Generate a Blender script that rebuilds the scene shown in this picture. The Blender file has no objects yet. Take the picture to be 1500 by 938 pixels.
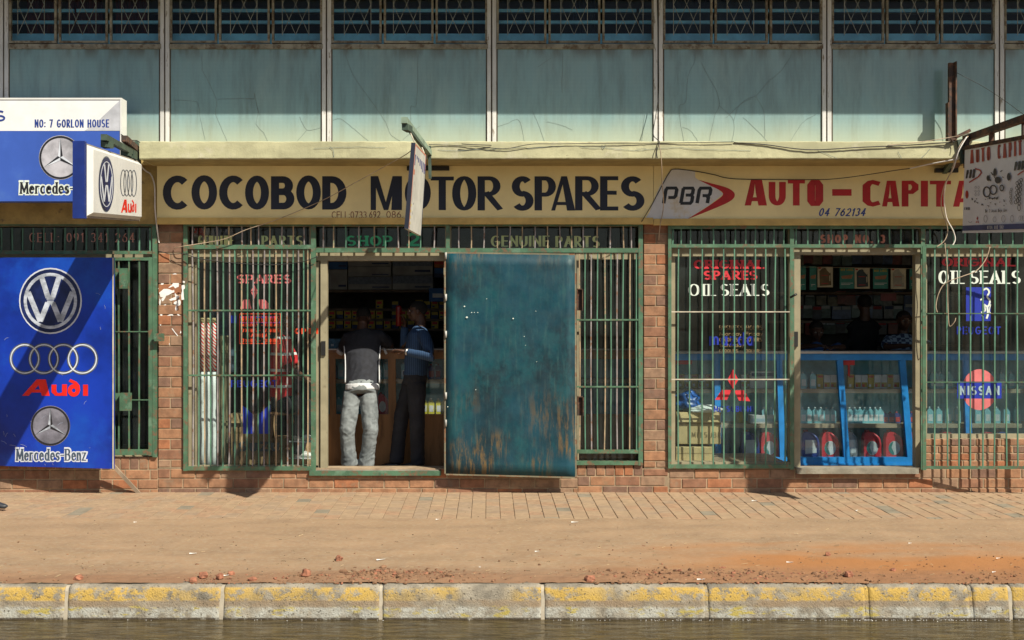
import bpy, bmesh, math, random
from mathutils import Vector, Matrix, noise
random.seed(7)
R = math.radians
C = bpy.context.scene.collection
sc = bpy.context.scene
# ---------------------------------------------------------------- camera, world, sun
D = 12.0; F = 1740.0; CX = 715.0; CY = 480.0; ZC = 1.662
cd = bpy.data.cameras.new('camera'); cam = bpy.data.objects.new('camera', cd); C.objects.link(cam)
cam.location = (0, -D, ZC); cam.rotation_euler = (R(90), 0, 0)
cd.sensor_width = 36; cd.lens = F/1500*36
cd.shift_x = (750-CX)/1500; cd.shift_y = (CY-469)/1500
cd.clip_end = 500
sc.camera = cam
SUN = Vector((.95, -1.0, 1.4)).normalized()
world = bpy.data.worlds.new('World'); sc.world = world; world.use_nodes = True
nt = world.node_tree; bg = nt.nodes['Background']
sky = nt.nodes.new('ShaderNodeTexSky'); sky.sky_type = 'NISHITA'; sky.sun_disc = False
sky.sun_elevation = math.asin(SUN.z); sky.sun_rotation = math.atan2(SUN.x, SUN.y)
sky.dust_density = 1.5
nt.links.new(sky.outputs[0], bg.inputs[0]); bg.inputs[1].default_value = 0.052
sl = bpy.data.lights.new('sun', 'SUN'); so = bpy.data.objects.new('sun', sl); C.objects.link(so)
sl.energy = 5.0; sl.angle = R(0.5); sl.color = (1, .92, .76)
so.rotation_euler = SUN.to_track_quat('Z', 'Y').to_euler(); so.location = (5, -8, 9)
sc.view_settings.view_transform = 'Standard'; sc.view_settings.look = 'None'
sc.view_settings.exposure = 0.42; sc.view_settings.gamma = 1
sc.render.engine = 'CYCLES'
sc.cycles.use_denoising = True
sc.cycles.max_bounces = 8; sc.cycles.transparent_max_bounces = 16
# ---------------------------------------------------------------- placing
def P(px, py, w):                       # a pixel of the photograph on the vertical plane w metres in front of the shop wall
    d = D-w
    return Vector(((px-CX)*d/F, -w, ZC-(py-CY)*d/F))
def XW(px, w=0): return (px-CX)*(D-w)/F
def ZW(py, w=0): return ZC-(py-CY)*(D-w)/F
class Plane:
    def __init__(s, a, b, c):
        s.o = a; s.n = (b-a).cross(c-a).normalized()
        if s.n.dot(Vector((0, -D, ZC))-a) < 0: s.n = -s.n
    def hit(s, px, py, off=0):
        o = Vector((0, -D, ZC)); d = Vector(((px-CX)/F, 1, -(py-CY)/F))
        t = (s.o-o).dot(s.n)/d.dot(s.n)
        return o+d*t+s.n*off
def VP(w): return Plane(P(0, 0, w), P(100, 0, w), P(0, 100, w))
# ---------------------------------------------------------------- materials
MATS = {}
def mat(name, col, rough=.7, metal=0., var=.12, vs=6., bump=0., bs=60., col2=None, thr=.5, s2=5., stretch=(1,1,1), emit=0, spec=.5, soft=.06, col3=None, thr3=.6, s3=9., stretch3=(1,1,1), amt2=1.):
    if name in MATS: return MATS[name]
    m = bpy.data.materials.new(name); m.use_nodes = True; MATS[name] = m
    n = m.node_tree.nodes; l = m.node_tree.links; b = n['Principled BSDF']
    b.inputs['Roughness'].default_value = rough; b.inputs['Metallic'].default_value = metal
    b.inputs['Specular IOR Level'].default_value = spec
    geo = n.new('ShaderNodeNewGeometry'); oi = n.new('ShaderNodeObjectInfo')
    def nz(scale, st=(1,1,1), det=6, ro=.6):
        mp = n.new('ShaderNodeMapping'); mp.inputs['Scale'].default_value = st
        l.new(geo.outputs['Position'], mp.inputs[0])
        t = n.new('ShaderNodeTexNoise'); t.inputs['Scale'].default_value = scale; t.inputs['Detail'].default_value = det; t.inputs['Roughness'].default_value = ro
        l.new(mp.outputs[0], t.inputs[0]); return t.outputs[0]
    def ramp(sock, a, z):
        r = n.new('ShaderNodeMapRange'); r.inputs[1].default_value = a; r.inputs[2].default_value = z
        r.interpolation_type = 'SMOOTHSTEP'; l.new(sock, r.inputs[0]); return r.outputs[0]
    def mix(f, a, bb):
        x = n.new('ShaderNodeMix'); x.data_type = 'RGBA'
        if isinstance(f, float): x.inputs[0].default_value = f
        else: l.new(f, x.inputs[0])
        for i, v in ((6, a), (7, bb)):
            if isinstance(v, tuple): x.inputs[i].default_value = (*v[:3], 1)
            else: l.new(v, x.inputs[i])
        return x.outputs[2]
    lo = tuple(max(0, c*(1-var*1.6)) for c in col); hi = tuple(min(1, c*(1+var*1.6)) for c in col)
    c = mix(ramp(nz(vs, stretch), .32, .68), lo, hi)
    if col2: 
        f = ramp(nz(s2, stretch, 8, .7), thr-soft, thr+soft)
        if amt2 < 1:
            mm = n.new('ShaderNodeMath'); mm.operation = 'MULTIPLY'; l.new(f, mm.inputs[0]); mm.inputs[1].default_value = amt2; f = mm.outputs[0]
        c = mix(f, c, col2)
    if col3: c = mix(ramp(nz(s3, stretch3, 8, .7), thr3-soft, thr3+soft), c, col3)
    l.new(c, b.inputs['Base Color'])
    if bump:
        bp = n.new('ShaderNodeBump'); bp.inputs['Strength'].default_value = min(1, bump); bp.inputs['Distance'].default_value = .004*max(1, bump)
        l.new(nz(bs, (1,1,1), 5, .65), bp.inputs['Height']); l.new(bp.outputs[0], b.inputs['Normal'])
    m['c'] = 1
    return m
def nodes(m): return m.node_tree.nodes, m.node_tree.links, m.node_tree.nodes['Principled BSDF']
def glass(name, tint, fac_ior=1.3, dust=0.03):  # dust: pale diffuse film, also painted reflection haze on the counter glass
    m = bpy.data.materials.new(name); m.use_nodes = True; n = m.node_tree.nodes; l = m.node_tree.links
    n.remove(n['Principled BSDF']); out = n['Material Output']
    tr = n.new('ShaderNodeBsdfTransparent'); tr.inputs[0].default_value = (*tint, 1)
    gl = n.new('ShaderNodeBsdfGlossy'); gl.inputs['Roughness'].default_value = .03
    df = n.new('ShaderNodeBsdfDiffuse'); df.inputs[0].default_value = (.35, .42, .42, 1)
    lw = n.new('ShaderNodeLayerWeight'); lw.inputs[0].default_value = .5
    pw_ = n.new('ShaderNodeMath'); pw_.operation = 'POWER'; l.new(lw.outputs['Facing'], pw_.inputs[0]); pw_.inputs[1].default_value = 4
    fr = n.new('ShaderNodeMath'); fr.operation = 'MULTIPLY_ADD'; l.new(pw_.outputs[0], fr.inputs[0]); fr.inputs[1].default_value = .5; fr.inputs[2].default_value = (fac_ior-1)*.1
    geo = n.new('ShaderNodeNewGeometry'); t = n.new('ShaderNodeTexNoise'); t.inputs['Scale'].default_value = 3; t.inputs['Detail'].default_value = 8
    l.new(geo.outputs['Position'], t.inputs[0])
    bp = n.new('ShaderNodeBump'); bp.inputs['Strength'].default_value = .03; l.new(t.outputs[0], bp.inputs['Height']); l.new(bp.outputs[0], gl.inputs['Normal'])
    mr = n.new('ShaderNodeMapRange'); mr.inputs[1].default_value = .4; mr.inputs[2].default_value = .8; mr.inputs[3].default_value = dust*.4; mr.inputs[4].default_value = dust*2
    l.new(t.outputs[0], mr.inputs[0])
    a = n.new('ShaderNodeMixShader'); l.new(mr.outputs[0], a.inputs[0]); l.new(tr.outputs[0], a.inputs[1]); l.new(df.outputs[0], a.inputs[2])
    b = n.new('ShaderNodeMixShader'); l.new(fr.outputs[0], b.inputs[0]); l.new(a.outputs[0], b.inputs[1]); l.new(gl.outputs[0], b.inputs[2])
    l.new(b.outputs[0], out.inputs[0]); return m
# ---------------------------------------------------------------- objects
def root(name, label, cat, loc=(0,0,0), group=None):
    o = bpy.data.objects.new(name, None); C.objects.link(o); o.empty_display_size = .1
    o.location = loc; o['label'] = label; o['category'] = cat
    if group: o['group'] = group
    return o
def top(o):
    while o.parent: o = o.parent
    return o
def tag(o, label, cat, group=None):
    o['label'] = label; o['category'] = cat
    if group: o['group'] = group
    return o
class MB:
    def __init__(s): s.v = []; s.f = []; s.sm = []
    def add(s, vs, fs, smooth=False):
        k = len(s.v); s.v += [Vector(x) for x in vs]; s.f += [tuple(i+k for i in f) for f in fs]; s.sm += [smooth]*len(fs)
    def box(s, x0, x1, y0, y1, z0, z1, M=None):
        vs = [Vector((x, y, z)) for x in (x0, x1) for y in (y0, y1) for z in (z0, z1)]
        if M: vs = [M @ v for v in vs]
        s.add(vs, [(0,1,3,2), (4,6,7,5), (0,4,5,1), (2,3,7,6), (0,2,6,4), (1,5,7,3)])
    def cbox(s, x0, x1, y0, y1, z0, z1, b=.004):          # chamfered box
        b = min(b, (x1-x0)*.3, (y1-y0)*.3, (z1-z0)*.3)
        vs = []; idx = {}
        for i, (sx, X) in enumerate(((1, x0), (-1, x1))):
            for j, (sy, Y) in enumerate(((1, y0), (-1, y1))):
                for k, (sz, Z) in enumerate(((1, z0), (-1, z1))):
                    for a, v in enumerate(((X, Y+sy*b, Z+sz*b), (X+sx*b, Y, Z+sz*b), (X+sx*b, Y+sy*b, Z))):
                        idx[i, j, k, a] = len(vs); vs.append(v)
        fs = []
        for i in (0, 1):
            fs.append([idx[i,0,0,0], idx[i,0,1,0], idx[i,1,1,0], idx[i,1,0,0]]); fs.append([idx[0,i,0,1], idx[1,i,0,1], idx[1,i,1,1], idx[0,i,1,1]]); fs.append([idx[0,0,i,2], idx[0,1,i,2], idx[1,1,i,2], idx[1,0,i,2]])
        for i in (0, 1):
            for j in (0, 1):
                fs.append([idx[i,j,0,0], idx[i,j,1,0], idx[i,j,1,1], idx[i,j,0,1]])
                fs.append([idx[i,0,j,0], idx[i,1,j,0], idx[i,1,j,2], idx[i,0,j,2]])
                fs.append([idx[0,i,j,1], idx[1,i,j,1], idx[1,i,j,2], idx[0,i,j,2]])
                for k in (0, 1): fs.append([idx[i,j,k,0], idx[i,j,k,1], idx[i,j,k,2]])
        s.add(vs, fs)
    def pbox(s, px0, px1, py0, py1, w0, w1):               # box whose FRONT face (at w1) spans these pixels
        a = P(px0, py1, w1); b = P(px1, py0, w1); s.box(a.x, b.x, -w1, -w0, a.z, b.z)
    def bar(s, a, b, t, u=None, t2=None):                  # square bar from a to b
        a = Vector(a); b = Vector(b); d = (b-a).normalized(); t2 = t2 or t
        u = Vector(u) if u else (Vector((0,1,0)) if abs(d.y) < .9 else Vector((0,0,1)))
        x = d.cross(u).normalized()*t/2; y = x.cross(d).normalized()*t2/2
        s.add([a-x-y, a+x-y, a+x+y, a-x+y, b-x-y, b+x-y, b+x+y, b-x+y], [(0,3,2,1), (4,5,6,7), (0,1,5,4), (1,2,6,5), (2,3,7,6), (3,0,4,7)])
    def tube(s, pts, r, n=8, cap=True, flat=1., side=None):
        pts = [Vector(p) for p in pts]; m = len(pts)
        rs = r if isinstance(r, (list, tuple)) else [r]*m
        prev = None; k = len(s.v)
        for i, p in enumerate(pts):
            d = (pts[min(i+1, m-1)]-pts[max(i-1, 0)]).normalized()
            if prev is None:
                u = Vector(side) if side else (Vector((0,0,1)) if abs(d.z) < .9 else Vector((0,1,0)))
                u = (u-d*u.dot(d)).normalized()
            else: u = (prev-d*prev.dot(d)).normalized()
            prev = u; vv = d.cross(u)
            rr = rs[i]; ru, rv = rr if isinstance(rr, tuple) else (rr, rr*flat)
            for a in range(n):
                t = 2*math.pi*a/n; s.v.append(p+u*math.cos(t)*ru+vv*math.sin(t)*rv)
        for i in range(m-1):
            for a in range(n):
                b = (a+1) % n; s.f.append((k+i*n+a, k+i*n+b, k+(i+1)*n+b, k+(i+1)*n+a)); s.sm.append(True)
        if cap:
            s.f.append(tuple(k+a for a in range(n))[::-1]); s.f.append(tuple(k+(m-1)*n+a for a in range(n))); s.sm += [False]*2
    def ball(s, c, rx, ry, rz, n=14, m=9, M=None):
        k = len(s.v); c = Vector(c); M = M or Matrix.Identity(3)
        s.v.append(c+M @ Vector((0,0,rz)))
        for i in range(1, m):
            for a in range(n):
                p = math.pi*i/m; t = 2*math.pi*a/n
                s.v.append(c+M @ Vector((rx*math.sin(p)*math.cos(t), ry*math.sin(p)*math.sin(t), rz*math.cos(p))))
        s.v.append(c-M @ Vector((0,0,rz)))
        for a in range(n):
            s.f.append((k, k+1+a, k+1+(a+1) % n)); s.f.append((k+1+(m-1)*n, k+1+(m-2)*n+(a+1) % n, k+1+(m-2)*n+a)); s.sm += [True]*2
        for i in range(m-2):
            for a in range(n):
                b = (a+1) % n; s.f.append((k+1+i*n+a, k+1+(i+1)*n+a, k+1+(i+1)*n+b, k+1+i*n+b)); s.sm.append(True)
    def prism(s, pts, dvec, smooth=False):                 # outline pts (3D) pushed along dvec
        n = len(pts); pts = [Vector(p) for p in pts]; d = Vector(dvec)
        s.add(pts+[p+d for p in pts], [tuple(range(n)), tuple(range(2*n-1, n-1, -1))]+[(i, (i+1) % n, n+(i+1) % n, n+i) for i in range(n)], smooth)
    def mesh(s, name, off=Vector((0,0,0)), mats=()):
        me = bpy.data.meshes.new(name); me.from_pydata([v-off for v in s.v], [], s.f)
        for p, q in zip(me.polygons, s.sm): p.use_smooth = q
        for m in mats: me.materials.append(m)
        me.update()
        bm = bmesh.new(); bm.from_mesh(me); bmesh.ops.recalc_face_normals(bm, faces=bm.faces); bm.to_mesh(me); bm.free()
        return me
    def build(s, name, m, parent=None, kind=None, label=None, cat=None, group=None):
        if parent is not None: off = Vector(top(parent).location)
        elif kind: off = Vector((0,0,0))
        else:
            xs = [v.x for v in s.v]; ys = [v.y for v in s.v]
            off = Vector(((min(xs)+max(xs))/2, (min(ys)+max(ys))/2, min(v.z for v in s.v)))
        me = s.mesh(name, off, (m,))
        o = bpy.data.objects.new(name, me); C.objects.link(o)
        if parent is not None: o.parent = parent
        else: o.location = off
        if kind: o['kind'] = kind
        if label: o['label'] = label
        if cat: o['category'] = cat
        if group: o['group'] = group
        return o
def children(o): return [c for c in bpy.data.objects if c.parent == o]
def copy_tree(o, parent=None):
    c = o.copy(); C.objects.link(c); c.parent = parent
    for ch in o.children: copy_tree(ch, c)
    return c
def place(proto, loc, label, rz=0, s=None, used=set()):
    if proto.name in used: o = copy_tree(proto)
    else: o = proto; used.add(proto.name)
    o.location = loc; o.rotation_euler[2] = rz
    if s: o.scale = s
    o['label'] = label
    return o
ORD = ['first', 'second', 'third', 'fourth', 'fifth', 'sixth', 'seventh', 'eighth', 'ninth', 'tenth', 'eleventh', 'twelfth', 'thirteenth', 'fourteenth', 'fifteenth', 'sixteenth', 'seventeenth', 'eighteenth', 'nineteenth', 'twentieth', 'twenty-first', 'twenty-second', 'twenty-third', 'twenty-fourth', 'twenty-fifth', 'twenty-sixth', 'twenty-seventh', 'twenty-eighth', 'twenty-ninth', 'thirtieth']
def smooth_path(pts, k=6):
    pts = [Vector(p) for p in pts]; out = []
    for i in range(len(pts)-1):
        p0 = pts[max(i-1, 0)]; p1 = pts[i]; p2 = pts[i+1]; p3 = pts[min(i+2, len(pts)-1)]
        for j in range(k):
            t = j/k
            out.append(.5*((2*p1)+(p2-p0)*t+(2*p0-5*p1+4*p2-p3)*t*t+(3*p1-p0-3*p2+p3)*t**3))
    out.append(pts[-1]); return out
# ---------------------------------------------------------------- painted lettering (stroke font)
def arc(cx, cy, rx, ry, a0, a1, n=None):
    n = n or max(4, int(abs(a1-a0)/15))
    return [(cx+rx*math.cos(R(a0+(a1-a0)*i/n)), cy+ry*math.sin(R(a0+(a1-a0)*i/n))) for i in range(n+1)]
G = {
'A': (.86, [[(0,0),(.43,1)], [(.43,1),(.86,0)], [(.16,.33),(.70,.33)]]),
'B': (.66, [[(0,0),(0,1)], [(0,1),(.33,1)]+arc(.33,.77,.27,.23,90,-90)+[(0,.54)], [(0,.54),(.36,.54)]+arc(.36,.27,.30,.27,90,-90)+[(0,0)]]),
'C': (.735, [arc(.44,.5,.44,.5,48,312)]),
'D': (.74, [[(0,0),(0,1)], [(0,1),(.26,1)]+arc(.26,.5,.48,.5,90,-90)+[(0,0)]]),
'E': (.56, [[(0,0),(0,1)], [(0,1),(.56,1)], [(0,.52),(.48,.52)], [(0,0),(.56,0)]]),
'F': (.54, [[(0,0),(0,1)], [(0,1),(.54,1)], [(0,.52),(.46,.52)]]),
'G': (.84, [arc(.44,.5,.44,.5,48,350)+[(.84,.45)], [(.50,.45),(.84,.45)]]),
'H': (.72, [[(0,0),(0,1)], [(.72,0),(.72,1)], [(0,.5),(.72,.5)]]),
'I': (.02, [[(0,0),(0,1)]]),
'J': (.5, [[(.5,1),(.5,.28)]+arc(.25,.25,.25,.25,0,-180)]),
'K': (.7, [[(0,0),(0,1)], [(0,.4),(.65,1)], [(.22,.6),(.7,0)]]),
'L': (.54, [[(0,0),(0,1)], [(0,0),(.54,0)]]),
'M': (.92, [[(0,0),(.06,1)], [(.06,1),(.46,.12)], [(.46,.12),(.86,1)], [(.86,1),(.92,0)]]),
'N': (.74, [[(0,0),(0,1)], [(0,1),(.74,0)], [(.74,0),(.74,1)]]),
'O': (.84, [arc(.42,.5,.42,.5,0,360,28)]),
'P': (.62, [[(0,0),(0,1)], [(0,1),(.32,1)]+arc(.32,.73,.30,.27,90,-90)+[(0,.46)]]),
'R': (.66, [[(0,0),(0,1)], [(0,1),(.32,1)]+arc(.32,.74,.29,.26,90,-90)+[(0,.48)], [(.26,.48),(.66,0)]]),
'S': (.66, [arc(.33,.74,.31,.26,38,270)+arc(.33,.25,.33,.25,80,-145)]),
'T': (.70, [[(.35,0),(.35,1)], [(0,1),(.70,1)]]),
'U': (.72, [[(0,1),(0,.36)]+arc(.36,.36,.36,.36,180,360)+[(.72,1)]]),
'V': (.8, [[(0,1),(.4,0)], [(.4,0),(.8,1)]]),
'W': (1.1, [[(0,1),(.28,0)], [(.28,0),(.55,.9)], [(.55,.9),(.82,0)], [(.82,0),(1.1,1)]]),
'Y': (.76, [[(0,1),(.38,.45)], [(.76,1),(.38,.45)], [(.38,.45),(.38,0)]]),
'Z': (.66, [[(0,1),(.66,1)], [(.66,1),(0,0)], [(0,0),(.66,0)]]),
'0': (.62, [arc(.31,.5,.31,.5,0,360,24)]),
'1': (.22, [[(0,.80),(.20,1)], [(.20,1),(.20,0)]]),
'2': (.6, [arc(.3,.70,.3,.30,165,-35)+[(0,0)], [(0,0),(.6,0)]]),
'3': (.56, [arc(.26,.76,.27,.24,150,-90), arc(.26,.27,.30,.27,85,-150)]),
'4': (.64, [[(.44,0),(.44,1)], [(.44,1),(0,.3)], [(0,.3),(.64,.3)]]),
'5': (.56, [[(.5,1),(.08,1)], [(.08,1),(.05,.56)], arc(.26,.32,.30,.32,130,-150)]),
'6': (.6, [[(.5,1),(.2,.72)]+arc(.3,.3,.3,.3,170,530,24)]),
'7': (.58, [[(0,1),(.58,1)], [(.58,1),(.18,0)]]),
'8': (.58, [arc(.29,.76,.25,.24,0,360,20), arc(.29,.27,.29,.27,0,360,20)]),
'9': (.6, [arc(.3,.7,.3,.3,0,360,20), [(.6,.7),(.56,.3),(.2,0)]]),
'-': (.36, [[(0,.45),(.36,.45)]]), '.': (.03, [[(0,0),(.03,0)]]), ':': (.03, [[(0,.08),(.03,.08)], [(0,.6),(.03,.6)]]), ' ': (.32, []),
'e': (.5, [[(0,.34),(.5,.34)], arc(.25,.33,.25,.33,0,310)]), 'r': (.34, [[(0,0),(0,.66)], arc(.26,.4,.26,.26,180,70)]),
'c': (.46, [arc(.25,.33,.25,.33,50,310)]), 'd': (.52, [arc(.25,.33,.25,.33,0,360,20), [(.52,0),(.52,1)]]),
's': (.4, [arc(.2,.49,.19,.17,40,270)+arc(.2,.165,.2,.165,90,-150)]), 'n': (.46, [[(0,0),(0,.66)], arc(.23,.40,.23,.26,180,0)+[(.46,0)]]),
'z': (.42, [[(0,.66),(.42,.66)], [(.42,.66),(0,0)], [(0,0),(.42,0)]]), 'u': (.46, [[(0,.66),(0,.24)]+arc(.23,.24,.23,.24,180,360), [(.46,.66),(.46,0)]]),
'i': (.02, [[(0,0),(0,.66)], [(0,.9),(0,1)]]), 'o': (.5, [arc(.25,.33,.25,.33,0,360,20)]), 'a': (.5, [arc(.25,.33,.25,.33,0,360,20), [(.5,.66),(.5,0)]]),
'y': (.46, [[(0,.66),(.24,.02)], [(.46,.66),(.14,-.25)]]), 't': (.3, [[(.14,1),(.14,0)], [(0,.66),(.3,.66)]]), 'm': (.8, [[(0,0),(0,.66)], arc(.2,.42,.2,.24,180,0)+[(.4,0)], arc(.6,.42,.2,.24,180,0)+[(.8,0)]]),
'v': (.46, [[(0,.66),(.23,0)], [(.23,0),(.46,.66)]]),
}
class Ink:
    """flat print on a plane; everything is laid out by where the photograph shows it on that plane"""
    def __init__(s, plane, off=.0012): s.pl = plane; s.mb = MB(); s.off = off; s.k = 0
    def lift(s): s.k += 1; return s.off+(s.k % 8)*.00022
    def poly(s, pts):
        h = s.lift(); s.mb.add([s.pl.hit(x, y, h) for x, y in pts], [tuple(range(len(pts)))])
    def ribbon(s, pts, tv, th, m=lambda x, y: (x, y), ext=False, close=False, clamp=None):
        h = s.lift(); n = len(pts); L = []; Rr = []
        pts = [tuple(p) for p in pts]
        if n == 2 and ext:
            (x0, y0), (x1, y1) = pts; d = math.hypot(x1-x0, y1-y0) or 1; dx, dy = (x1-x0)/d, (y1-y0)/d
            ex, ey = dx*tv/2, dy*th/2; pts = [(x0-ex, y0-ey), (x1+ex, y1+ey)]
        elif ext:
            def e(a, b):
                d = math.hypot(a[0]-b[0], a[1]-b[1]) or 1; return (a[0]+(a[0]-b[0])/d*tv/2, a[1]+(a[1]-b[1])/d*th/2)
            pts = [e(pts[0], pts[1])]+pts[1:-1]+[e(pts[-1], pts[-2])]
        for i in range(n):
            if close: a, b, c = pts[(i-1) % (n-1)], pts[i], pts[(i+1) % (n-1)] if i < n-1 else pts[1]
            else: a, b, c = pts[max(i-1, 0)], pts[i], pts[min(i+1, n-1)]
            def nrm(p, q):
                d = math.hypot(q[0]-p[0], q[1]-p[1])
                return None if d < 1e-9 else (-(q[1]-p[1])/d, (q[0]-p[0])/d)
            n1, n2 = nrm(a, b), nrm(b, c); n1 = n1 or n2; n2 = n2 or n1
            mx, my = (n1[0]+n2[0])/2, (n1[1]+n2[1])/2; q = max(.35, mx*mx+my*my); mx /= q; my /= q
            ox, oy = mx*tv/2, my*th/2
            A = (b[0]+ox, b[1]+oy); B = (b[0]-ox, b[1]-oy)
            if clamp: A = (A[0], min(max(A[1], clamp[0]), clamp[1])); B = (B[0], min(max(B[1], clamp[0]), clamp[1]))
            L.append(s.pl.hit(*m(*A), h)); Rr.append(s.pl.hit(*m(*B), h))
        s.mb.add(L+Rr, [(i, i+1, n+i+1, n+i) for i in range(n-1)])
    def ring(s, cx, cy, rx, ry, t, a0=0, a1=360, n=40):
        s.ribbon([(cx+rx*math.cos(R(a0+(a1-a0)*i/n)), cy+ry*math.sin(R(a0+(a1-a0)*i/n))) for i in range(n+1)], t, t, close=(a1-a0 == 360))
    def disc(s, cx, cy, rx, ry, n=36): s.poly([(cx+rx*math.cos(2*math.pi*i/n), cy+ry*math.sin(2*math.pi*i/n)) for i in range(n)])
    def text(s, txt, x0, x1, y0, y1, tv=.2, th=None, gap=.14, quad=None, serif=0., slant=0., bold=0.):
        """fits txt into a pixel box (or a quad TL,TR,BR,BL)"""
        th = th if th is not None else tv
        if quad is None: quad = [(x0, y0), (x1, y0), (x1, y1), (x0, y1)]
        wpx = math.dist(quad[0], quad[1]); hpx = math.dist(quad[0], quad[3])
        n = len(txt); tot = wpx/hpx-n*tv-(n-1)*gap-slant
        k = tot/max(.01, sum(G[c][0] for c in txt)); k = max(k, .05)
        aspect = wpx/hpx
        def mp(u, v):
            a = (u+slant*v)/aspect; b = 1-v
            tx = quad[0][0]*(1-a)+quad[1][0]*a; ty = quad[0][1]*(1-a)+quad[1][1]*a
            bx = quad[3][0]*(1-a)+quad[2][0]*a; by = quad[3][1]*(1-a)+quad[2][1]*a
            return (tx*(1-b)+bx*b, ty*(1-b)+by*b)
        u = 0
        for c in txt:
            w, st = G[c]; sx = w*k
            for path in st:
                pts = [(u+tv/2+x*k, th/2+y*(1-th)) for x, y in path]
                clo = len(path) > 8 and math.dist(path[0], path[-1]) < 1e-6
                straight = len(path) == 2
                s.ribbon(pts, tv+bold, th+bold, mp, ext=(straight or not len(path) > 8 or (path[0][0] == 0 and c in 'BDPR')) and c != 'e', close=clo, clamp=(-bold/2, 1+bold/2) if c != 'y' else None)
                if serif and straight and abs(path[0][0]-path[1][0]) < .1 or serif and c in 'AMVWYI' and straight:
                    for (x, y) in path:
                        if (y < .01 or y > .99) and not (c in 'AM' and y > .99 and abs(x-.43) < .01):
                            cx = u+tv/2+x*k; yy = th/2 if y < .5 else 1-th/2
                            s.ribbon([(cx-tv*.5-serif, yy), (cx+tv*.5+serif, yy)], tv, th, mp)
            u += sx+tv+gap
        return s
    def build(s, name, m, parent, **kw): return s.mb.build(name, m, parent, **kw)
# ---------------------------------------------------------------- colours
green = mat('green_paint', (.068,.15,.09), .5, var=.15, col2=(.16,.10,.06), thr=.57, s2=14, col3=(.12,.22,.15), thr3=.6, s3=5, bump=.3)
green_dk = mat('green_bar_paint', (.085,.205,.14), .5, var=.15, col2=(.16,.10,.07), thr=.66, s2=20)
bar_grey = mat('weathered_bar', (.27,.25,.25), .6, var=.2, col2=(.22,.12,.07), thr=.58, s2=16)
bar_rust = mat('rusty_bar', (.36,.27,.17), .75, var=.2, col2=(.14,.21,.14), thr=.58, s2=14)
alu = mat('beige_aluminium', (.30,.27,.18), .5, var=.08, col2=(.17,.14,.09), thr=.66, s2=8)
mortar = mat('mortar', (.33,.25,.165), .95, var=.15, bump=.6, bs=90)
BR = [mat('brick_%d' % i, c, .88, var=.14, vs=12, bump=.8, bs=110, col2=d, thr=.60, s2=7, amt2=.6) for i, (c, d) in enumerate([
    ((.285,.15,.085),(.24,.18,.125)), ((.25,.125,.075),(.22,.155,.11)), ((.32,.165,.09),(.27,.20,.125)), ((.20,.115,.08),(.18,.14,.11)), ((.33,.135,.065),(.24,.16,.10)), ((.27,.17,.11),(.31,.235,.15))])]
paver_m = [mat('paver_%d' % i, c, .95, var=.10, vs=14, bump=.5, bs=120, col2=(.335,.24,.15), thr=.52, s2=6, amt2=.75, soft=.14) for i, c in enumerate([(.325,.222,.142), (.35,.245,.155), (.305,.22,.15), (.335,.21,.13)])]
paver_gy = mat('paver_grey', (.225,.195,.145), .95, var=.1, bump=.4)
beige = mat('painted_plaster_cream', (.88,.77,.41), .85, var=.05, vs=2, bump=.3, bs=40, col2=(.78,.66,.34), thr=.68, s2=4)
ledge_m = mat('ledge_plaster', (.47,.46,.29), .9, var=.10, vs=2.5, bump=.5, bs=60, col2=(.30,.27,.17), thr=.67, s2=6, stretch=(1,1,2.5), col3=(.52,.50,.36), thr3=.62, s3=3)
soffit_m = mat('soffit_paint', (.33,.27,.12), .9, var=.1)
stucco = mat('ochre_stucco', (.42,.31,.12), .95, var=.16, vs=5, bump=1., bs=45, col2=(.2,.15,.09), thr=.66, s2=9)
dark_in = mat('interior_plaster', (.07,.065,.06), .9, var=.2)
floor_in = mat('shop_floor', (.16,.13,.11), .8, var=.15)
navy = mat('navy_paint', (.009,.014,.035), .55, var=.1)
crack_m = mat('crack_dark', (.17,.21,.20), .95, var=.1)
rust = mat('rusty_steel', (.115,.055,.032), .8, var=.3, vs=10, col2=(.05,.035,.03), thr=.5, s2=12, bump=.4)
dkgreen = mat('dark_green_steel', (.05,.08,.06), .6, var=.2)
concrete = mat('old_concrete', (.25,.235,.19), .95, var=.15, bump=.7, bs=70, col2=(.2,.17,.13), thr=.6, s2=9)
wood = mat('varnished_wood', (.24,.12,.055), .5, var=.2, vs=8, stretch=(1,1,.15), col2=(.14,.07,.03), thr=.6, s2=10)
black = mat('black_metal', (.015,.015,.015), .5)
white_m = mat('white_panel', (.74,.75,.74), .4, var=.03, col2=(.6,.57,.5), thr=.72, s2=4)
pane_m = glass('window_glass', (.90,.94,.94), 1.3, .02)
pane_up = glass('upper_window_glass', (.93,.95,.96), 1.1, .004)
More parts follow.
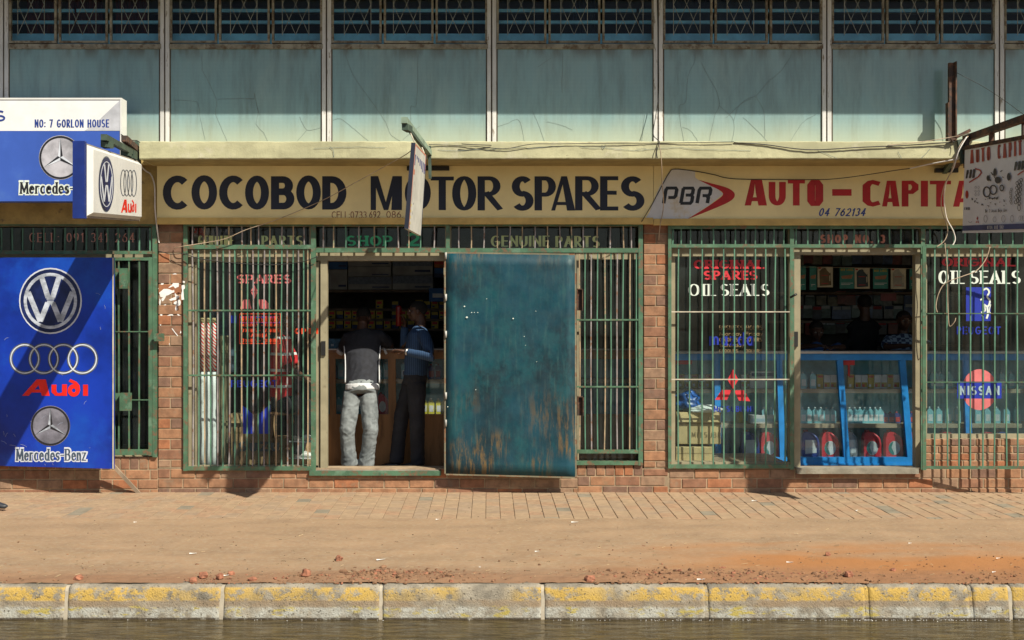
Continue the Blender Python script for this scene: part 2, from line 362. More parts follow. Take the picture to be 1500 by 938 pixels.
# ---------------------------------------------------------------- ground
WK = 3.92; SL = .02
def gz(w): return -SL*max(0, min(w, WK))
def mound(x, w):
    q = max(0, min(1, (w-3.45)/.3))*max(0, min(1, (3.95-w)/.12)); k = math.exp(-((x+.65)/.55)**2)+.8*math.exp(-((x-1.6)/1.0)**2)
    return q*(.006+.012*k+.016*max(0, noise.noise(Vector((x*2.2, w*6, 8))))+(.006+.012*k)*noise.noise(Vector((x*14, w*16, 3)))+.008*k*noise.noise(Vector((x*34, w*40, 3))))
def sheet(name, x0, x1, ws, m, dz=0., amp=0., nx=2, zf=None, kind='structure'):
    mb = MB(); vs = []; fs = []
    for w in ws:
        for i in range(nx+1):
            x = x0+(x1-x0)*i/nx; z = (zf(w) if zf else gz(w))+dz
            if amp:
                z += mound(x, w)
            if amp: z += amp*(noise.noise(Vector((x*3, w*3, 1)))+.5*noise.noise(Vector((x*9, w*9, 4)))+.35*noise.noise(Vector((x*26, w*26, 2))))
            vs.append((x, -w, z))
    for j in range(len(ws)-1):
        for i in range(nx): a = j*(nx+1)+i; fs.append((a, a+1, a+nx+2, a+nx+1))
    mb.add(vs, fs, True); return mb.build(name, m, kind=kind)
dirt = mat('trodden_dirt', (.315,.207,.124), .97, var=.10, vs=1.6, bump=1.2, bs=75, stretch=(1,2.5,1), col2=(.285,.19,.108), thr=.58, s2=3.2, soft=.16, col3=(.37,.30,.21), thr3=.60, s3=26, stretch3=(1,2,1))
n, l, b = nodes(dirt)      # ochre-red soil patch towards the kerb on the right (where the pile of earth was spread)
geo = n.new('ShaderNodeNewGeometry'); sep = n.new('ShaderNodeSeparateXYZ'); l.new(geo.outputs['Position'], sep.inputs[0])
old = b.inputs['Base Color'].links[0].from_socket
def mrange(s, a, z, inv=False):
    r = n.new('ShaderNodeMapRange'); r.inputs[1].default_value = a; r.inputs[2].default_value = z; r.interpolation_type = 'SMOOTHSTEP'
    l.new(s, r.inputs[0]); return r.outputs[0]
def mul(a, c):
    x = n.new('ShaderNodeMath'); x.operation = 'MULTIPLY'; l.new(a, x.inputs[0]); l.new(c, x.inputs[1]) if not isinstance(c, float) else setattr(x.inputs[1], 'default_value', c); return x.outputs[0]
tn = n.new('ShaderNodeTexNoise'); tn.inputs['Scale'].default_value = 2.3; tn.inputs['Detail'].default_value = 8
mpg = n.new('ShaderNodeMapping'); mpg.inputs['Scale'].default_value = (.5, 1.4, 1); l.new(geo.outputs['Position'], mpg.inputs[0]); l.new(mpg.outputs[0], tn.inputs[0])
def addn(s, k):
    x = n.new('ShaderNodeMath'); x.operation = 'MULTIPLY_ADD'; l.new(tn.outputs[0], x.inputs[0]); x.inputs[1].default_value = k; l.new(s, x.inputs[2]); return x.outputs[0]
neg = n.new('ShaderNodeMath'); neg.operation = 'MULTIPLY'; neg.inputs[1].default_value = -1; l.new(sep.outputs['Y'], neg.inputs[0])
fx = mrange(addn(sep.outputs['X'], 3.), 1.6, 4.4); fy = mrange(addn(neg.outputs[0], 1.4), 3.1, 4.0)
mx = n.new('ShaderNodeMix'); mx.data_type = 'RGBA'; l.new(mul(mul(fx, fy), .95), mx.inputs[0]); l.new(old, mx.inputs[6]); mx.inputs[7].default_value = (.36,.155,.05,1)
fy2 = mrange(addn(neg.outputs[0], .5), 3.55, 4.1)
mx2 = n.new('ShaderNodeMix'); mx2.data_type = 'RGBA'; l.new(mul(fy2, .8), mx2.inputs[0]); l.new(mx.outputs[2], mx2.inputs[6]); mx2.inputs[7].default_value = (.235,.125,.068,1)
l.new(mx2.outputs[2], b.inputs['Base Color'])
ws = [1.487+(3.4-1.487)*i/40 for i in range(40)]+[3.4+(WK-3.4)*i/36 for i in range(37)]
sheet('pavement', -10.2, 10.6, ws, dirt, .001, .009, 900)
bedm = mat('paving_sand', (.235,.17,.11), .97, var=.2, vs=9, bump=.6)
sheet('paving_bed', -10.2, 10.6, [-.02, .7, 1.5], bedm, -.007)
roadm = mat('wet_road', (.05,.042,.035), .8, bump=.8, bs=90)
sheet('road', -60, 60, [3.9, 6, 8, 12, 20, 60], roadm, zf=lambda w: -.345 if w < 8 else -.345+.05*min(1, (w-8)/4))
water = bpy.data.materials.new('muddy_water'); water.use_nodes = True; n, l, b = nodes(water)
b.inputs['Base Color'].default_value = (.085,.062,.030,1); b.inputs['Roughness'].default_value = .10; b.inputs['IOR'].default_value = 1.33
geo = n.new('ShaderNodeNewGeometry'); mp = n.new('ShaderNodeMapping'); mp.inputs['Scale'].default_value = (1.6, 6, 1); mp.inputs['Rotation'].default_value = (0, 0, .12); l.new(geo.outputs['Position'], mp.inputs[0])
t = n.new('ShaderNodeTexNoise'); t.inputs['Scale'].default_value = 3.0; t.inputs['Detail'].default_value = 4; t.inputs['Distortion'].default_value = .6; l.new(mp.outputs[0], t.inputs[0])
cr = n.new('ShaderNodeMapRange'); cr.inputs[1].default_value = .35; cr.inputs[2].default_value = .7; l.new(t.outputs[0], cr.inputs[0])
mm = n.new('ShaderNodeMix'); mm.data_type = 'RGBA'; mm.inputs[6].default_value = (.040,.030,.014,1); mm.inputs[7].default_value = (.10,.075,.035,1); l.new(cr.outputs[0], mm.inputs[0]); l.new(mm.outputs[2], b.inputs['Base Color'])
bp = n.new('ShaderNodeBump'); bp.inputs['Strength'].default_value = .55; bp.inputs['Distance'].default_value = .03; l.new(t.outputs[0], bp.inputs['Height']); l.new(bp.outputs[0], b.inputs['Normal'])
sheet('water', -10.2, 10.6, [3.99, 5, 6, 7.5], water, zf=lambda w: -.303)
# pavers: columns run away from the wall, joints between them stay open
pv = {}
def paver_mesh(L):
    key = round(L, 3)
    if key not in pv:
        m = MB(); m.cbox(-.063, .063, -L/2, L/2, -.03, 0, .0025); pv[key] = m.mesh('paver')
    return pv[key]
ppav = root('brick_paving', 'strip of small clay brick paving along the foot of the shop wall', 'paving'); del ppav['label'], ppav['category']; ppav['kind'] = 'structure'
cells = []
PW = .1305; PL = .203
for i in range(-77, 79):
    x = -0.022+(i+.5)*PW
    w = -.01+(PL/2 if i % 2 else 0)*0; first = True
    while w < 1.48:
        L = PL if not (first and i % 2) else PL/2
        L = min(L, 1.482-w); first = False
        if L > .04: cells.append((x, w+L/2, L-.005))
        w += L
cells.sort(key=lambda c: -(10 if (abs(c[0]-.2) < 5.6) else 0)-c[1]+abs(c[0])*.02)
def vis(c): 
    px = CX+c[0]*F/(D-c[1]); return 0 < px < 1500
near = [c for c in cells if vis(c)][:298]; nearset = set(near)
rest = MB(); restg = {}
for c in cells:
    x, w, L = c; rnd = random.Random(int(x*1000)*7919+int(w*1000)); mi = rnd.choice(paver_m) if rnd.random() > .045 else paver_gy
    z = gz(w)+rnd.uniform(-.0015, .0015)
    if c in nearset:
        me = paver_mesh(L); o = bpy.data.objects.new('paver', me)
        if not me.materials: me.materials.append(None)
        C.objects.link(o); o.parent = ppav; o.location = (x, -w, z); o.rotation_euler = (rnd.uniform(-.004,.004)-SL*0+math.atan(SL), rnd.uniform(-.006,.006), 0)
        o.material_slots[0].link = 'OBJECT'; o.material_slots[0].material = mi
    else:
        restg.setdefault(mi.name, (mi, MB()))[1].cbox(x-.063, x+.063, -w-L/2, -w+L/2, z-.03, z, .003)
restall = MB(); mats_r = []
for nm, (mi, m) in restg.items():
    k = len(restall.v); restall.v += m.v; restall.f += [tuple(i+k for i in f) for f in m.f]; restall.sm += m.sm; mats_r.append((mi, len(m.f)))
o = restall.build('paver_field', mats_r[0][0], ppav); o['kind'] = 'stuff'
for mi, _ in mats_r[1:]: o.data.materials.append(mi)
acc = []
for j, (mi, nf) in enumerate(mats_r): acc += [j]*nf
o.data.polygons.foreach_set('material_index', acc)
# ---------------------------------------------------------------- kerb
kerb_m = mat('kerb_concrete', (.275,.245,.195), .95, var=.18, vs=9, bump=2.2, bs=80)
n, l, b = nodes(kerb_m); old = b.inputs['Base Color'].links[0].from_socket
geo = n.new('ShaderNodeNewGeometry'); sep = n.new('ShaderNodeSeparateXYZ'); l.new(geo.outputs['Position'], sep.inputs[0])
def noi(scale, st, det=8, ro=.7, seed=0.):
    mp = n.new('ShaderNodeMapping'); mp.inputs['Scale'].default_value = st; mp.inputs['Location'].default_value = (seed, 0, 0); l.new(geo.outputs['Position'], mp.inputs[0])
    t = n.new('ShaderNodeTexNoise'); t.inputs['Scale'].default_value = scale; t.inputs['Detail'].default_value = det; t.inputs['Roughness'].default_value = ro; l.new(mp.outputs[0], t.inputs[0]); return t.outputs[0]
def band(lo, hi, s=.012):
    a = mrange(sep.outputs['Z'], lo-s, lo+s); c = mrange(sep.outputs['Z'], hi-s, hi+s)
    x = n.new('ShaderNodeMath'); x.operation = 'SUBTRACT'; l.new(a, x.inputs[0]); l.new(c, x.inputs[1]); return x.outputs[0]
def mixc(f, a, c):
    x = n.new('ShaderNodeMix'); x.data_type = 'RGBA'; l.new(f, x.inputs[0])
    l.new(a, x.inputs[6]) if not isinstance(a, tuple) else None; x.inputs[7].default_value = (*c, 1); return x.outputs[2]
c = mixc(mul(band(-.33,-.217), mrange(noi(7, (1,1,1), 8, .75, seed=3), .42, .58)), old, (.42,.42,.38))
c = mixc(mul(band(-.222,-.172), mrange(noi(4, (.6,1,1), seed=9), .35, .6)), c, (.27,.20,.13))
c = mixc(mul(band(-.285,-.215), mrange(noi(7, (.7,1,2), 8, .75, seed=21), .53, .60)), c, (.42,.34,.09))
c = mixc(mul(band(-.180,-.094, .007), mul(mrange(noi(8, (.8,1,1), 8, .78, seed=33), .445, .52), mrange(noi(1.5, (1,1,1), 3, .5, seed=3), .30, .5))), c, (.50,.335,.085))
c = mixc(mul(band(-.40,-.290, .006), mrange(noi(14, (1,1,1), seed=5), .3, .5)), c, (.06,.045,.03))
c = mixc(mrange(noi(55, (1,1,1), 3, .6, seed=7), .62, .68), c, (.10,.085,.06))
l.new(c, b.inputs['Base Color'])
prof = [(3.86,-.080), (3.93,-.080), (3.958,-.084), (3.974,-.094), (3.984,-.112), (3.990,-.145), (3.996,-.185), (4.003,-.225), (4.010,-.27), (4.014,-.31), (4.016,-.35), (3.86,-.35)]
kerb = root('kerb', '', ''); del kerb['label'], kerb['category']; kerb['kind'] = 'structure'
jx = [-1490, -1255, -1022, -790, -602, -365, -135, 97, 325, 558, 795, 1035, 1270, 1422, 1480, 1715, 1950, 2185, 2420, 2655, 2890]
KX = [(p-CX)*8.01/F for p in jx]
mj = mat('joint_mortar', (.40,.355,.28), .95, var=.1, bump=.6)
for i in range(len(KX)-1):
    x0, x1 = KX[i]+.011, KX[i+1]-.011; mb = MB(); ns = max(3, int((x1-x0)/.014)); pts = []; n_p = len(prof)
    for j in range(ns+1):
        x = x0+(x1-x0)*j/ns
        for (w, z) in prof:
            q = noise.noise(Vector((x*3, z*12, i*2.7)))*.007+noise.noise(Vector((x*16, z*40, 3)))*.005-.010*max(0, noise.noise(Vector((x*9, z*18, 7+i)))-.28)
            if j in (0, ns): q -= .007+.006*abs(noise.noise(Vector((i*5, z*30, 1))))
            pts.append((x, -w-q*.9, z+q*.7))
    mb.add(pts, [(j*n_p+k, j*n_p+(k+1) % n_p, (j+1)*n_p+(k+1) % n_p, (j+1)*n_p+k) for j in range(ns) for k in range(n_p)]+[tuple(range(n_p)), tuple(ns*n_p+k for k in range(n_p))], True)
    mb.build('kerbstone', kerb_m, kerb)
    jb = MB(); xa = KX[i]; t = .017 if i in (8, 15) else .0125
    vs = []
    for x in (xa-t, xa+t):
        for (w, z) in prof: vs.append((x+noise.noise(Vector((z*9, i*3.1, 0)))*.004, -w+.006, z-.008))
    jb.add(vs, [(k, (k+1) % n_p, n_p+(k+1) % n_p, n_p+k) for k in range(n_p)]+[tuple(range(n_p)), tuple(n_p+k for k in range(n_p))], False)
    jb.build('mortar_joint', mj if i not in (11, 12, 13) else kerb_m, kerb)
# ---------------------------------------------------------------- the building
BLD = root('shop_building', 'two-storey terrace of motor spares shops with brick piers, cream ledge and pale green panels above', 'building', (0, 0, 0))
XL, XR = -10.0, 10.4
# shell
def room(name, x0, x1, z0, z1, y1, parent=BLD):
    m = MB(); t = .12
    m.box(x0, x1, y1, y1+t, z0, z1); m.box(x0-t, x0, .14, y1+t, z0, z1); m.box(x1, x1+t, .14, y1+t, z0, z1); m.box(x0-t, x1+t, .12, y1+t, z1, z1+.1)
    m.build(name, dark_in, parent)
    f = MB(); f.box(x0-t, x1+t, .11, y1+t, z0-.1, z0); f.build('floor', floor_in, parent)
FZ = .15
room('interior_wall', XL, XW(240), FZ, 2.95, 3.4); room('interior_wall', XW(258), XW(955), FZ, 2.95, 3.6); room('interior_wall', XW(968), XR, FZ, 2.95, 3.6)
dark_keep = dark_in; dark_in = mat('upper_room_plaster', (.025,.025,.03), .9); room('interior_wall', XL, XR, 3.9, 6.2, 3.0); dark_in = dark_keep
# brick work
brick_cache = {}
def brick(x0, x1, z0, z1, w=0., rnd=random, par=None, dep=.09):
    j = rnd.uniform(-.0025, .0025)
    key = (round(x1-x0, 3), round(z1-z0, 3))
    if key not in brick_cache:
        m = MB(); m.cbox(-key[0]/2, key[0]/2, -dep/2, dep/2, -key[1]/2, key[1]/2, .004)
        me = m.mesh('brick'); me.materials.append(None); brick_cache[key] = me
    o = bpy.data.objects.new('brick', brick_cache[key]); C.objects.link(o); o.parent = par
    o.location = ((x0+x1)/2, -w+dep/2-.005+j, (z0+z1)/2); o.rotation_euler = (rnd.uniform(-.01,.01), rnd.uniform(-.004,.004), rnd.uniform(-.008,.008))
    o.material_slots[0].link = 'OBJECT'; o.material_slots[0].material = rnd.choices(BR, [4,3,3,2,2,2])[0]
def mortar_wall(x0, x1, z0, z1, w=0., name='brick_wall'):
    m = MB(); m.box(x0, x1, -w+.0, .22, z0, z1); return m.build(name, mortar, BLD)
rb = random.Random(3)
def pier(px0, px1, z0, z1):
    x0, x1 = XW(px0), XW(px1); p = mortar_wall(x0+.003, x1-.003, z0, z1, -.002); h = .1045; z = z1-h*1.0; i = 0
    while z > z0-.09:
        a = max(z, z0)+.011
        if i % 2 == 0: brick(x0, x1, a, z+h, par=p, rnd=rb)
        else:
            m = (x0+x1)/2+rb.uniform(-.008, .008); brick(x0, m-.006, a, z+h, par=p, rnd=rb); brick(m+.006, x1, a, z+h, par=p, rnd=rb)
        z -= h; i += 1
ZP = ZW(686)+.0                      # top of the plinth
pier(232, 268.5, ZP, ZW(326)); pier(943, 980, ZP, ZW(328))
def courses(x0, x1, z_top, nc, w=0., h=.0985, L=.254, par=None, off=0):
    for c_ in range(nc):
        z = z_top-h*(c_+1); x = x0-(L/2 if (c_+off) % 2 else 0)
        while x < x1-.03:
            a, e = max(x, x0), min(x+L-.012, x1)
            if e-a > .03: brick(a, e, z+.011, z+h, w, rb, par)
            x += L
def headers(x0, x1, z0, z1, par, L=.093):
    x = x0
    while x < x1-.03: brick(x, min(x+L-.011, x1), z0+.011, z1, 0, rb, par); x += L
pw = mortar_wall(XL, XR, -.12, ZW(686)-.003, -.002, 'plinth_wall')
pw['kind'] = 'part'; del pw['kind']
zt = ZW(699)
# header course sections (shop 1 sill and under the right window of shop 2)
p1 = mortar_wall(XL, XW(231), ZW(686)-.003, ZW(669.5), -.002, 'sill_wall')
headers(XW(0), XW(231), ZW(689), ZW(669.5), p1, .094)
headers(XW(846), XW(942), ZW(698), ZW(681), pw, .095)
p1h = ZW(689)
courses(XW(0), XW(231), p1h, 3, par=pw)
courses(XW(232), XW(846), ZW(687.5), 3, par=pw, off=1)
courses(XW(846.5), XW(978), ZW(698.5), 2, par=pw, off=1)
brick(XW(943), XW(978), ZW(698.5)+.011, ZW(687.5), 0, rb, pw)
courses(XW(981), XW(1505), ZW(687.5), 3, par=pw)
for (a, e) in ((XL, XW(-1)), (XW(1506), XR)):
    m = MB(); m.box(a, e, -.004, .2, -.12, ZP-.01); m.build('plain_plinth', BR[0], BLD)
p2 = mortar_wall(XW(1355), XR, ZW(686)+.001, ZW(643), -.002, 'sill_wall')
courses(XW(1356), XW(1505), ZW(643.5), 4, par=p2, h=.0735*1.02*.98+.0)
for a, e in ((XL, XW(-234)), (XW(1716), XR)):
    m = MB(); m.box(a, e, -.002, .2, ZP-.01, 2.72); m.build('end_wall', stucco, BLD)
# beam behind the painted boards
bm_ = MB(); bm_.box(XL, XR, -.05, .2, ZW(328.5, .05), 3.29); bm_.build('beam', stucco, BLD)
# ledge
lz0, lz1 = 3.286, 3.455
def rough_box(x0, x1, w0, w1, z0, z1, m, name, amp=.004, nx=400):
    mb = MB(); ring = [(w0, z0), ((w0+w1)/2, z0), (w1-.006, z0), (w1, z0+.01), (w1, z0*.67+z1*.33), (w1, z0*.33+z1*.67), (w1, z1-.008), (w1-.012, z1), ((w0+w1)/2, z1), (w0, z1)]
    k = len(ring); vs = []
    for i in range(nx+1):
        x = x0+(x1-x0)*i/nx
        for (w, z) in ring:
            q = amp*(noise.noise(Vector((x*7, z*9, w*5)))+.6*noise.noise(Vector((x*30, z*30, w))))
            vs.append((x, -w-q, z+q*(.8 if z > z1-.02 else .4)))
    mb.add(vs, [(i*k+j, i*k+(j+1) % k, (i+1)*k+(j+1) % k, (i+1)*k+j) for i in range(nx) for j in range(k)]+[tuple(range(k)), tuple(nx*k+j for j in range(k))])
    return mb.build(name, m, BLD)
led = rough_box(XW(204, .563), XR, .0, .563, lz0, lz1, ledge_m, 'ledge')
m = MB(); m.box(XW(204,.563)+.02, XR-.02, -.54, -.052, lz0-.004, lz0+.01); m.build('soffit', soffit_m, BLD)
led2 = MB(); led2.box(XL, XW(204, .563)-.01, -.12, .1, 3.29, 3.5); led2.build('wall_band', stucco, BLD)
ink = Ink(VP(.5665), .0025)
for px_, sc_, ox, oy in (([(0,818),(100,820),(230,812),(300,816),(400,805),(480,803)],3.75,700,0), ([(560,806),(620,815),(690,812),(760,820),(870,828),(960,820),(1100,812),(1200,822),(1500,830)],3.75,700,0), ([(680,797),(690,818),(700,797)],3.75,700,0), ([(870,820),(925,818)],3.75,700,0),
    ([(420,790),(470,808),(520,830)],3.571,1080,0), ([(840,795),(858,830)],3.571,1080,0), ([(480,840),(500,860),(505,902)],3.908,360,0), ([(1010,780),(960,830)],3.571,1080,0), ([(100,820),(60,825),(0,822),(-120,830),(-220,824)],3.75,700,0), ([(390,850),(600,843),(800,846)],3.908,360,0)):
    ink.ribbon([(x/sc_+ox, y/sc_+oy) for x, y in smooth_path([(a, c_, 0) for a, c_ in px_], 3) for x, y in [(x, y)]] if False else [(v.x/sc_+ox+random.uniform(-.3,.3), v.y/sc_+oy+random.uniform(-.35,.35)) for v in smooth_path([(a, c_, 0) for a, c_ in px_], 5)], .8, .6)
ink.build('crack', crack_m, led)
# overhanging slab of the storey above (it shades the upper windows)
m = MB(); m.box(XL, XR, -1.10, .3, 5.196, 5.62); m.build('overhanging_slab', ledge_m, BLD)
m = MB(); m.box(XL, XR, -.1, 3.3, 5.621, 6.0); m.build('parapet', ledge_m, BLD)
# upper storey
panel_m = mat('wired_glass_panel', (.235,.385,.415), .20, var=.05, vs=1.2, spec=.7, bump=.5, bs=1.4, col2=(.31,.43,.43), thr=.58, s2=1.6, soft=.2, stretch=(1,1,.5), col3=(.17,.25,.25), thr3=.60, s3=3, stretch3=(2.5,1,.35))
n, l, b = nodes(panel_m)
geo = n.new('ShaderNodeNewGeometry'); sep = n.new('ShaderNodeSeparateXYZ'); l.new(geo.outputs['Position'], sep.inputs[0]); hs = []
for ax in ('X', 'Z'):
    q = n.new('ShaderNodeMath'); q.operation = 'MULTIPLY'; q.inputs[1].default_value = 2*math.pi/.0135; l.new(sep.outputs[ax], q.inputs[0])
    q2 = n.new('ShaderNodeMath'); q2.operation = 'SINE'; l.new(q.outputs[0], q2.inputs[0])
    q3 = n.new('ShaderNodeMapRange'); q3.inputs[1].default_value = .55; q3.inputs[2].default_value = 1; l.new(q2.outputs[0], q3.inputs[0]); hs.append(q3.outputs[0])
mxx = n.new('ShaderNodeMath'); mxx.operation = 'MAXIMUM'; l.new(hs[0], mxx.inputs[0]); l.new(hs[1], mxx.inputs[1])
old = b.inputs['Base Color'].links[0].from_socket
mx = n.new('ShaderNodeMix'); mx.data_type = 'RGBA'; mx.blend_type = 'MULTIPLY'; l.new(mul(mxx.outputs[0], .38), mx.inputs[0]); l.new(old, mx.inputs[6]); mx.inputs[7].default_value = (.35,.42,.40,1)
# grime that has run down from the window rail, and sunlit brightness painted in cream towards the ledge
g1 = mrange(addn_ if False else sep.outputs['Z'], 4.30, 4.47)
tn = n.new('ShaderNodeTexNoise'); tn.inputs['Scale'].default_value = 5; tn.inputs['Detail'].default_value = 8; mpz = n.new('ShaderNodeMapping'); mpz.inputs['Scale'].default_value = (1.6, 1, .4); l.new(geo.outputs['Position'], mpz.inputs[0]); l.new(mpz.outputs[0], tn.inputs[0])
f = mul(g1, mrange(tn.outputs[0], .38, .66))
m2 = n.new('ShaderNodeMix'); m2.data_type = 'RGBA'; l.new(f, m2.inputs[0]); l.new(mx.outputs[2], m2.inputs[6]); m2.inputs[7].default_value = (.13,.14,.11,1)
iv = n.new('ShaderNodeMath'); iv.operation = 'SUBTRACT'; iv.inputs[0].default_value = 7.36; l.new(sep.outputs['Z'], iv.inputs[1])
f2 = mul(mrange(iv.outputs[0], 3.5, 3.92), .62)
m3 = n.new('ShaderNodeMix'); m3.data_type = 'RGBA'; l.new(f2, m3.inputs[0]); l.new(m2.outputs[2], m3.inputs[6]); m3.inputs[7].default_value = (.54,.55,.38,1)
l.new(m3.outputs[2], b.inputs['Base Color'])
frame_m = mat('old_window_frame', (.27,.25,.20), .7, var=.2, vs=9, col2=(.13,.09,.055), thr=.55, s2=13, bump=.5)
mull_m = mat('mullion_paint', (.64,.64,.64), .6, var=.08, vs=6, col2=(.2,.15,.10), thr=.635, s2=12, stretch=(3,1,.5), bump=.4)
gap_m = mat('putty_gap', (.09,.07,.05), .9)
blue_rail = mat('blue_rail_paint', (.22,.60,.90), .5, var=.12, vs=5)
curtain_m = mat('dark_red_curtain', (.10,.02,.02), .9, var=.3, vs=10, stretch=(4,1,.2))
lattice_m = mat('lattice_steel', (.50,.46,.37), .5, var=.15)
mulls = [-718, -477, -236, 5, 241, 478, 720, 964, 1211, 1464, 1712, 1960, 2208]
wu = .10
CO = 2
cracks = {1: ([[(1155,400),(1200,480),(1240,580),(1235,650),(1270,740),(1300,810)], [(1000,575),(1110,580),(1135,600),(1150,690),(1175,800)], [(1250,570),(1350,566),(1450,568)], [(1455,530),(1470,600),(1485,660)], [(1155,320),(1158,400)]], 3.908, 0),
 2: ([[(45,530),(70,640),(60,710),(100,760),(125,808)], [(310,670),(350,745),(430,732)], [(350,745),(295,808)], [(0,566),(50,566)]], 3.908, 360),
 3: ([[(565,300),(610,420),(660,500),(740,610),(800,700),(830,770),(885,810)], [(985,310),(978,590),(945,612),(945,700)], [(500,690),(545,682),(620,740),(700,808)], [(1000,720),(900,800)]], 3.908, 360),
 4: ([[(105,698),(160,680),(225,662),(255,780)], [(300,610),(335,690),(365,780)], [(915,630),(900,785)], [(465,290),(462,510)], [(400,320),(330,370)], [(380,670),(460,690),(520,715)]], 3.75, 700),
 5: ([[(1193,285),(1190,340),(1155,420),(1140,560),(1105,595),(1130,780)], [(1225,340),(1270,430),(1310,500),(1325,580),(1300,640),(1270,780)], [(1325,580),(1405,665),(1395,780)], [(1405,665),(1430,590),(1465,560),(1500,545)], [(1125,700),(1170,720),(1210,780)]], 3.75, 700),
 6: ([[(300,262),(230,370),(160,430),(100,500),(40,525),(-60,620)], [(95,505),(130,560),(140,600),(145,720)], [(30,615),(100,680),(165,750)], [(410,600),(340,645),(275,745)]], 3.571, 1080)}
pn = 0
crk = {}
for i in range(len(mulls)-1):
    a, e = mulls[i]+7.5, mulls[i+1]-6
    m = MB(); m.pbox(a, e, 70.5, 222, wu-.03, wu); pan = m.build('spandrel_panel', panel_m, BLD)
    key = i if i <= 4 else i
    for ci, oxs in ((1, 2), (2, 2), (3, 3), (4, 4), (5, 5), (6, 5)):
        if i-CO == {1: 2, 2: 2, 3: 3, 4: 4, 5: 5, 6: 5}[ci]:
            ps, s_, ox = cracks[ci]; ink = Ink(VP(wu), .0015)
            for pl_ in ps: ink.ribbon([(v.x/s_+ox+random.uniform(-.35,.35), v.y/s_+random.uniform(-.35,.35)) for v in smooth_path([(x, y, 0) for x, y in pl_], 6)], .42, .42)
            ink.build('crack', crack_m, pan)
    # rails and sashes
    m = MB(); m.pbox(a-1, e+1, 64.5, 71.5, wu-.04, wu+.02); m.build('window_rail', frame_m, BLD)
    seg = (e-a); subs = {1: (84,159), 2: (319,396.5), 3: (560.5,636.5), 4: (802,881), 5: (1045.5,1126.5), 6: (1297,1377)}.get(i-CO, (a+seg*.333, a+seg*.666))
    edges = [a, subs[0], subs[1], e]
    for k in range(3):
        u0, u1 = edges[k]+(0 if k == 0 else 1.5), edges[k+1]-(0 if k == 2 else 1.5)
        proud = .012 if (k+i) % 3 == 0 else 0
        fr = MB(); t = 3.2
        fr.pbox(u0, u0+t, -35, 63, wu-.02, wu+.010+proud); fr.pbox(u1-t, u1, -35, 63, wu-.02, wu+.010+proud)
        fr.pbox(u0+t, u1-t, 59.8, 63, wu-.02, wu+.009+proud); fr.pbox(u0+t, u1-t, -35, -32, wu-.02, wu+.009+proud)
        fo = fr.build('upper_window', frame_m, BLD)
        g_ = MB(); g_.pbox(u0+t-.5, u1-t+.5, -33, 60.5, wu, wu+.004); g_.build('pane', pane_up, fo)
        # diamond lattice of burglar bars behind the pane
        lt = MB(); c_ = (u0+u1)/2+random.uniform(-3, 3); wl = wu-.05
        for dx in (-19.5, 19.5): lt.bar(P(c_+dx, 52, wl), P(c_+dx, -32, wl), .0055)
        for z0_ in range(2):
            y0_, y1_ = 51-44*z0_, 51-44*(z0_+1)
            for s0 in (-19.5, 0):
                lt.bar(P(c_+s0, y0_, wl), P(c_+s0+19.5, y1_, wl), .0045); lt.bar(P(c_+s0+19.5, y0_, wl-.006), P(c_+s0, y1_, wl-.006), .0045)
        lt.build('lattice', lattice_m, fo)
    # inner blue rails and sill
    r_ = MB(); br = [a+seg*random.uniform(.2, .9)]
    for y_ in (15.5, 32.5, -12, -30):
        x_ = a
        for bq in br+[e]: r_.pbox(x_, bq-2, y_-2.2, y_+2.2, -.17, -.14); x_ = bq+2
    for bq in br: r_.pbox(bq-2, bq+2, -35, 52, -.31, -.275) if False else None
    r_.build('inner_rail', blue_rail, BLD)
    s_ = MB(); s_.pbox(a-6, e+6, 49.5, 80, -.24, -.04); s_.build('inner_sill', blue_rail, BLD)
for mpx in mulls:
    m = MB(); m.pbox(mpx-6.3, mpx-1.0, -35, 214, wu-.05, wu+.018); m.pbox(mpx+1.3, mpx+7, -35, 214, wu-.05, wu+.016); mo = m.build('mullion', mull_m, BLD)
    g_ = MB(); g_.pbox(mpx-8.0, mpx+9.0, -35, 214, wu-.06, wu+.006); g_.build('putty_line', gap_m, mo)
# curtains and things seen through the upper windows
for (a, e, m_, nm) in ((40, 90, curtain_m, 0), (170, 215, curtain_m, 0), (100, 150, curtain_m, 0), (840, 872, mat('navy_curtain', (.02,.035,.06), .9, var=.2), 1), (975, 1100, mat('navy_curtain', (.02,.035,.06), .9), 1)):
    mb = MB(); N = 30; vs = []
    for j in range(N+1):
        p0 = P(a+(e-a)*j/N, 70, -.5); p1_ = P(a+(e-a)*j/N, -34, -.5); q = .03*math.sin(j*1.3)
        vs += [p0+Vector((0, q, 0)), p1_+Vector((0, q, 0))]
    mb.add(vs, [(2*j, 2*j+2, 2*j+3, 2*j+1) for j in range(N)], True)
    cu = mb.build('curtain', m_, cat='curtain', label={40: 'dark red curtain in the leftmost upper window', 170: 'dark red curtain behind the third upper window from the left', 100: 'dark red curtain behind the second upper window from the left', 840: 'navy curtain drawn aside behind the upper windows left of centre mullion', 975: 'wide navy curtain behind the upper windows above the logo sign'}[a], group='curtains upstairs')
    sm = cu.modifiers.new('t', 'SOLIDIFY'); sm.thickness = .006
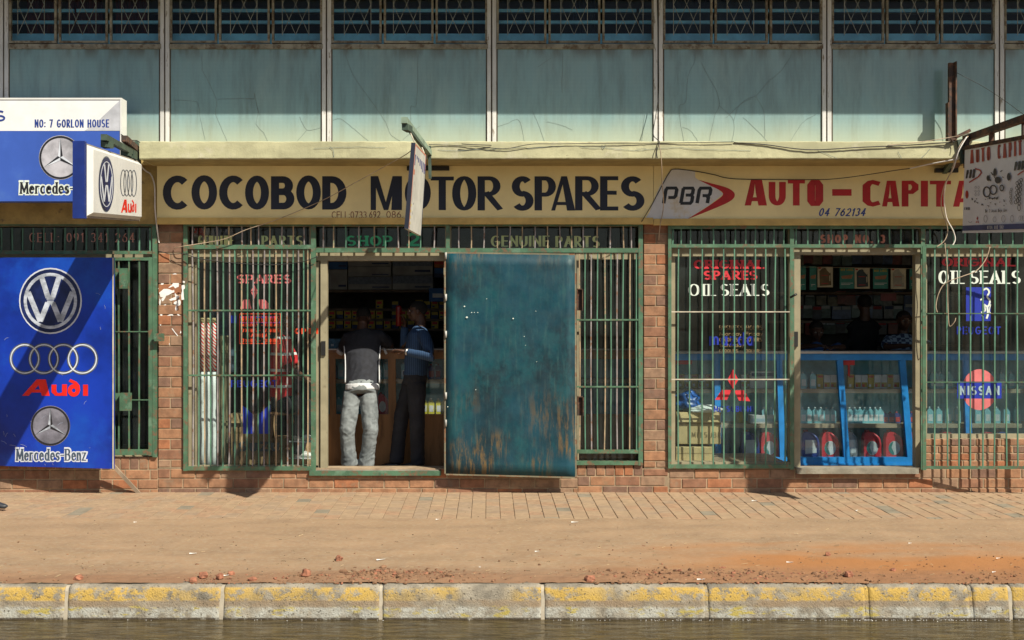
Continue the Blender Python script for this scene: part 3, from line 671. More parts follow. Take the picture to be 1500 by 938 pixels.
# ---------------------------------------------------------------- shopfront windows (frame, pane, painted lettering)
WG = -.10
red_l = mat('red_lettering', (.62,.035,.05), .5, var=.05); pink_l = mat('faded_red_lettering', (.62,.16,.17), .6, var=.08)
orange_l = mat('orange_red_lettering', (.75,.07,.02), .5, var=.04)
white_l = mat('white_lettering', (.72,.80,.74), .5, var=.04); blue_l = mat('blue_lettering', (.01,.03,.36), .5, var=.05)
lime_l = mat('pale_green_lettering', (.72,.78,.36), .6, var=.08, col2=(.55,.74,.42), thr=.55, s2=3); shopgreen_l = mat('green_lettering', (.06,.50,.25), .6, var=.08)
gold_l = mat('gold_lettering', (.25,.18,.09), .6, var=.08); dusty_red_l = mat('dull_red_lettering', (.85,.40,.32), .6); coral_l = mat('coral_lettering', (.70,.28,.20), .6)
darkblue_l = mat('dark_lettering', (.03,.05,.06), .6)
def shopwindow(px0, px1, py0, py1, head=8, side=5, foot=6, label=None, pane=True, m=alu, name='shop_window', wd=WG):
    f = MB(); f.pbox(px0, px1, py0, py0+head, wd-.05, wd+.03); f.pbox(px0, px1, py1-foot, py1, wd-.05, wd+.03)
    f.pbox(px0, px0+side, py0+head, py1-foot, wd-.05, wd+.029); f.pbox(px1-side, px1, py0+head, py1-foot, wd-.05, wd+.029)
    o = f.build(name, m, BLD, label=label)
    if pane:
        g = MB(); g.pbox(px0+side-1, px1-side+1, py0+head-1, py1-foot+1, wd-.005, wd); g.build('pane', pane_m, o)
    return o
GP = VP(WG)
w2l = shopwindow(276, 466, 366, 688, 18, 8, 6)
m = MB(); m.pbox(286, 289, 384, 682, WG-.03, WG+.02); m.pbox(289, 455, 380, 383, WG+.031, WG+.04); m.build('frame_bead', alu, w2l)
w2r = shopwindow(842, 942, 366, 682, 14, 6, 6)
w3l = shopwindow(983, 1162, 362, 683, 14, 6, 6)
w3r = shopwindow(1352, 1720, 362, 643, 14, 6, 7)
w1 = shopwindow(-240, 226, 372, 669, 9, 5, 6)
t1 = shopwindow(-240, 226, 327, 371, 5, 5, 4, name='transom_window'); t2a = shopwindow(270, 458, 326, 364, 6, 5, 3, name='transom_window'); t2b = shopwindow(458, 656, 326, 370, 6, 4, 8, name='transom_window'); t2c = shopwindow(656, 942, 326, 366, 6, 5, 3, name='transom_window')
t3a = shopwindow(980, 1159, 330, 361, 4, 4, 3, name='transom_window'); t3b = shopwindow(1159, 1352, 330, 362, 4, 4, 3, name='transom_window'); t3c = shopwindow(1352, 1720, 330, 361, 4, 4, 3, name='transom_window')
# door frames
m = MB(); m.pbox(463, 654, 370.5, 382, WG-.06, WG+.06); m.pbox(469.5, 479.5, 382, 690, WG-.02, WG+.055); m.pbox(463, 468, 382, 690, WG-.05, WG+.03); m.pbox(650, 656, 382, 690, WG-.05, WG+.03)
df2 = m.build('door_frame', alu, BLD)
m = MB(); m.pbox(470.5, 476.5, 500, 521, WG+.055, WG+.075); m.build('lock', black, df2)
m = MB(); m.pbox(1162, 1352, 362.5, 373, WG-.06, WG+.06); m.pbox(1163.5, 1172.5, 373, 687, WG-.02, WG+.055); m.pbox(1341, 1352, 373, 687, WG-.07, WG+.02)
df3 = m.build('door_frame', alu, BLD)
m = MB(); m.pbox(1163.5, 1169, 486, 508, WG+.055, WG+.08); m.build('lock', black, df3)
m = MB(); m.pbox(1168, 1346, 686.5, 694.5, -.12, .075); st = m.build('door_step', concrete, BLD)
m = MB(); m.pbox(453, 646, 690, 697, -.02, .045); m.build('threshold', green, BLD)
m = MB(); m.pbox(455, 644, 688.5, 690, -.25, .035); m.build('threshold_plate', concrete, BLD)
# lettering on shop 2's left window
def words(items, pl, m, par, name='lettering'):
    for it in items:
        ink = Ink(pl, .0016); ink.text(*it[:5], **(it[5] if len(it) > 5 else {})); o = ink.build(name, m, par)
    return o
SL_ = dict(tv=.26, th=.17, gap=.10, serif=.09)
SF = dict(tv=.17, th=.07, gap=.12, serif=.06)
words([('SPARES', 347, 426.5, 402.5, 415.5, SL_)], GP, pink_l, w2l)
ink = Ink(GP, .0016)
ink.poly([(372.5,418),(378.3,427),(372.5,438),(367,427)]); ink.poly([(357,439),(366,439),(368,452.5),(352,452.5),(354,444)]); ink.poly([(378,439),(388,439),(394,445),(396,452.5),(381,452.5)]); ink.build('three_diamond_logo', pink_l, w2l)
ink = Ink(GP, .0016)
for a, c_ in (((351,460),(411,460)), ((411,460),(411,503.5)), ((411,503.5),(351,503.5)), ((351,503.5),(351,460)), ((353,472),(409,472))): ink.ribbon([a, c_], 1.1, 1.1)
ink.text('BUSINESS HOURS', 354, 409, 463, 470.5, tv=.2, th=.12, gap=.14)
ink.text('MONDAY - FRIDAY', 354, 409, 474, 479, tv=.2, th=.14, gap=.14); ink.text('700HRS - 1730HRS', 355, 409, 481.3, 487, tv=.2, gap=.14)
ink.text('SATURDAY', 364, 396, 488.8, 494.3, tv=.2, th=.14, gap=.14); ink.text('700HRS - 1300HRS', 355, 409, 496.3, 502, tv=.2, gap=.14); ink.build('opening_hours', orange_l, w2l)
ink = Ink(GP, .001)
ink.poly([(338.5,462.5),(346,462.5),(346,473.5),(338.5,473.5)]); ink.poly([(351,463.5),(406,463.5),(406,466),(351,466)]); ink.poly([(352,471.5),(412,471.5),(412,473.5),(352,473.5)])
ink.build('lettering_bars', blue_l, w2l)
ink = Ink(GP, .001); ink.text('PEUGEOT', 338.5, 406.5, 557, 567.5, tv=.2, gap=.2); ink.build('lettering', blue_l, w2l); ink = Ink(GP, .001)
ink.poly([(356,595),(362,599),(371,608),(371,635.5),(356,635.5)]); ink.poly([(395.5,593),(389,598),(377.5,609),(377.5,635.5),(395.5,635.5)]); ink.poly([(371,608),(372.3,611),(372.3,635.5),(371,635.5)])
ink.build('twin_pillar_logo', blue_l, w2l)
words([('ISUZU', 341, 409, 647, 661.5, dict(tv=.32, th=.24, gap=.25))], GP, darkblue_l, w2l)
words([('OPEN', 431.5, 466, 481, 489.5, dict(tv=.3, gap=.2))], VP(WG+.07), orange_l, w2l)
words([('GENUINE', 290, 341+1, 345.5, 360, dict(tv=.24, th=.08, gap=.13)), ('PARTS', 383, 444, 345.5, 360.5, dict(tv=.26, th=.08, gap=.13))], GP, lime_l, t2a)
words([('GENUINE', 719, 805, 345.5, 361.5, dict(tv=.24, th=.08, gap=.11)), ('PARTS', 813.5, 878.5, 346, 362.5, dict(tv=.26, th=.08, gap=.11))], GP, lime_l, t2c)
words([('SHOP', 507.5, 575, 345.5, 360.5, dict(tv=.28, th=.15, gap=.18, serif=.08)), ('2', 596, 614.5, 341, 361, dict(tv=.24, th=.18))], GP, shopgreen_l, t2b)
words([('SHOP NO. 3', 1201.5, 1296.5, 344, 356.5, dict(tv=.27, th=.22, gap=.2))], GP, coral_l, t3b)
words([('CELL: 091 341 264', 43, 197.5, 341.5, 355, dict(tv=.13, th=.06, gap=.22, serif=.05))], GP, dusty_red_l, t1)
# shop 3's left window
words([('ORIGINAL', 1016, 1119.5, 381, 394, dict(tv=.34, th=.17, gap=.10, serif=.10)), ('SPARES', 1030.5, 1109.5, 396.8, 410, dict(tv=.3, th=.17, gap=.10, serif=.09))], GP, red_l, w3l)
words([('OIL', 1008, 1049, 416.3, 433.6, dict(tv=.24, th=.07, gap=.2, serif=.09)), ('SEALS', 1055, 1127, 416.3, 433.6, dict(tv=.24, th=.08, gap=.1, serif=.07))], GP, white_l, w3l)
words([('BUSINESS HOURS', 1053.5, 1117, 477, 483.8, dict(tv=.13, th=.08, gap=.16)), ('Monday-Friday', 1054, 1117, 486.5, 491.8, dict(tv=.13)), ('0800HRS - 1700HRS', 1053.5, 1116, 495, 500.5, dict(tv=.14)), ('Saturday', 1054, 1090, 503.5, 508.5, dict(tv=.13)), ('0800HRS - 1300HRS', 1053.5, 1116, 511.8, 516.6, dict(tv=.14))], GP, gold_l, w3l, 'opening_hours')
words([('mazda', 1039, 1103.5, 487, 506.5, dict(tv=.15, th=.12, gap=.16)), ('MITSUBISHI', 1045.5, 1103.5, 595, 603.3, dict(tv=.18, th=.15, gap=.2))], VP(WG+.001), blue_l, w3l)
ink = Ink(GP, .0016); ink.poly([(1073.7,541),(1081.5,556.5),(1073.7,570),(1065.7,556.5)]); ink.poly([(1057,571.5),(1071.8,571.5),(1064.8,586),(1047.3,586)]); ink.poly([(1075,572),(1090,572),(1099,588),(1082.5,587.2)]); ink.build('three_diamond_logo', red_l, w3l)
# shop 3's right window
words([('ORIGINAL', 1379.5, 1487.5, 378, 390.5, dict(tv=.34, th=.17, gap=.10, serif=.10))], GP, red_l, w3r)
words([('OIL', 1374.5, 1413, 396.7, 416, dict(tv=.22, th=.07, gap=.2, serif=.09)), ('SEALS', 1420, 1495, 396.7, 416, dict(tv=.22, th=.08, gap=.1, serif=.07))], GP, white_l, w3r)
ink = Ink(GP, .0012); ink.poly([(1415,421),(1451.5,421),(1451.5,470.5),(1415,470.5)]); ink.build('blue_square', blue_l, w3r)
ink = Ink(GP, .0012); ink.text('PEUGEOT', 1401, 1466, 478.5, 490, tv=.19, th=.15, gap=.18); ink.build('lettering', blue_l, w3r)
ink = Ink(GP, .0012); ink.poly([(1402,559),(1467,559),(1467,584),(1402,584)]); ink.build('blue_bar', blue_l, w3r)
ink = Ink(GP, .0006); ink.disc(1434.8, 571, 25.7, 30); ink.build('red_disc_logo', pink_l, w3r)
words([('NISSAN', 1406, 1464, 565.5, 579, dict(tv=.20, th=.17, gap=.2))], VP(WG+.003), mat('grey_lettering', (.30,.42,.50), .6), w3r)
ink = Ink(VP(WG+.003), .0012)
for path, t in (([(1439,426),(1445,423),(1449,428),(1446,435),(1450,441),(1447,449),(1441,446)], 2.6), ([(1441,446),(1443,455),(1437,458)], 2.4), ([(1446,449),(1447,460),(1445,467)], 2.8), ([(1439,462),(1440,467)], 2.2), ([(1441,436),(1436,440)], 2.2), ([(1451,446),(1449,456),(1452,460)], 1.4)):
    ink.ribbon([(v.x, v.y) for v in smooth_path([(x, y, 0) for x, y in path], 4)], t, t)
ink.build('rearing_animal_logo', white_l, w3r)
# ---------------------------------------------------------------- painted boards over the shops
def board(px0, px1, py0, py1, name, label, cat='sign board', m=beige):
    a = P((px0+px1)/2, py1, .08); r_ = root(name, label, cat, a)
    mb = MB(); mb.pbox(px0, px1, py0, py1, .051, .08); mb.build('board', m, r_)
    mb = MB(); mb.pbox(px0, px1, py1-9.5, py1-.5, .081, .096); mb.build('lip', mat('ochre_lip', (.55,.40,.14), .8, var=.1), r_)
    return r_
B2 = board(230, 957, 242, 328.5, 'shop_sign', 'long cream painted board lettered in big navy capitals over the middle shop')
PL8 = VP(.08); NV = navy
LT = [('C',238.5,276.6,257.5,307.5),('O',280.5,318,257,307.2),('C',321,357.6,257.5,307.3),('O',359,394,257.6,307.3),('B',397,431.3,258.5,307),('O',434,470,257.3,307),('D',472,507.5,258.4,307.3),
 ('M',543,588.8,258.3,308),('O',593,631,258,308),('T',631,664.8,259,308),('O',662.3,697.7,258.3,308.6),('R',699.6,735,258.6,308.5),
 ('S',749,781.6,258.4,309),('P',783,814.3,258.6,308.5),('A',807.4,842.6,258.5,308.7),('R',842.4,879,258.5,308.5),('E',879,905.6,258.5,308.6),('S',909,944,258.5,309)]
for i, (ch, x0, x1, y0, y1) in enumerate(LT):
    ink = Ink(PL8, .0015); tv, th = (.245, .20) if i < 7 else (.215, .115)
    if ch == 'O': tv, th = (.235, .18) if i < 7 else (.235, .10)
    if ch == 'S': tv, th = .23, .15
    if ch == 'C': tv, th = .24, .19
    if ch == 'M': tv, th = .20, .2
    W_ = (x1-x0)/(y1-y0)
    if ch == 'M':
        def q(u, v): return (x0+u*(x1-x0), y0+(1-v)*(y1-y0))
        ink.poly([q(.0,0),q(.0,1),q(.17,1),q(.17,0)]); ink.poly([q(.66,0),q(.72,1),q(1,1),q(1,0)]); ink.poly([q(.04,1),q(.24,1),q(.56,0),q(.42,0)]); ink.poly([q(.42,0),q(.56,0),q(.86,1),q(.70,1)])
    elif ch == 'A' :
        def q(u, v): return (x0+u*(x1-x0), y0+(1-v)*(y1-y0))
        ink.poly([q(0,0),q(.16,0),q(.58,1),q(.42,1)]); ink.poly([q(.66,0),q(1,0),q(.66,1),q(.42,1)]); ink.poly([q(.2,.16),q(.8,.16),q(.8,.25),q(.24,.25)])
    elif ch == 'P' and i > 7:
        ink.text(ch, x0, x1, y0, y1, tv=.22, th=.12)
    else: ink.text(ch, x0, x1, y0, y1, tv=tv, th=th)
    ink.build('painted_letter', NV, B2)
ink = Ink(PL8, .0014); ink.text('CELL:0733', 486, 537, 310, 320, tv=.10, gap=.12); ink.text('692', 541, 557, 309.5, 319.5, tv=.10, gap=.14); ink.text('086.', 566, 590, 309.5, 319.5, tv=.10, gap=.14); ink.build('phone_number', mat('brown_red_lettering', (.22,.05,.03), .6), B2)
B3 = board(957.6, 1720, 242, 330, 'shop_sign', 'cream painted board with dark red capitals and swoosh logo over the right shop')
ink = Ink(PL8, .0006)
def z6(pts, ox=940, oy=235): return [(x/6+ox, y/6+oy) for x, y in pts]
gw_m = mat('grey_white_paint', (.66,.69,.72), .8, var=.05, col2=(.58,.54,.44), thr=.6, s2=3)
wp = [(v.x, v.y) for v in smooth_path([(10,532,0),(60,470,0),(105,360,0),(150,250,0),(200,165,0),(250,95,0),(290,75,0)], 4)]
ink.poly(z6([(110,532)]+wp+[(470,92),(470,150),(500,174),(640,215),(660,245),(715,295),(600,390),(400,518),(380,532)])); ink.build('swoosh_ground', gw_m, B3)
dkred = mat('dark_red_paint', (.46,.012,.014), .55, var=.08)
ink = Ink(PL8, .0018)
outer = [(v.x, v.y) for v in smooth_path([(497,172,0),(640,210,0),(745,240,0),(800,272,0),(818,305,0),(800,342,0),(740,380,0),(600,440,0),(400,518,0)], 3)]
inner = [(v.x, v.y) for v in smooth_path([(497,172,0),(600,222,0),(675,258,0),(708,282,0),(714,300,0),(700,322,0),(655,355,0),(560,420,0),(400,518,0)], 3)]
h = .0018
mbv = [PL8.hit(*p, h) for p in z6(outer)]; mbi = [PL8.hit(*p, h) for p in z6(inner)]; n_ = len(mbv)
ink.mb.add(mbv+mbi, [(i, i+1, n_+i+1, n_+i) for i in range(n_-1)]); ink.build('chevron', dkred, B3)
ink = Ink(PL8, .0018)
def slant(x, y): return (x, y)
def pbr(x0, x1, y0, y1, k, ink, th=5.2):     # squared italic letters of the logo
    H = y1-y0; W = (x1-x0)
    def q(u, v): return (x0+u*W+v*H*.17, y1-v*H)
    L = {'P': [[(0,0),(0,.86),(.08,1),(.72,1),(.82,.88),(.82,.50),(.72,.38),(.28,.38)]],
         'B': [[(.04,0),(.04,1)], [(0,1),(.72,1),(.8,.9),(.8,.66),(.7,.54)], [(.3,.54),(.74,.54),(.84,.42),(.84,.12),(.74,0),(0,0)]],
         'R': [[(0,0),(0,.86),(.08,1),(.78,1),(.86,.88),(.86,.62),(.76,.50),(.32,.50)], [(.6,.5),(.78,.38),(.78,0)]]}[k]
    for p in L: ink.ribbon([q(.08+u*.9, .08+v*.84) for u, v in p], th, th*.85)
pbr(970, 991.5, 273.6, 300.3, 'P', ink); pbr(994.5, 1016, 273.8, 300.2, 'B', ink); pbr(1019, 1040.5, 273.8, 300, 'R', ink); ink.build('logo_letters', mat('black_paint', (.012,.014,.018), .5), B3)
LT3 = [('A',1090.8,1123.3,263.8,301.3),('U',1126,1151,263.8,301.3),('T',1154,1179,263.8,301.3),('O',1181.7,1206.5,264,302),('C',1263,1288.8,264.3,302.5),('A',1292,1317.5,265,302.7),('P',1320.8,1345.5,265,302.8),('I',1348.8,1359.3,265,302.8),('T',1362,1393,265,303),('A',1396,1428,265,303),('L',1432,1452,265,303),('-',0,0,0,0)]
for ch, x0, x1, y0, y1 in LT3:
    ink = Ink(PL8, .0015)
    def q(u, v): return (x0+u*(x1-x0), y0+(1-v)*(y1-y0))
    if ch == '-': ink.poly([(1219,277.4),(1247.3,277.4),(1247.3,287),(1219,287)])
    elif ch == 'I': ink.poly([q(0,0),q(1,0),q(1,1),q(0,1)])
    elif ch == 'A': ink.poly([q(0,0),q(.28,0),q(.42,.5),q(.47,1),q(.28,1)]); ink.poly([q(.62,0),q(1,0),q(.78,1),q(.44,1),q(.5,.5)]); ink.poly([q(.2,.17),q(.7,.17),q(.7,.32),q(.2,.32)])
    elif ch == 'U': ink.text('U', x0, x1, y0, y1, tv=.26, th=.16)
    elif ch == 'T': ink.poly([q(0,.86),q(1,.86),q(1,1),q(0,1)]); ink.poly([q(.3,0),q(.69,0),q(.69,.87),q(.3,.87)])
    elif ch == 'O':
        ink.ribbon([q(.26+a*.48, b_) for a, b_ in [(0,.2),(0,.8),(.25,.93),(.75,.93),(1,.8),(1,.2),(.75,.07),(.25,.07),(0,.2)]], 11.5, 5.2, close=True)
    elif ch == 'C':
        ink.ribbon([q(*p) for p in [(.98,.86),(.6,.93),(.42,.90),(.24,.78),(.24,.22),(.42,.1),(.6,.07),(.98,.14)]], 11.5, 6)
    elif ch == 'P':
        ink.poly([q(0,0),q(.40,0),q(.40,1),q(0,1)]); ink.ribbon([q(*p) for p in [(.3,.93),(.6,.93),(.80,.82),(.80,.68),(.6,.56),(.3,.56)]], 9.5, 5.5)
    elif ch == 'L': ink.poly([q(0,0),q(.45,0),q(.45,1),q(0,1)]); ink.poly([q(.4,0),q(1,0),q(1,.15),q(.4,.15)])
    ink.build('painted_letter', dkred, B3)
ink = Ink(PL8, .0015); ink.text('04 762134', 1198.5, 1270, 305.2, 316.8, tv=.17, th=.13, gap=.15, slant=.28); ink.build('phone_number', mat('ultramarine_lettering', (.01,.05,.30), .5), B3)
ink = Ink(PL8, .0015); ink.poly([(1195,320.3),(1260,320.3),(1327,320.9),(1260,322.3),(1195,324.8)]); ink.build('underline', dkred, B3)
# ---------------------------------------------------------------- grilles
GW = .022
def gpt(px, py, w=GW): return P(px, py, w)
def grille(name, label, cat, bars, y0, y1, rails, frame, w=GW, wf=None, pal=(green_dk,), t=.0118, group='green burglar grilles along the shop front', rail_m=green, extra=None, seed=1, rt=.016):
    wf = wf or (lambda x: w)
    a = P((frame[0]+frame[1])/2, y1, w); r_ = root(name, label, cat, a, group); rnd = random.Random(seed)
    for i, x in enumerate(bars):
        b = MB(); dx = rnd.uniform(-.9, .9); wv = wf(x); bw = rnd.uniform(-1.1, 1.1)*(y1-y0 > 100)
        N = 6; pts = [P(x+dx*k/N+bw*math.sin(math.pi*k/N)+rnd.uniform(-.25,.25), y0+(y1-y0)*k/N, wv-.004) for k in range(N+1)]
        for k in range(N): b.bar(pts[k], pts[k+1], t)
        b.build('bar', pal[i % len(pal)] if len(pal) > 1 else pal[0], r_)
    for (ra, rb_, ry, th) in rails:
        b = MB(); p, q = P(ra, ry, wf(ra)+.004), P(rb_, ry, wf(rb_)+.004); b.bar(p, q, rt if th is None else th, (0, 1, 0), .012); b.build('rail', rail_m, r_)
    return r_
def frame_bar(r_, x0, x1, y0, y1, w0, w1, m=green, name='frame_member', wf=None):
    b = MB()
    if wf:
        vs = []
        for (x, y) in ((x0,y0),(x1,y0),(x1,y1),(x0,y1)): vs.append(P(x, y, wf(x)+w1))
        b.prism(vs, (0, w1-w0, 0))
    else: b.pbox(x0, x1, y0, y1, w0*.4, w1*.45)
    return b.build(name, m, r_)
pal2 = (bar_grey, green_dk, bar_rust, green_dk, bar_grey, green_dk)
g2 = grille('window_grille', 'tall green barred grille before the window with striped red and white rolls', 'grille',
  [282,291,300,308.7,318,327,336,344,354,362.3,370.7,378.7,387.6,395.3,404,413,421,429.6,437.3,445,451], 362, 686, [(274,459,455,None),(274,459,550,None)], (268,462), pal=pal2, seed=2)
frame_bar(g2, 268.5, 274.5, 326, 690, .02, .075); frame_bar(g2, 455.5, 462.5, 331, 697, .02, .078); frame_bar(g2, 274.5, 455.5, 683.5, 689.5, .03, .075)
t = grille('transom_grille', 'row of short bars over pale lettered transom left of the open doorway', 'grille', [282.3,300,317.7,335.6,354.3,367.3,379,395.3,413.3,429.6,445], 330, 362, [], (270,460), pal=(bar_grey,bar_rust), t=.0118)
frame_bar(t, 268.5, 462.5, 325.5, 331, .03, .09); frame_bar(t, 274.6, 455.4, 358.8, 365, .03, .077)
t = grille('transom_grille', 'row of short bars over the green lettered transom above the open doorway', 'grille', [474,489,506.4,525.6,548,565,583,599,616.5,636.6], 330, 366, [], (462,654), pal=(bar_grey,bar_rust,green_dk), seed=4)
frame_bar(t, 462.6, 659, 325.5, 331, .03, .09); frame_bar(t, 462.7, 653, 363.6, 370, .03, .077); frame_bar(t, 653.2, 659, 331.2, 370, .03, .078)
t = grille('transom_grille', 'row of short bars over the pale lettered transom above the teal steel door', 'grille', [672,690.6,709.5,728,747.3,765.4,784,802,820,837,854.4,875,894.3,913,924.4], 330, 366, [], (659,941), pal=(bar_grey,bar_rust), seed=5)
frame_bar(t, 659.1, 941.5, 325.8, 331.2, .03, .09); frame_bar(t, 653.1, 935.2, 363.8, 370.2, .03, .0775)
g2r = grille('window_grille', 'narrow green barred grille between the teal steel door and the right brick pier', 'grille', [848.6,857,866,875.7,885.8,895,904.5,913,923,932], 366, 664, [(843,936,468.7,None),(843,936,566.7,None)], (843,941), pal=(bar_rust,green_dk,bar_grey,green_dk), seed=6)
frame_bar(g2r, 935.4, 941.8, 331.3, 682, .02, .076); frame_bar(g2r, 843, 935.3, 659, 664.5, .03, .07); frame_bar(g2r, 843, 935.3, 675.5, 681.5, .03, .07)
for y0_, y1_, x_ in ((423,455,845), (581,609,846)):
    b = MB(); b.pbox(x_, x_+9, y0_, y1_, .07, .075); b.pbox(x_, x_+1.2, y0_, y1_, .075, .11); b.pbox(x_+7.8, x_+9, y0_, y1_, .075, .11); b.pbox(x_, x_+9, y0_, y0_+1.2, .0755, .11); b.build('lock_box', rust, g2r)
g3 = grille('window_grille', 'green barred grille over the shop window with three red diamonds and cartons inside', 'grille', [994,1011,1028.6,1044.4,1060,1075.6,1091.4,1106.4,1121.3,1136,1149.6], 360, 684, [(982,1159,457,.011),(982,1159,556,.011)], (979,1163), pal=(green_dk,), seed=7, t=.0125, rail_m=lattice_m)
frame_bar(g3, 978.8, 983.6, 330, 686.5, .02, .075); frame_bar(g3, 1157.3, 1163.3, 337, 688, .02, .076); frame_bar(g3, 983.7, 1157.2, 680.7, 686.4, .03, .074)
b = MB(); b.tube([P(1158, 436, .09), P(1163, 433, .12), P(1167, 431, .12)], .012, 8); b.build('door_stop', black, g3)
t = grille('transom_grille', 'row of short bars over the dark transom left of the coral shop number', 'grille', [986,998,1011.6,1027.6,1044.7,1062,1077.4,1092.5,1106.6,1120.5,1134,1148.5], 334, 360, [], (979,1159), pal=(green_dk,), seed=8, t=.0125)
frame_bar(t, 983.7, 1164, 330.2, 335.5, .03, .085); frame_bar(t, 983.7, 1157.2, 357.8, 362.8, .03, .077); frame_bar(t, 1157.3, 1161.5, 335.6, 357.7, .03, .077)
t = grille('transom_grille', 'row of short bars over the transom lettered with the coral shop number', 'grille', [1166+17.1*i for i in range(11)], 334, 360, [], (1161,1352), pal=(green_dk,), seed=9, t=.0125)
frame_bar(t, 1164.1, 1349, 330.2, 335.5, .03, .085); frame_bar(t, 1163.4, 1349, 358, 363, .03, .077)
t = grille('transom_grille', 'row of short bars over the dark transom behind the large parts sign', 'grille', [1362+17.3*i for i in range(19)], 334, 360, [], (1352,1700), pal=(green_dk,), seed=10, t=.0125)
frame_bar(t, 1349.1, 1700, 330.3, 335.6, .03, .085); frame_bar(t, 1355.1, 1700, 358.2, 363.2, .03, .077); frame_bar(t, 1349.2, 1355, 335.7, 688, .03, .078)
wg = lambda x: .085+.15*(x-1352)/148
gg = grille('barred_gate', 'green barred gate standing ajar before the window with a red disc badge', 'gate', [1369,1387.5,1404.6,1421.6,1438.7,1456.5,1473.6,1490.6,1508,1525], 361, 686, [(1352,1536,459.5,.011),(1352,1536,560,.011)], (1352,1536), w=.10, wf=wg, pal=(green_dk,), seed=11, t=.0125)
frame_bar(gg, 1351.5, 1356.8, 361, 689, 0, .012, wf=wg); frame_bar(gg, 1356.9, 1531, 683, 687.5, 0, .012, wf=wg); frame_bar(gg, 1356.9, 1531, 359, 363.3, 0, .012, wf=wg); frame_bar(gg, 1531.1, 1537, 359, 689, 0, .012, wf=wg)
# the wall inside between gate and jamb
g1 = grille('barred_gate', 'green barred gate with two lock boxes beside the tall blue car badge board', 'gate', [174,189,204.3], 381, 660, [(166,218,486,.011),(166,218,586,.011)], (165,222), pal=(green,), seed=12, t=.0135)
frame_bar(g1, 217.5, 223, 377, 668, .03, .075); frame_bar(g1, 160, 217.4, 377.3, 381.8, .03, .074); frame_bar(g1, 160, 217.4, 658.5, 667, .03, .074); frame_bar(g1, 223.3, 229.5, 345, 670, .01, .08); frame_bar(g1, 162, 168.4, 381.9, 658.4, .03, .073)
for (x0, x1, y0, y1) in ((168.6,185.6,393,423), (169,190.6,576,602)):
    b = MB(); b.pbox(x0, x1, y0, y1, .074, .078); b.pbox(x0+6, x0+7.2, y0, y1, .0785, .14); b.pbox(x1-1.2, x1, y0, y1, .0785, .14); b.pbox(x0+7.3, x1-1.3, y0, y0+1.2, .0785, .14); b.pbox(x0+7.2, x1-1.2, y0+1.3, y1, .12, .139); b.build('lock_box', green, g1)
b = MB(); b.pbox(226, 240, 488.5, 500, .08, .10); b.build('bracket_plate', green, g1)
t = grille('transom_grille', 'dark green bars over the transom window with dull red lettering at the left', 'grille', [2.4+15.55*i for i in range(-13, 15)], 334, 370, [], (-240,222), pal=(green_dk,), seed=13, t=.0125)
frame_bar(t, -240, 229.5, 324.8, 330.5, .03, .085); frame_bar(t, -240, 222.5, 367.8, 372.3, .03, .077); frame_bar(t, 222.6, 228.8, 330.6, 344.9, .02, .08)
# ---------------------------------------------------------------- teal sheet-steel door leaf
teal = mat('teal_steel', (.001,.036,.058), .42, var=.35, vs=1.6, spec=.5, stretch=(1.2,1,.8), col2=(.002,.068,.088), thr=.55, s2=2.2, soft=.10, bump=.3, bs=20)
n, l, b = nodes(teal); old = b.inputs['Base Color'].links[0].from_socket
geo = n.new('ShaderNodeNewGeometry'); sep = n.new('ShaderNodeSeparateXYZ'); l.new(geo.outputs['Position'], sep.inputs[0])
s1 = mrange(noi(9, (2.2,1,.30), 8, .75, 4), .47, .60)
iv = n.new('ShaderNodeMath'); iv.operation = 'SUBTRACT'; iv.inputs[0].default_value = 2.2; l.new(sep.outputs['Z'], iv.inputs[1])
low = mrange(iv.outputs[0], 1.0, 1.75)
tp = mrange(sep.outputs['Z'], 2.05, 2.45)
def addc(a, c):
    x = n.new('ShaderNodeMath'); x.operation = 'ADD'; x.use_clamp = True; l.new(a, x.inputs[0]); l.new(c, x.inputs[1]); return x.outputs[0]
f = mul(mul(addc(mul(low, .95), mul(tp, .5)), s1), mrange(noi(1.9, (1,1,1), 3, .5, 8), .40, .60))
c = mixc(f, old, (.15,.095,.035))
f2 = mul(mrange(noi(13, (2.6,1,.22), 8, .75, 14), .52, .66), .30)
c = mixc(f2, c, (.05,.13,.125))
f3 = mul(mrange(noi(5, (.5,1,3), 8, .7, 24), .56, .72), .35)
c = mixc(f3, c, (.006,.05,.07))
l.new(c, b.inputs['Base Color'])
dr = mrange(noi(8, (1,1,1), 6, .6, 2), .3, .7); rr = n.new('ShaderNodeMapRange'); rr.inputs[3].default_value = .45; rr.inputs[4].default_value = .7; l.new(dr, rr.inputs[0]); l.new(rr.outputs[0], b.inputs['Roughness'])
wd_ = lambda x: .10+.085*(x-652)/190
TD = root('steel_door', 'teal sheet steel door leaf swung open against the shop window, scraped brown at its foot', 'door', P(747, 698, .14))
corn = [(653.2,371.5), (842,374), (842.5,698.5), (653.2,693.8)]
N = 14; M_ = 20; vs = []; 
for j in range(M_+1):
    for i in range(N+1):
        u, v = i/N, j/M_
        x = (corn[0][0]*(1-u)+corn[1][0]*u)*(1-v)+(corn[3][0]*(1-u)+corn[2][0]*u)*v; y = (corn[0][1]*(1-u)+corn[1][1]*u)*(1-v)+(corn[3][1]*(1-u)+corn[2][1]*u)*v
        bulge = .006*noise.noise(Vector((u*3, v*4, 2)))*min(1, 8*u*(1-u)*4*v*(1-v)*4)
        vs.append(P(x, y, wd_(x)+bulge))
mb = MB(); k = len(vs); fs = [(j*(N+1)+i, j*(N+1)+i+1, (j+1)*(N+1)+i+1, (j+1)*(N+1)+i) for j in range(M_) for i in range(N)]
mb.add(vs, fs, True); so_ = mb.build('steel_sheet', teal, TD); sm = so_.modifiers.new('t', 'SOLIDIFY'); sm.thickness = .003; sm.offset = -1
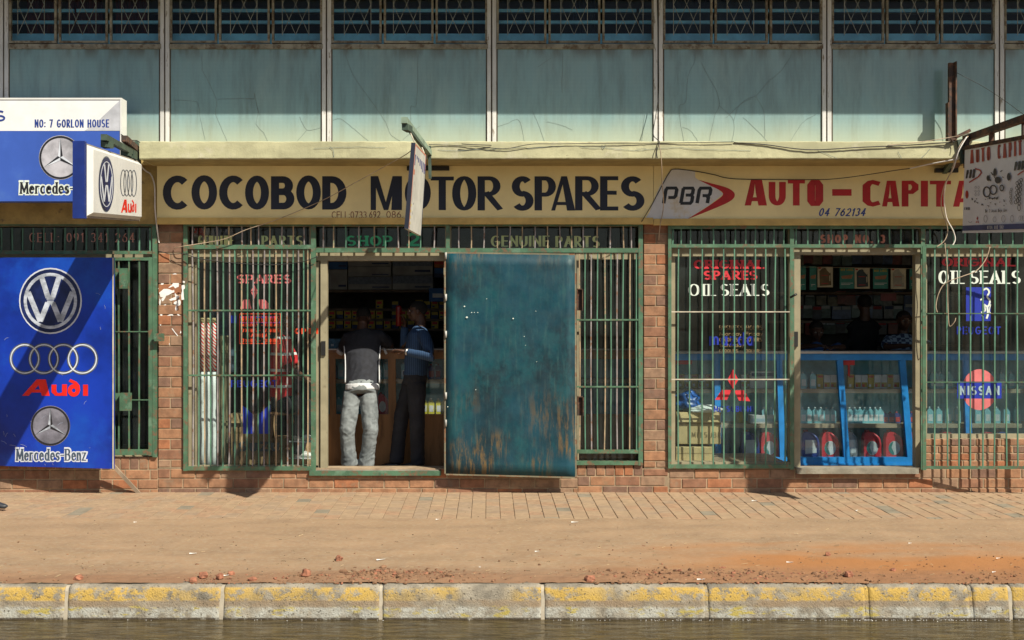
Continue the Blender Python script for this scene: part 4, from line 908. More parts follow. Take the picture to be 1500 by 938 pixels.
fr = MB(); ed = [P(x, y, wd_(x)-.012) for x, y in corn]
for a, c_ in ((0,1),(1,2),(2,3),(3,0)): fr.bar(ed[a], ed[c_], .03, (0,1,0), .02)
fr.build('door_frame', mat('door_edge', (.20,.19,.13), .6, var=.2, col2=(.2,.1,.05), thr=.55, s2=12), TD)
for y_ in (375, 436, 490, 580, 620): 
    hb = MB(); hb.tube([P(653, y_-5, wd_(653)+.006), P(653, y_+5, wd_(653)+.006)], .011, 8); hb.build('hinge', mat('worn_hinge', (.42,.42,.40), .5, var=.2), TD)
sp = Ink(Plane(P(653,400,wd_(653)), P(842,400,wd_(842)), P(653,690,wd_(653))), .009)
for x_, y_, r_ in ((680.5,449,1.6),(684,465,2.2),(691,458,1.1),(695,458,.9),(700,458,1),(751.8,466.8,1.5),(713,438,.8),(785,456,.8),(768,493,.9),(770,506,.7),(786,530,.8),(697,571,.9),(656,596,1.1),(748,638,.0)):
    if r_: sp.disc(x_, y_, r_*.75, r_*.6, 7)
sp.build('bare_spot', white_l, TD)
# ---------------------------------------------------------------- blue badge board on the left
wb_ = lambda x: .07+.19*(x+60)/227
BB = root('badge_board', 'tall bright blue panel with three car badges, hung on the gate at the far left', 'sign board', P(60, 686, .17))
blue_b = mat('blue_board_print', (.006,.035,.36), .32, var=.22, vs=1.3, stretch=(1,1,1), spec=.5, col2=(.008,.075,.50), thr=.56, s2=.9, soft=.1)
ca = [(-60,377.5),(167,377.5),(167,687),(-60,681)]
pts = [P(x, y, wb_(x)) for x, y in ca]; mb = MB(); mb.prism(pts, (0, .022, 0)); mb.build('panel', blue_b, BB)
PB = Plane(pts[0], pts[1], pts[2])
mb = MB(); mb.bar(P(166.2, 378, wb_(167)-.01), P(166.2, 687, wb_(167)-.01), .012, (0,1,0), .03); mb.build('edge_trim', lattice_m, BB)
silver = mat('printed_silver', (.46,.51,.60), .35, var=.28, vs=7, stretch=(1,1,2)); sil_dk = mat('printed_dark_silver', (.09,.11,.15), .4, var=.3, vs=9); navy_p = mat('printed_navy', (.01,.02,.10), .35, var=.3, vs=4)
sil_hi = mat('printed_light_silver', (.66,.71,.80), .35, var=.08)
def vw(ink1, ink2, ink3, cx, cy, rx, ry):   # ring with a V standing over a W
    ink1.disc(cx, cy, rx, ry); ink3.disc(cx, cy, rx*.955, ry*.955)
    ink2.ring(cx, cy, rx*.80, ry*.80, rx*.10)
    def q(x, y): return (cx+x*rx*.76, cy-y*ry*.76)
    for pl_ in ([(-.36,.93),(-.09,.12)], [(.36,.93),(.09,.12)], [(-.93,.36),(-.42,-.82)], [(.93,.36),(.42,-.82)], [(-.42,-.82),(-.10,-.06)], [(.42,-.82),(.10,-.06)], [(-.16,.12),(.16,.12)], [(-.14,-.06),(.14,-.06)]):
        ink2.ribbon([q(*p) for p in pl_], rx*(.17 if len(pl_) and abs(pl_[0][1]-pl_[1][1]) > .1 else .1), rx*.12)
i1, i2, i3 = Ink(PB, .001), Ink(PB, .0034), Ink(PB, .0030)
i3.k = 0
vw(i1, i2, i3, 74, 441, 46, 48.5)
i1.build('badge_disc', sil_hi, BB); i3.build('badge_ground', navy_p, BB); i2.build('badge_monogram', silver, BB)
def rings4(ink_a, ink_b, xs, cy, rx, ry, t):
    for x in xs: ink_a.ring(x, cy, rx, ry, t)
    for x in xs: ink_b.ring(x, cy, rx, ry, t*.35)
ia, ib = Ink(PB, .001), Ink(PB, .0034); rings4(ia, ib, (36.5, 64.5, 93, 121), 526, 20.5, 20.8, 5); ia.build('ring_emblem', sil_dk, BB); ib.build('ring_highlight', sil_hi, BB)
ink = Ink(PB, .0015)
def audi(ink, x0, x1, y0, y1):
    W = x1-x0; H = y1-y0
    def q(u, v): return (x0+u*W, y1-v*H)
    ink.poly([q(0,0),q(.09,0),q(.17,.22),q(.12,.32),q(.25,.80),q(.31,1),q(.23,1),q(.14,.88)][::1] if False else [q(0,0),q(.10,0),q(.33,1),q(.22,1)])
    ink.poly([q(.22,1),q(.36,1),q(.42,0),q(.30,0)]); ink.poly([q(.08,.20),q(.34,.20),q(.34,.38),q(.13,.38)])
    t = W*.075; s = H*.17
    ink.ribbon([q(.485,.68),q(.485,.25),q(.52,.09),(q(.60,.08))], t, s); ink.ribbon([q(.58,.08),q(.63,.14)], t, s); ink.ribbon([q(.645,.70),q(.645,0)], t, s)
    cx, cy = q(.785,.33); ink.ring(cx, cy, W*.060, H*.25, t*.85); ink.ribbon([q(.853,.30),q(.845,.60),q(.81,.78),q(.72,.95)], t*.8, s)
    ink.poly([q(.925,.68),q(1,.68),q(1,0),q(.925,0)])
audi(ink, 32.5, 129, 556, 580); ink.build('lettering', mat('bright_red_print', (.80,.02,.01), .4), BB)
def star(i1, i2, i3, cx, cy, r, ry=None):
    ry = ry or r
    i1.disc(cx, cy, r, ry); i2.ring(cx, cy, r*.93, ry*.93, r*.09)
    for k in range(3):
        a = R(90+120*k); tip = (cx+r*.88*math.cos(a), cy-ry*.88*math.sin(a)); s1 = (cx+r*.13*math.cos(a+R(60)), cy-ry*.13*math.sin(a+R(60))); s2 = (cx+r*.13*math.cos(a-R(60)), cy-ry*.13*math.sin(a-R(60)))
        i3.poly([(cx, cy), s1, tip]); i2.poly([(cx, cy), tip, s2])
gmid = mat('printed_grey_disc', (.20,.20,.25), .4, var=.25, vs=5); 
i1, i2, i3 = Ink(PB, .001), Ink(PB, .0028), Ink(PB, .0031)
star(i1, i2, i3, 74, 624, 29, 29.5); i1.build('badge_disc', gmid, BB); i2.build('badge_star_shade', mat('printed_black', (.02,.02,.025), .4), BB); i3.build('badge_star', silver, BB)
kw = dict(tv=.15, th=.07, gap=.05, serif=.04)
i1 = Ink(PB, .001); i1.text('Mercedes-Benz', 23.5, 127, 656.8, 675.5, bold=.16, **kw); i1.build('lettering_outline', sil_hi, BB)
i1 = Ink(PB, .0034); i1.text('Mercedes-Benz', 24, 126.5, 657.5, 674.8, **kw); i1.build('lettering', mat('printed_slate', (.06,.09,.14), .4), BB)
ink = Ink(PB, .0012); rs_ = random.Random(17)
for (x, y, L, a) in [(2,646,9,.3),(8,640,7,-1.2),(14,652,14,.1),(5,632,6,1.2),(30,651,10,.2),(20,636,5,.8)]+[(rs_.uniform(2,160), rs_.uniform(385,680), rs_.uniform(2,9), rs_.uniform(-1.5,1.5)) for _ in range(16)]:
    ink.ribbon([(x, y), (x+L*.5*math.cos(a), y+L*.55*math.sin(a)), (x+L*math.cos(a+.2), y+L*math.sin(a+.2))], .35, .35)
o = ink.build('scratches', mat('board_scratch', (.35,.40,.55), .6), BB); o['kind'] = 'stuff'
b = MB(); b.bar(P(160, 676, .17), P(204, 723.5, .03), .035, None, .022); b.build('wooden_prop', mat('grey_timber', (.33,.26,.19), .9, var=.2, stretch=(1,1,.3)), None, label='grey timber prop leaning against the plinth under the blue badge board', cat='timber')
# ---------------------------------------------------------------- white and blue fascia board at top left
MS = root('fascia_sign', 'large white over blue sign box with a silver star badge at the top left', 'sign', P(30, 295, .5))
b = MB(); b.pbox(-190, 177, 145, 295, .34, .50); b.build('sign_box', mat('sign_blue', (.045,.11,.47), .4, var=.06, vs=2, col2=(.06,.14,.5), thr=.6, s2=2), MS)
PM = VP(.5)
ink = Ink(PM, .001); ink.poly([(-190,146),(176.3,146),(176.3,192),(-190,192)]); ink.build('white_band', mat('sign_white', (.80,.82,.84), .45, var=.03, col2=(.66,.62,.52), thr=.7, s2=4), MS)
ink = Ink(PM, .0024); ink.poly([(176,147),(176,191.8),(124,191.8),(143,178)]); ink.build('folded_corner', mat('sign_pale_grey', (.50,.52,.58), .5, var=.15, vs=3), MS)
b = MB(); b.pbox(-190, 178, 143.5, 146, .34, .508); b.pbox(175.8, 178, 146, 295, .34, .507); b.build('sign_trim', white_m, MS)
ink = Ink(PM, .0030); ink.text('NO: 7 GORLON HOUSE', 51, 160, 175.2, 187, tv=.17, th=.12, gap=.09); ink.text('S', -8, 8, 162, 178, tv=.16); ink.build('lettering', mat('print_royal_blue', (.02,.05,.26), .4), MS)
i1, i2, i3 = Ink(PM, .001), Ink(PM, .0028), Ink(PM, .0031); star(i1, i2, i3, 88.5, 231, 31.5, 32.5); i1.build('badge_disc', mat('printed_light_disc', (.42,.42,.47), .4, var=.2, vs=5), MS); i2.build('badge_star_shade', MATS['printed_black'], MS); i3.build('badge_star', sil_hi, MS)
kw = dict(tv=.17, th=.08, gap=.05, serif=.04)
i1 = Ink(PM, .001); i1.text('Mercedes-Benz', 29, 146, 266, 284.5, bold=.2, **kw); i1.build('lettering_outline', white_l, MS)
i1 = Ink(PM, .0034); i1.text('Mercedes-Benz', 29.5, 145.5, 267, 284, **kw); i1.build('lettering', MATS['printed_black'], MS)
# ---------------------------------------------------------------- light box sign standing out from the wall
LB = root('light_box_sign', 'white light box sign with blue end cap projecting beside the star badge sign', 'sign', P(165, 325, 1.2))
nt_, nb_, ft_, fb_ = P(126,210,2.6), P(126,318.5,2.6), P(204.6,236.7,.45), P(204.6,324,.45)
th_ = Vector((-.082, 0, 0)); b = MB(); b.prism([nt_, nb_, fb_, ft_], th_); b.build('sign_case', mat('sign_case_grey', (.30,.27,.23), .6, var=.15), LB)
LP_ = Plane(nt_, nb_, ft_)
def bil(u, v, off=0): return (nt_*(1-u)+ft_*u)*(1-v)+(nb_*(1-u)+fb_*u)*v+LP_.n*off
for sgn in (1, -1):
    b = MB(); o1 = .002 if sgn > 0 else 0
    base = [bil(u, v, .001) for u, v in ((.01,.02),(.99,.02),(.99,.98),(.01,.98))]; topq = [bil(u, v, .035) for u, v in ((.045,.07),(.96,.07),(.96,.93),(.045,.93))]
    if sgn < 0:
        base = [bil(u, v, 0)+th_-LP_.n*.001 for u, v in ((.01,.02),(.99,.02),(.99,.98),(.01,.98))]; topq = [bil(u, v, 0)+th_-LP_.n*.035 for u, v in ((.045,.07),(.96,.07),(.96,.93),(.045,.93))]
    b.add(base+topq, [(4,5,6,7)]+[(i, (i+1) % 4, 4+(i+1) % 4, 4+i) for i in range(4)]); b.build('face_panel', white_m, LB)
    
b = MB(); e0 = nt_+Vector((.006, -.004, .01)); e1 = nb_+Vector((.006, -.004, -.012)); b.prism([e0, e1, e1+th_*1.14, e0+th_*1.14], (0, -.05, 0)); b.build('end_cap', mat('end_cap_blue', (.01,.03,.20), .45, var=.1), LB)
LP2 = Plane(bil(.1,.1,.035), bil(.1,.9,.035), bil(.9,.1,.035))
i1, i2, i3 = Ink(LP2, .001), Ink(LP2, .0034), Ink(LP2, .0029)
vw(i1, i2, i3, 155.5, 270, 11.3, 41); i1.build('badge_disc', sil_dk, LB); i3.build('badge_ground', navy_p, LB); i2.build('badge_monogram', sil_hi, LB)
ia = Ink(LP2, .001)
for x, sx in ((180.5,0),(185.3,0),(190.5,0),(195.8,0)): ia.ring(x, 268+(x-180)*.05, 4.0, 19, 1.1)
ia.build('ring_emblem', sil_dk, LB)
ink = Ink(LP2, .0015); audi(ink, 177, 199.5, 292.5, 311.5); ink.build('lettering', MATS['bright_red_print'], LB)
b = MB(); b.bar(P(152,201,1.95), P(200,227,.45), .05, (0,0,1)); b.bar(P(152,212,1.9), P(165,213,1.55), .04); b.build('bracket_arm', dkgreen, LB)
b = MB(); b.bar(P(182,203,1.15), P(203,222,.35), .055, (0,0,1)); b.build('bracket_arm', rust, LB)
for (x, y, w_) in ((157,209,1.8), (185,222,.9), (193,226,.7)): 
    b = MB(); b.box(*[c for a in (P(x,y,w_),) for c in (a.x-.04, a.x+.04, a.y-.05, a.y+.05, a.z-.045, a.z+.03)]); b.build('clamp', dkgreen, LB)
b = MB(); b.bar(P(200,207,.45), P(205,250,.45), .035); b.bar(P(203,212,.45), P(203,230,.05), .04); b.build('wall_plate', dkgreen, LB)
# ---------------------------------------------------------------- narrow hanging sign in the middle
HS = root('hanging_sign', 'narrow white sign seen edge-on, hanging from a green bracket over the middle doorway', 'sign', P(610, 345, 1.7))
a1, a2, a3, a4 = P(608,209.5,2.1), P(597.7,335.3,2.1), P(616.5,345.5,1.41), P(624.4,227.8,1.41)
b = MB(); b.prism([a1, a2, a3, a4], (-.028, 0, 0)); b.build('sign_panel', mat('weathered_panel', (.50,.50,.46), .6, var=.08), HS)
HP = Plane(a1, a2, a4)
def hq(u, v): 
    p = (a1*(1-u)+a4*u)*(1-v)+(a2*(1-u)+a3*u)*v; d = p-Vector((0,-D,ZC)); s_ = F/d.y; return (CX+d.x*s_, CY-d.z*s_)
for p, q in ((a1,a2),(a4,a3)): b = MB(); b.bar(p+Vector((-.014,0,0)), q+Vector((-.014,0,0)), .034, (0,1,0), .02); b.build('side_frame', mat('black_navy_frame', (.015,.02,.04), .5), HS)
ink = Ink(HP, .001); 
def hpoly(ink, u0, u1, v0, v1, sk=0): ink.poly([hq(u0,v0),hq(u1,v0+sk),hq(u1,v1+sk),hq(u0,v1)])
hpoly(ink, .04, .97, .965, .99); hpoly(ink, .04,.97,.0,.02); hpoly(ink, .05,.95,.295,.355); hpoly(ink, .02,.06,.02,.97); hpoly(ink, .93,.97,.02,.97); ink.build('red_print', mat('faded_red_print', (.50,.20,.14), .6), HS)
ink = Ink(HP, .0012); rq = random.Random(5)
for k in range(7): hpoly(ink, .08+.13*k, .08+.13*k+.075, .12, .245)
ink.build('lettering', mat('faded_navy_print', (.05,.06,.22), .6), HS)
ink = Ink(HP, .0014)
for k in range(44):
    u, v = rq.uniform(.12,.8), rq.choice([rq.uniform(.40,.60), rq.uniform(.5,.9)]); hpoly(ink, u, u+rq.uniform(.03,.12), v, v+rq.uniform(.015,.07), rq.uniform(-.03,.03))
ink.build('parts_picture', mat('faded_grey_print', (.10,.11,.14), .6), HS)
ink = Ink(HP, .0012)
for k in range(4): hpoly(ink, .06, .12, .70+.07*k, .73+.07*k); hpoly(ink, .55+.08*k,.59+.08*k,.87,.93)
ink.build('yellow_print', mat('faded_yellow_print', (.55,.48,.20), .6), HS)
paleg = mat('pale_green_steel', (.22,.30,.23), .6, var=.15)
b = MB(); b.bar(P(592,176,2.3), P(630,226,.50), .05, (0,0,1)); b.build('bracket_arm', paleg, HS)
b = MB(); b.bar(P(593,186,2.28), P(600,190,2.1), .05, (0,0,1)); b.build('bracket_strut', dkgreen, HS); b = MB(); b.bar(P(598,189,2.15), P(622,218,1.2), .022); b.build('bracket_strut', dkgreen, HS); b = MB(); b.bar(P(629,200+14,.60), P(630,262,.60), .03, (0,1,0), .02); b.build('bracket_strut', dkgreen, HS)
for (x0,y0,w0),(x1,y1,w1) in (((600,192,2.05),(608,211,2.05)), ((618,216,1.45),(623,229,1.45))):
    b = MB(); b.tube([P(x0,y0,w0), P(x1,y1,w1)], .006, 6); b.build('hanger_wire', lattice_m, HS)
b = MB(); b.pbox(596, 658, 243.5, 249.5, .0965, .14); b.build('wall_rail', black, HS)
# ---------------------------------------------------------------- parts sign on the right
RS = root('hanging_sign', 'large white parts sign with red capitals hanging from a rusty frame at the right edge', 'sign', P(1470, 340, 1.4))
r1, r2, r3, r4 = P(1413.4,219,.62), P(1409.8,341.6,.62), P(1549,339.4,2.2), P(1549,194.5,2.2)
b = MB(); b.prism([r1, r2, r3, r4], (.03, 0, 0)); b.build('sign_panel', mat('pvc_white', (.74,.77,.84), .5, var=.03), RS)
RP = Plane(r1, r2, r4)
def rq_(x, y): return x/5.21+1390, y/5.21+170
def rtext(ink, txt, x0, x1, yl0, yl1, yr0, yr1, **k): ink.text(txt, 0, 0, 0, 0, quad=[rq_(x0,yl0), rq_(x1,yr0), rq_(x1,yr1), rq_(x0,yl1)], **k)
ink = Ink(RP, .0015); rtext(ink, 'AUTO CAPITAL', 163, 640, 262, 365, 168, 285, tv=.17, th=.12, gap=.16)
ink.build('lettering', mat('print_dark_red', (.36,.03,.025), .5), RS)
ink = Ink(RP, .0015); rtext(ink, 'PBR', 128, 205, 415, 478, 405, 472, tv=.22, th=.16, gap=.12, slant=.15); rtext(ink, 'PBR', 496, 580, 352, 418, 340, 408, tv=.22, th=.16, gap=.12, slant=.15)
rtext(ink, 'No: 7 Jason Moyo Ave', 278, 442, 714, 738, 706, 732, tv=.12, gap=.14)
rtext(ink, 'CORI', 120, 160, 698, 718, 698, 718, tv=.22, gap=.16)
# pictures of parts: rings, chains, filters
rr_ = random.Random(12)
def rring(cx, cy, rx, ry, t, a0=0, a1=360): 
    x, y = rq_(cx, cy); ink.ring(x, y, rx/5.21, ry/5.21, t/5.21, a0, a1, 20)
def rdisc(cx, cy, rx, ry): x, y = rq_(cx, cy); ink.disc(x, y, rx/5.21, ry/5.21, 14)
rring(290, 580, 26, 38, 9); rring(340, 565, 26, 34, 9); rring(405, 550, 14, 22, 8)
rring(340, 610, 40, 20, 6, 20, 160) ; rdisc(300, 475, 12, 22); rdisc(458, 465, 14, 30); rdisc(352, 430, 12, 30); rdisc(375, 490, 24, 26); 
for k in range(14):
    x, y = 330+rr_.uniform(-30, 90), 455+rr_.uniform(-45, 60); w_ = rr_.uniform(6, 22); x, y = rq_(x, y); ink.ribbon([(x, y), (x+w_/5.21*rr_.uniform(-1,1), y+w_/5.21*rr_.uniform(-1.3,1.3))], 1.3, 1.3)
for k in range(16):
    a = 545-13*(k % 3)-3*(k//3); rring(a-(k % 3)*2+8, 490+(k//3)*36+(k % 3)*12, 10, 14, 4.5)
rring(537, 700, 11, 24, 4)
for k in range(8): rring(478-4*k % 9, 560+k*15, 7, 9, 3)
for k in range(24):
    x, y = rr_.uniform(175, 450), rr_.uniform(625, 685); x, y = rq_(x, y); ink.ribbon([(x, y), (x+rr_.uniform(-2.4,2.4), y+rr_.uniform(-3,3))], rr_.uniform(.8,1.9), 1.2)
ink.build('parts_picture', mat('print_charcoal', (.05,.055,.065), .5), RS)
ink = Ink(RP, .0012); x, y = rq_(138, 600); ink.disc(x, y, 2.3, 6); x, y = rq_(205, 400)
ink.ribbon([rq_(*p) for p in ((200,402),(240,415),(248,435),(225,465),(155,508))], 1.7, 1.7); ink.ribbon([rq_(*p) for p in ((573,418),(540,440),(525,452))], 1.7, 1.7)
for pl_ in ([(218,765),(224,785),(218,798),(212,785)], [(214,798),(205,815),(215,815)], [(222,798),(231,815),(221,815)]): ink.poly([rq_(*p) for p in pl_])
ink.build('red_print', MATS['print_dark_red'], RS)
ink = Ink(RP, .0012)
for cx in (280, 417, 484): rring(cx, 785, 13, 26, 3)
rring(164, 800, 14, 14, 3, 20, 160); rring(350, 790, 12, 20, 2.4); 
for k in range(3): rring(545+k*12, 780, 9, 18, 2.4)
for y_ in (545, 575, 600): 
    for x_ in (205, 228): rring(x_, y_, 6, 9, 2)
ink.build('badge_row', mat('print_mid_grey', (.22,.24,.28), .5), RS)
ink = Ink(RP, .001); ink.poly([rq_(105,838), rq_(830,812), rq_(830,855), rq_(104,877)]); ink.build('blue_band', mat('print_dull_blue', (.06,.08,.20), .5), RS)
ink = Ink(RP, .0028); rtext(ink, '0734 887 102', 295, 418, 838, 866, 834, 862, tv=.15, gap=.16); ink.build('phone_number', mat('print_off_white', (.6,.62,.66), .5), RS)
b = MB(); b.bar(P(1412,217.5,.60), P(1551,192,2.22), .035, (0,0,1)); b.build('top_rail', rust, RS)
b = MB(); b.bar(P(1414,204,.45), P(1552,156,2.3), .06, (0,0,1)); b.build('bracket_arm', rust, RS)
for (x, y0, y1, w_) in ((1452,190,212,1.05), (1500,174,203,1.62)):
    b = MB(); b.bar(P(x,y0,w_), P(x,y1,w_), .035, (0,1,0), .03); b.build('hanger', rust, RS)
b = MB(); b.bar(P(1383,252,.10), P(1412,212,.58), .045, (0,0,1)); b.bar(P(1405,205,.57), P(1412,240,.575), .05); b.build('bracket_strut', dkgreen, RS)
b = MB(); b.bar(P(1400,243,.15), P(1414,222,.60), .05, (0,0,1)); b.build('brace', rust, RS)
b = MB(); b.pbox(1371, 1404, 246.5, 252.5, .0965, .14); b.build('wall_rail', black, RS)
b = MB(); b.box(XW(1411,.575), XW(1416,.575), -.64, -.575, ZW(246,.6), ZW(200,.6)); b.bar(P(1393,205,.6), P(1421,191,.6), .03); b.build('wall_plate', rust, RS)
# rusty post on the ledge
b = MB(); b.pbox(1390.5, 1400, 92, 207, .26, .30); b.pbox(1400, 1402, 90, 207, .24, .33); b.pbox(1389, 1390.5, 150, 207, .26, .33); o = b.build('steel_post', rust, None, label='rusty steel channel post standing on the ledge left of the parts sign', cat='post')
# ---------------------------------------------------------------- cables
cable_w = mat('cable_pale', (.42,.33,.24), .6, var=.2); cable_k = mat('cable_dark', (.03,.03,.03), .6); cable_wh = mat('cable_white', (.75,.72,.68), .5)
def cable(pts, r, m, label, k=6):
    b = MB(); b.tube(smooth_path([P(*p) for p in pts], k), r, 6); b.build('cable', m, None, label=label, cat='cable')
cable([(608,213,2.0),(597,225,1.6),(560,246,.8),(520,268,.4),(480,290,.12),(440,308,.11),(400,324,.12),(360,337,.12),(330,350,.10),(300,356,.09),(268,361,.09),(255,364,.02)], .0042, cable_w, 'thin tan cable sagging from the narrow hanging sign to the left brick pier')
cable([(205,238,.12),(208,245,.09),(214,251,.075),(221,256,.07),(226,270,.07),(227,290,.07),(227,305,.075),(229,325,.06),(232,350,.02),(233,356,.01)], .008, cable_wh, 'white looped cable running down the plaster beside the light box sign')
cable([(940,325,.10),(944,318,.11),(955,300,.085),(965,281,.085),(972,268,.085),(980,254,.085),(988,248,.085),(1018,251,.085),(1045,256,.085),(1065,261,.085),(1098,263,.085),(1190,263.3,.10),(1225,262,.16),(1265,257,.24),(1310,250,.34),(1333,247,.40)], .0042, cable_k, 'thin black wire drooping across the dark red painted lettering')
cable([(1333,247,.40),(1360,241,.5),(1390,235.5,.62),(1404,233,.64)], .0065, cable_wh, 'stiff white cable end poking out left of the parts sign')
cable([(962,-20,.24),(964,60,.20),(965,130,.20),(962,160,.22),(957,195,.30),(962,204,.5),(966,209,.59),(962,222,.60),(963,232,.60)], .0042, cable_k, 'black cable hanging down the mullion over the swoosh logo')
cable([(965,209,.58),(968,226,.60),(969.5,250,.52),(970,270,.4),(972,290,.25),(971,310,.12),(967,330,.09),(965,352,.02)], .0045, cable_w, 'pale cable hanging in front of the swoosh logo down to the brick pier')
cable([(1418,200,.70),(1408,210,.72),(1400,228,.72),(1394,250,.66),(1384,270,.45),(1379,290,.3),(1380,310,.2),(1388,335,.12),(1384,352,.12),(1372,362,.12)], .0048, cable_w, 'pale cable dropping from the rusty bracket past the last painted letters')
cable([(1416,201,.73),(1404,222,.74),(1397,246,.68),(1388,262,.5),(1383,285,.32),(1386,318,.2),(1396,338,.14),(1399,352,.13),(1392,364,.13)], .0062, cable_wh, 'thick white cable dropping from the rusty bracket to the gate')
cable([(1450,362,.2),(1444,380,.2),(1430,397,.2),(1410,405,.2),(1385,415,.17),(1375,430,.17),(1371,448,.17),(1373,458,.17)], .005, cable_w, 'tan cable looped through the bars in front of the white lettering')
cable([(1384,356,.14),(1386,378,.15),(1388,400,.15),(1388,430,.16),(1389,462,.16),(1391,478,.16),(1398,472,.18),(1400,466,.18)], .0042, cable_w, 'thin frayed cable hanging on the bars left of the blue square badge')
cable([(628,212,.58),(660,213,.57),(700,215,.58),(740,218,.58),(778,211.5,.59),(820,211,.58),(900,210,.58),(965,210,.57),(1020,209,.58),(1075,208,.58)], .0032, cable_k, 'thin dark wire lying along the top of the ledge right of the green bracket')
cable([(1075,209,.57),(1120,212,.575),(1165,218,.58),(1200,219.5,.58),(1260,216,.58),(1320,213.5,.58),(1360,211,.58),(1398,208,.6)], .005, cable_k, 'dark green cable sagging along the top of the ledge up to the rusty post')
cable([(1300,213,.575),(1350,208,.6),(1400,200,.62),(1420,195,.7)], .0035, cable_w, 'tan wire running up to the rusty bracket beside the post')
cable([(1400,106,.33),(1440,127,.4),(1475,150,.6),(1500,168,.8),(1540,190,1.2)], .0025, cable_k, 'thin wire strung from the top of the rusty post out to the right')
cable([(232,368,.01),(240,370,.03),(250,372.5,.04),(270,372,.08),(285,377,.09),(310,382,.09),(350,386,.09),(400,388,.09),(440,384,.09),(466,376,.09)], .004, cable_k, 'black cable slung across the bars at the top of the left grille')
cable([(720,213,.575),(690,212,.6),(676,211,.6)], .004, cable_k, 'short black wire end on the ledge')
cable([(176,196,.5),(190,205,.55),(200,206,.58),(205,209,.59)], .004, cable_k, 'short black lead at the left end of the ledge')
# torn poster on the left pier
ink = Ink(VP(0), .0042)
blobs = [[(545,245),(570,238),(600,250),(606,275),(590,288),(575,268),(550,262)], [(455,305),(490,295),(492,305),(470,325),(455,350),(430,375),(420,370),(440,345)], [(500,352),(515,338),(540,342),(550,320),(545,300),(560,298),(575,310),(590,300),(600,320),(598,355),(570,368),(555,350),(530,358),(505,362)],
 [(440,378),(500,372),(540,385),(560,380),(562,400),(520,420),(490,430),(470,470),(455,478),(450,460),(465,445),(440,440),(430,410)], [(565,405),(580,425),(605,430),(605,440),(570,468),(530,475),(515,465),(550,448),(570,440)], [(432,455),(445,470),(440,510),(450,540),(438,530),(430,490)], [(600,460),(615,480),(612,510),(585,520),(590,545),(575,560),(568,540),(580,505),(555,500),(560,485),(585,475)], [(470,510),(490,505),(488,525),(460,528)],
 [(520,548),(532,550),(545,590),(570,620),(562,628),(535,600),(500,612),(498,602),(530,585)], [(572,585),(590,582),(612,600),(614,615),(600,612),(590,600)], [(430,545),(450,550),(458,600),(450,612),(440,600),(432,570)], [(500,545),(508,552),(500,558)], [(435,630),(445,640),(465,660),(468,672),(450,668),(445,690),(436,680)], [(580,640),(595,645),(590,660),(580,655)], [(535,710),(545,712),(592,772),(588,780)], [(615,728),(620,745),(608,755)], [(512,825),(522,850),(505,856),(498,845)], [(595,790),(603,800),(598,815),(600,835),(570,838),(568,830),(590,818)],
 [(648,305),(668,308),(664,325),(650,318)], [(640,345),(665,340),(668,370),(655,380),(658,420),(662,465),(640,468),(636,430),(645,390)]]
rp = random.Random(9)
for bl in blobs:
    cx = sum(p[0] for p in bl)/len(bl); cy = sum(p[1] for p in bl)/len(bl); q = []
    for i, p in enumerate(bl):
        p2_ = bl[(i+1) % len(bl)]; q.append(p); q.append(((p[0]+p2_[0])/2+rp.uniform(-3,3), (p[1]+p2_[1])/2+rp.uniform(-3,3)))
    ink.off = .0042+(.078 if cx > 632 else 0)
    h = ink.lift(); pts = [ink.pl.hit(x/5.867+160, y/5.867+360, h) for x, y in q]; ink.mb.prism(pts, (0, .0015, 0))
o = ink.mb.build('torn_poster', mat('torn_paper', (.80,.80,.80), .8, var=.05), None, label='scraps of a torn white poster stuck to the left brick pier', cat='poster')
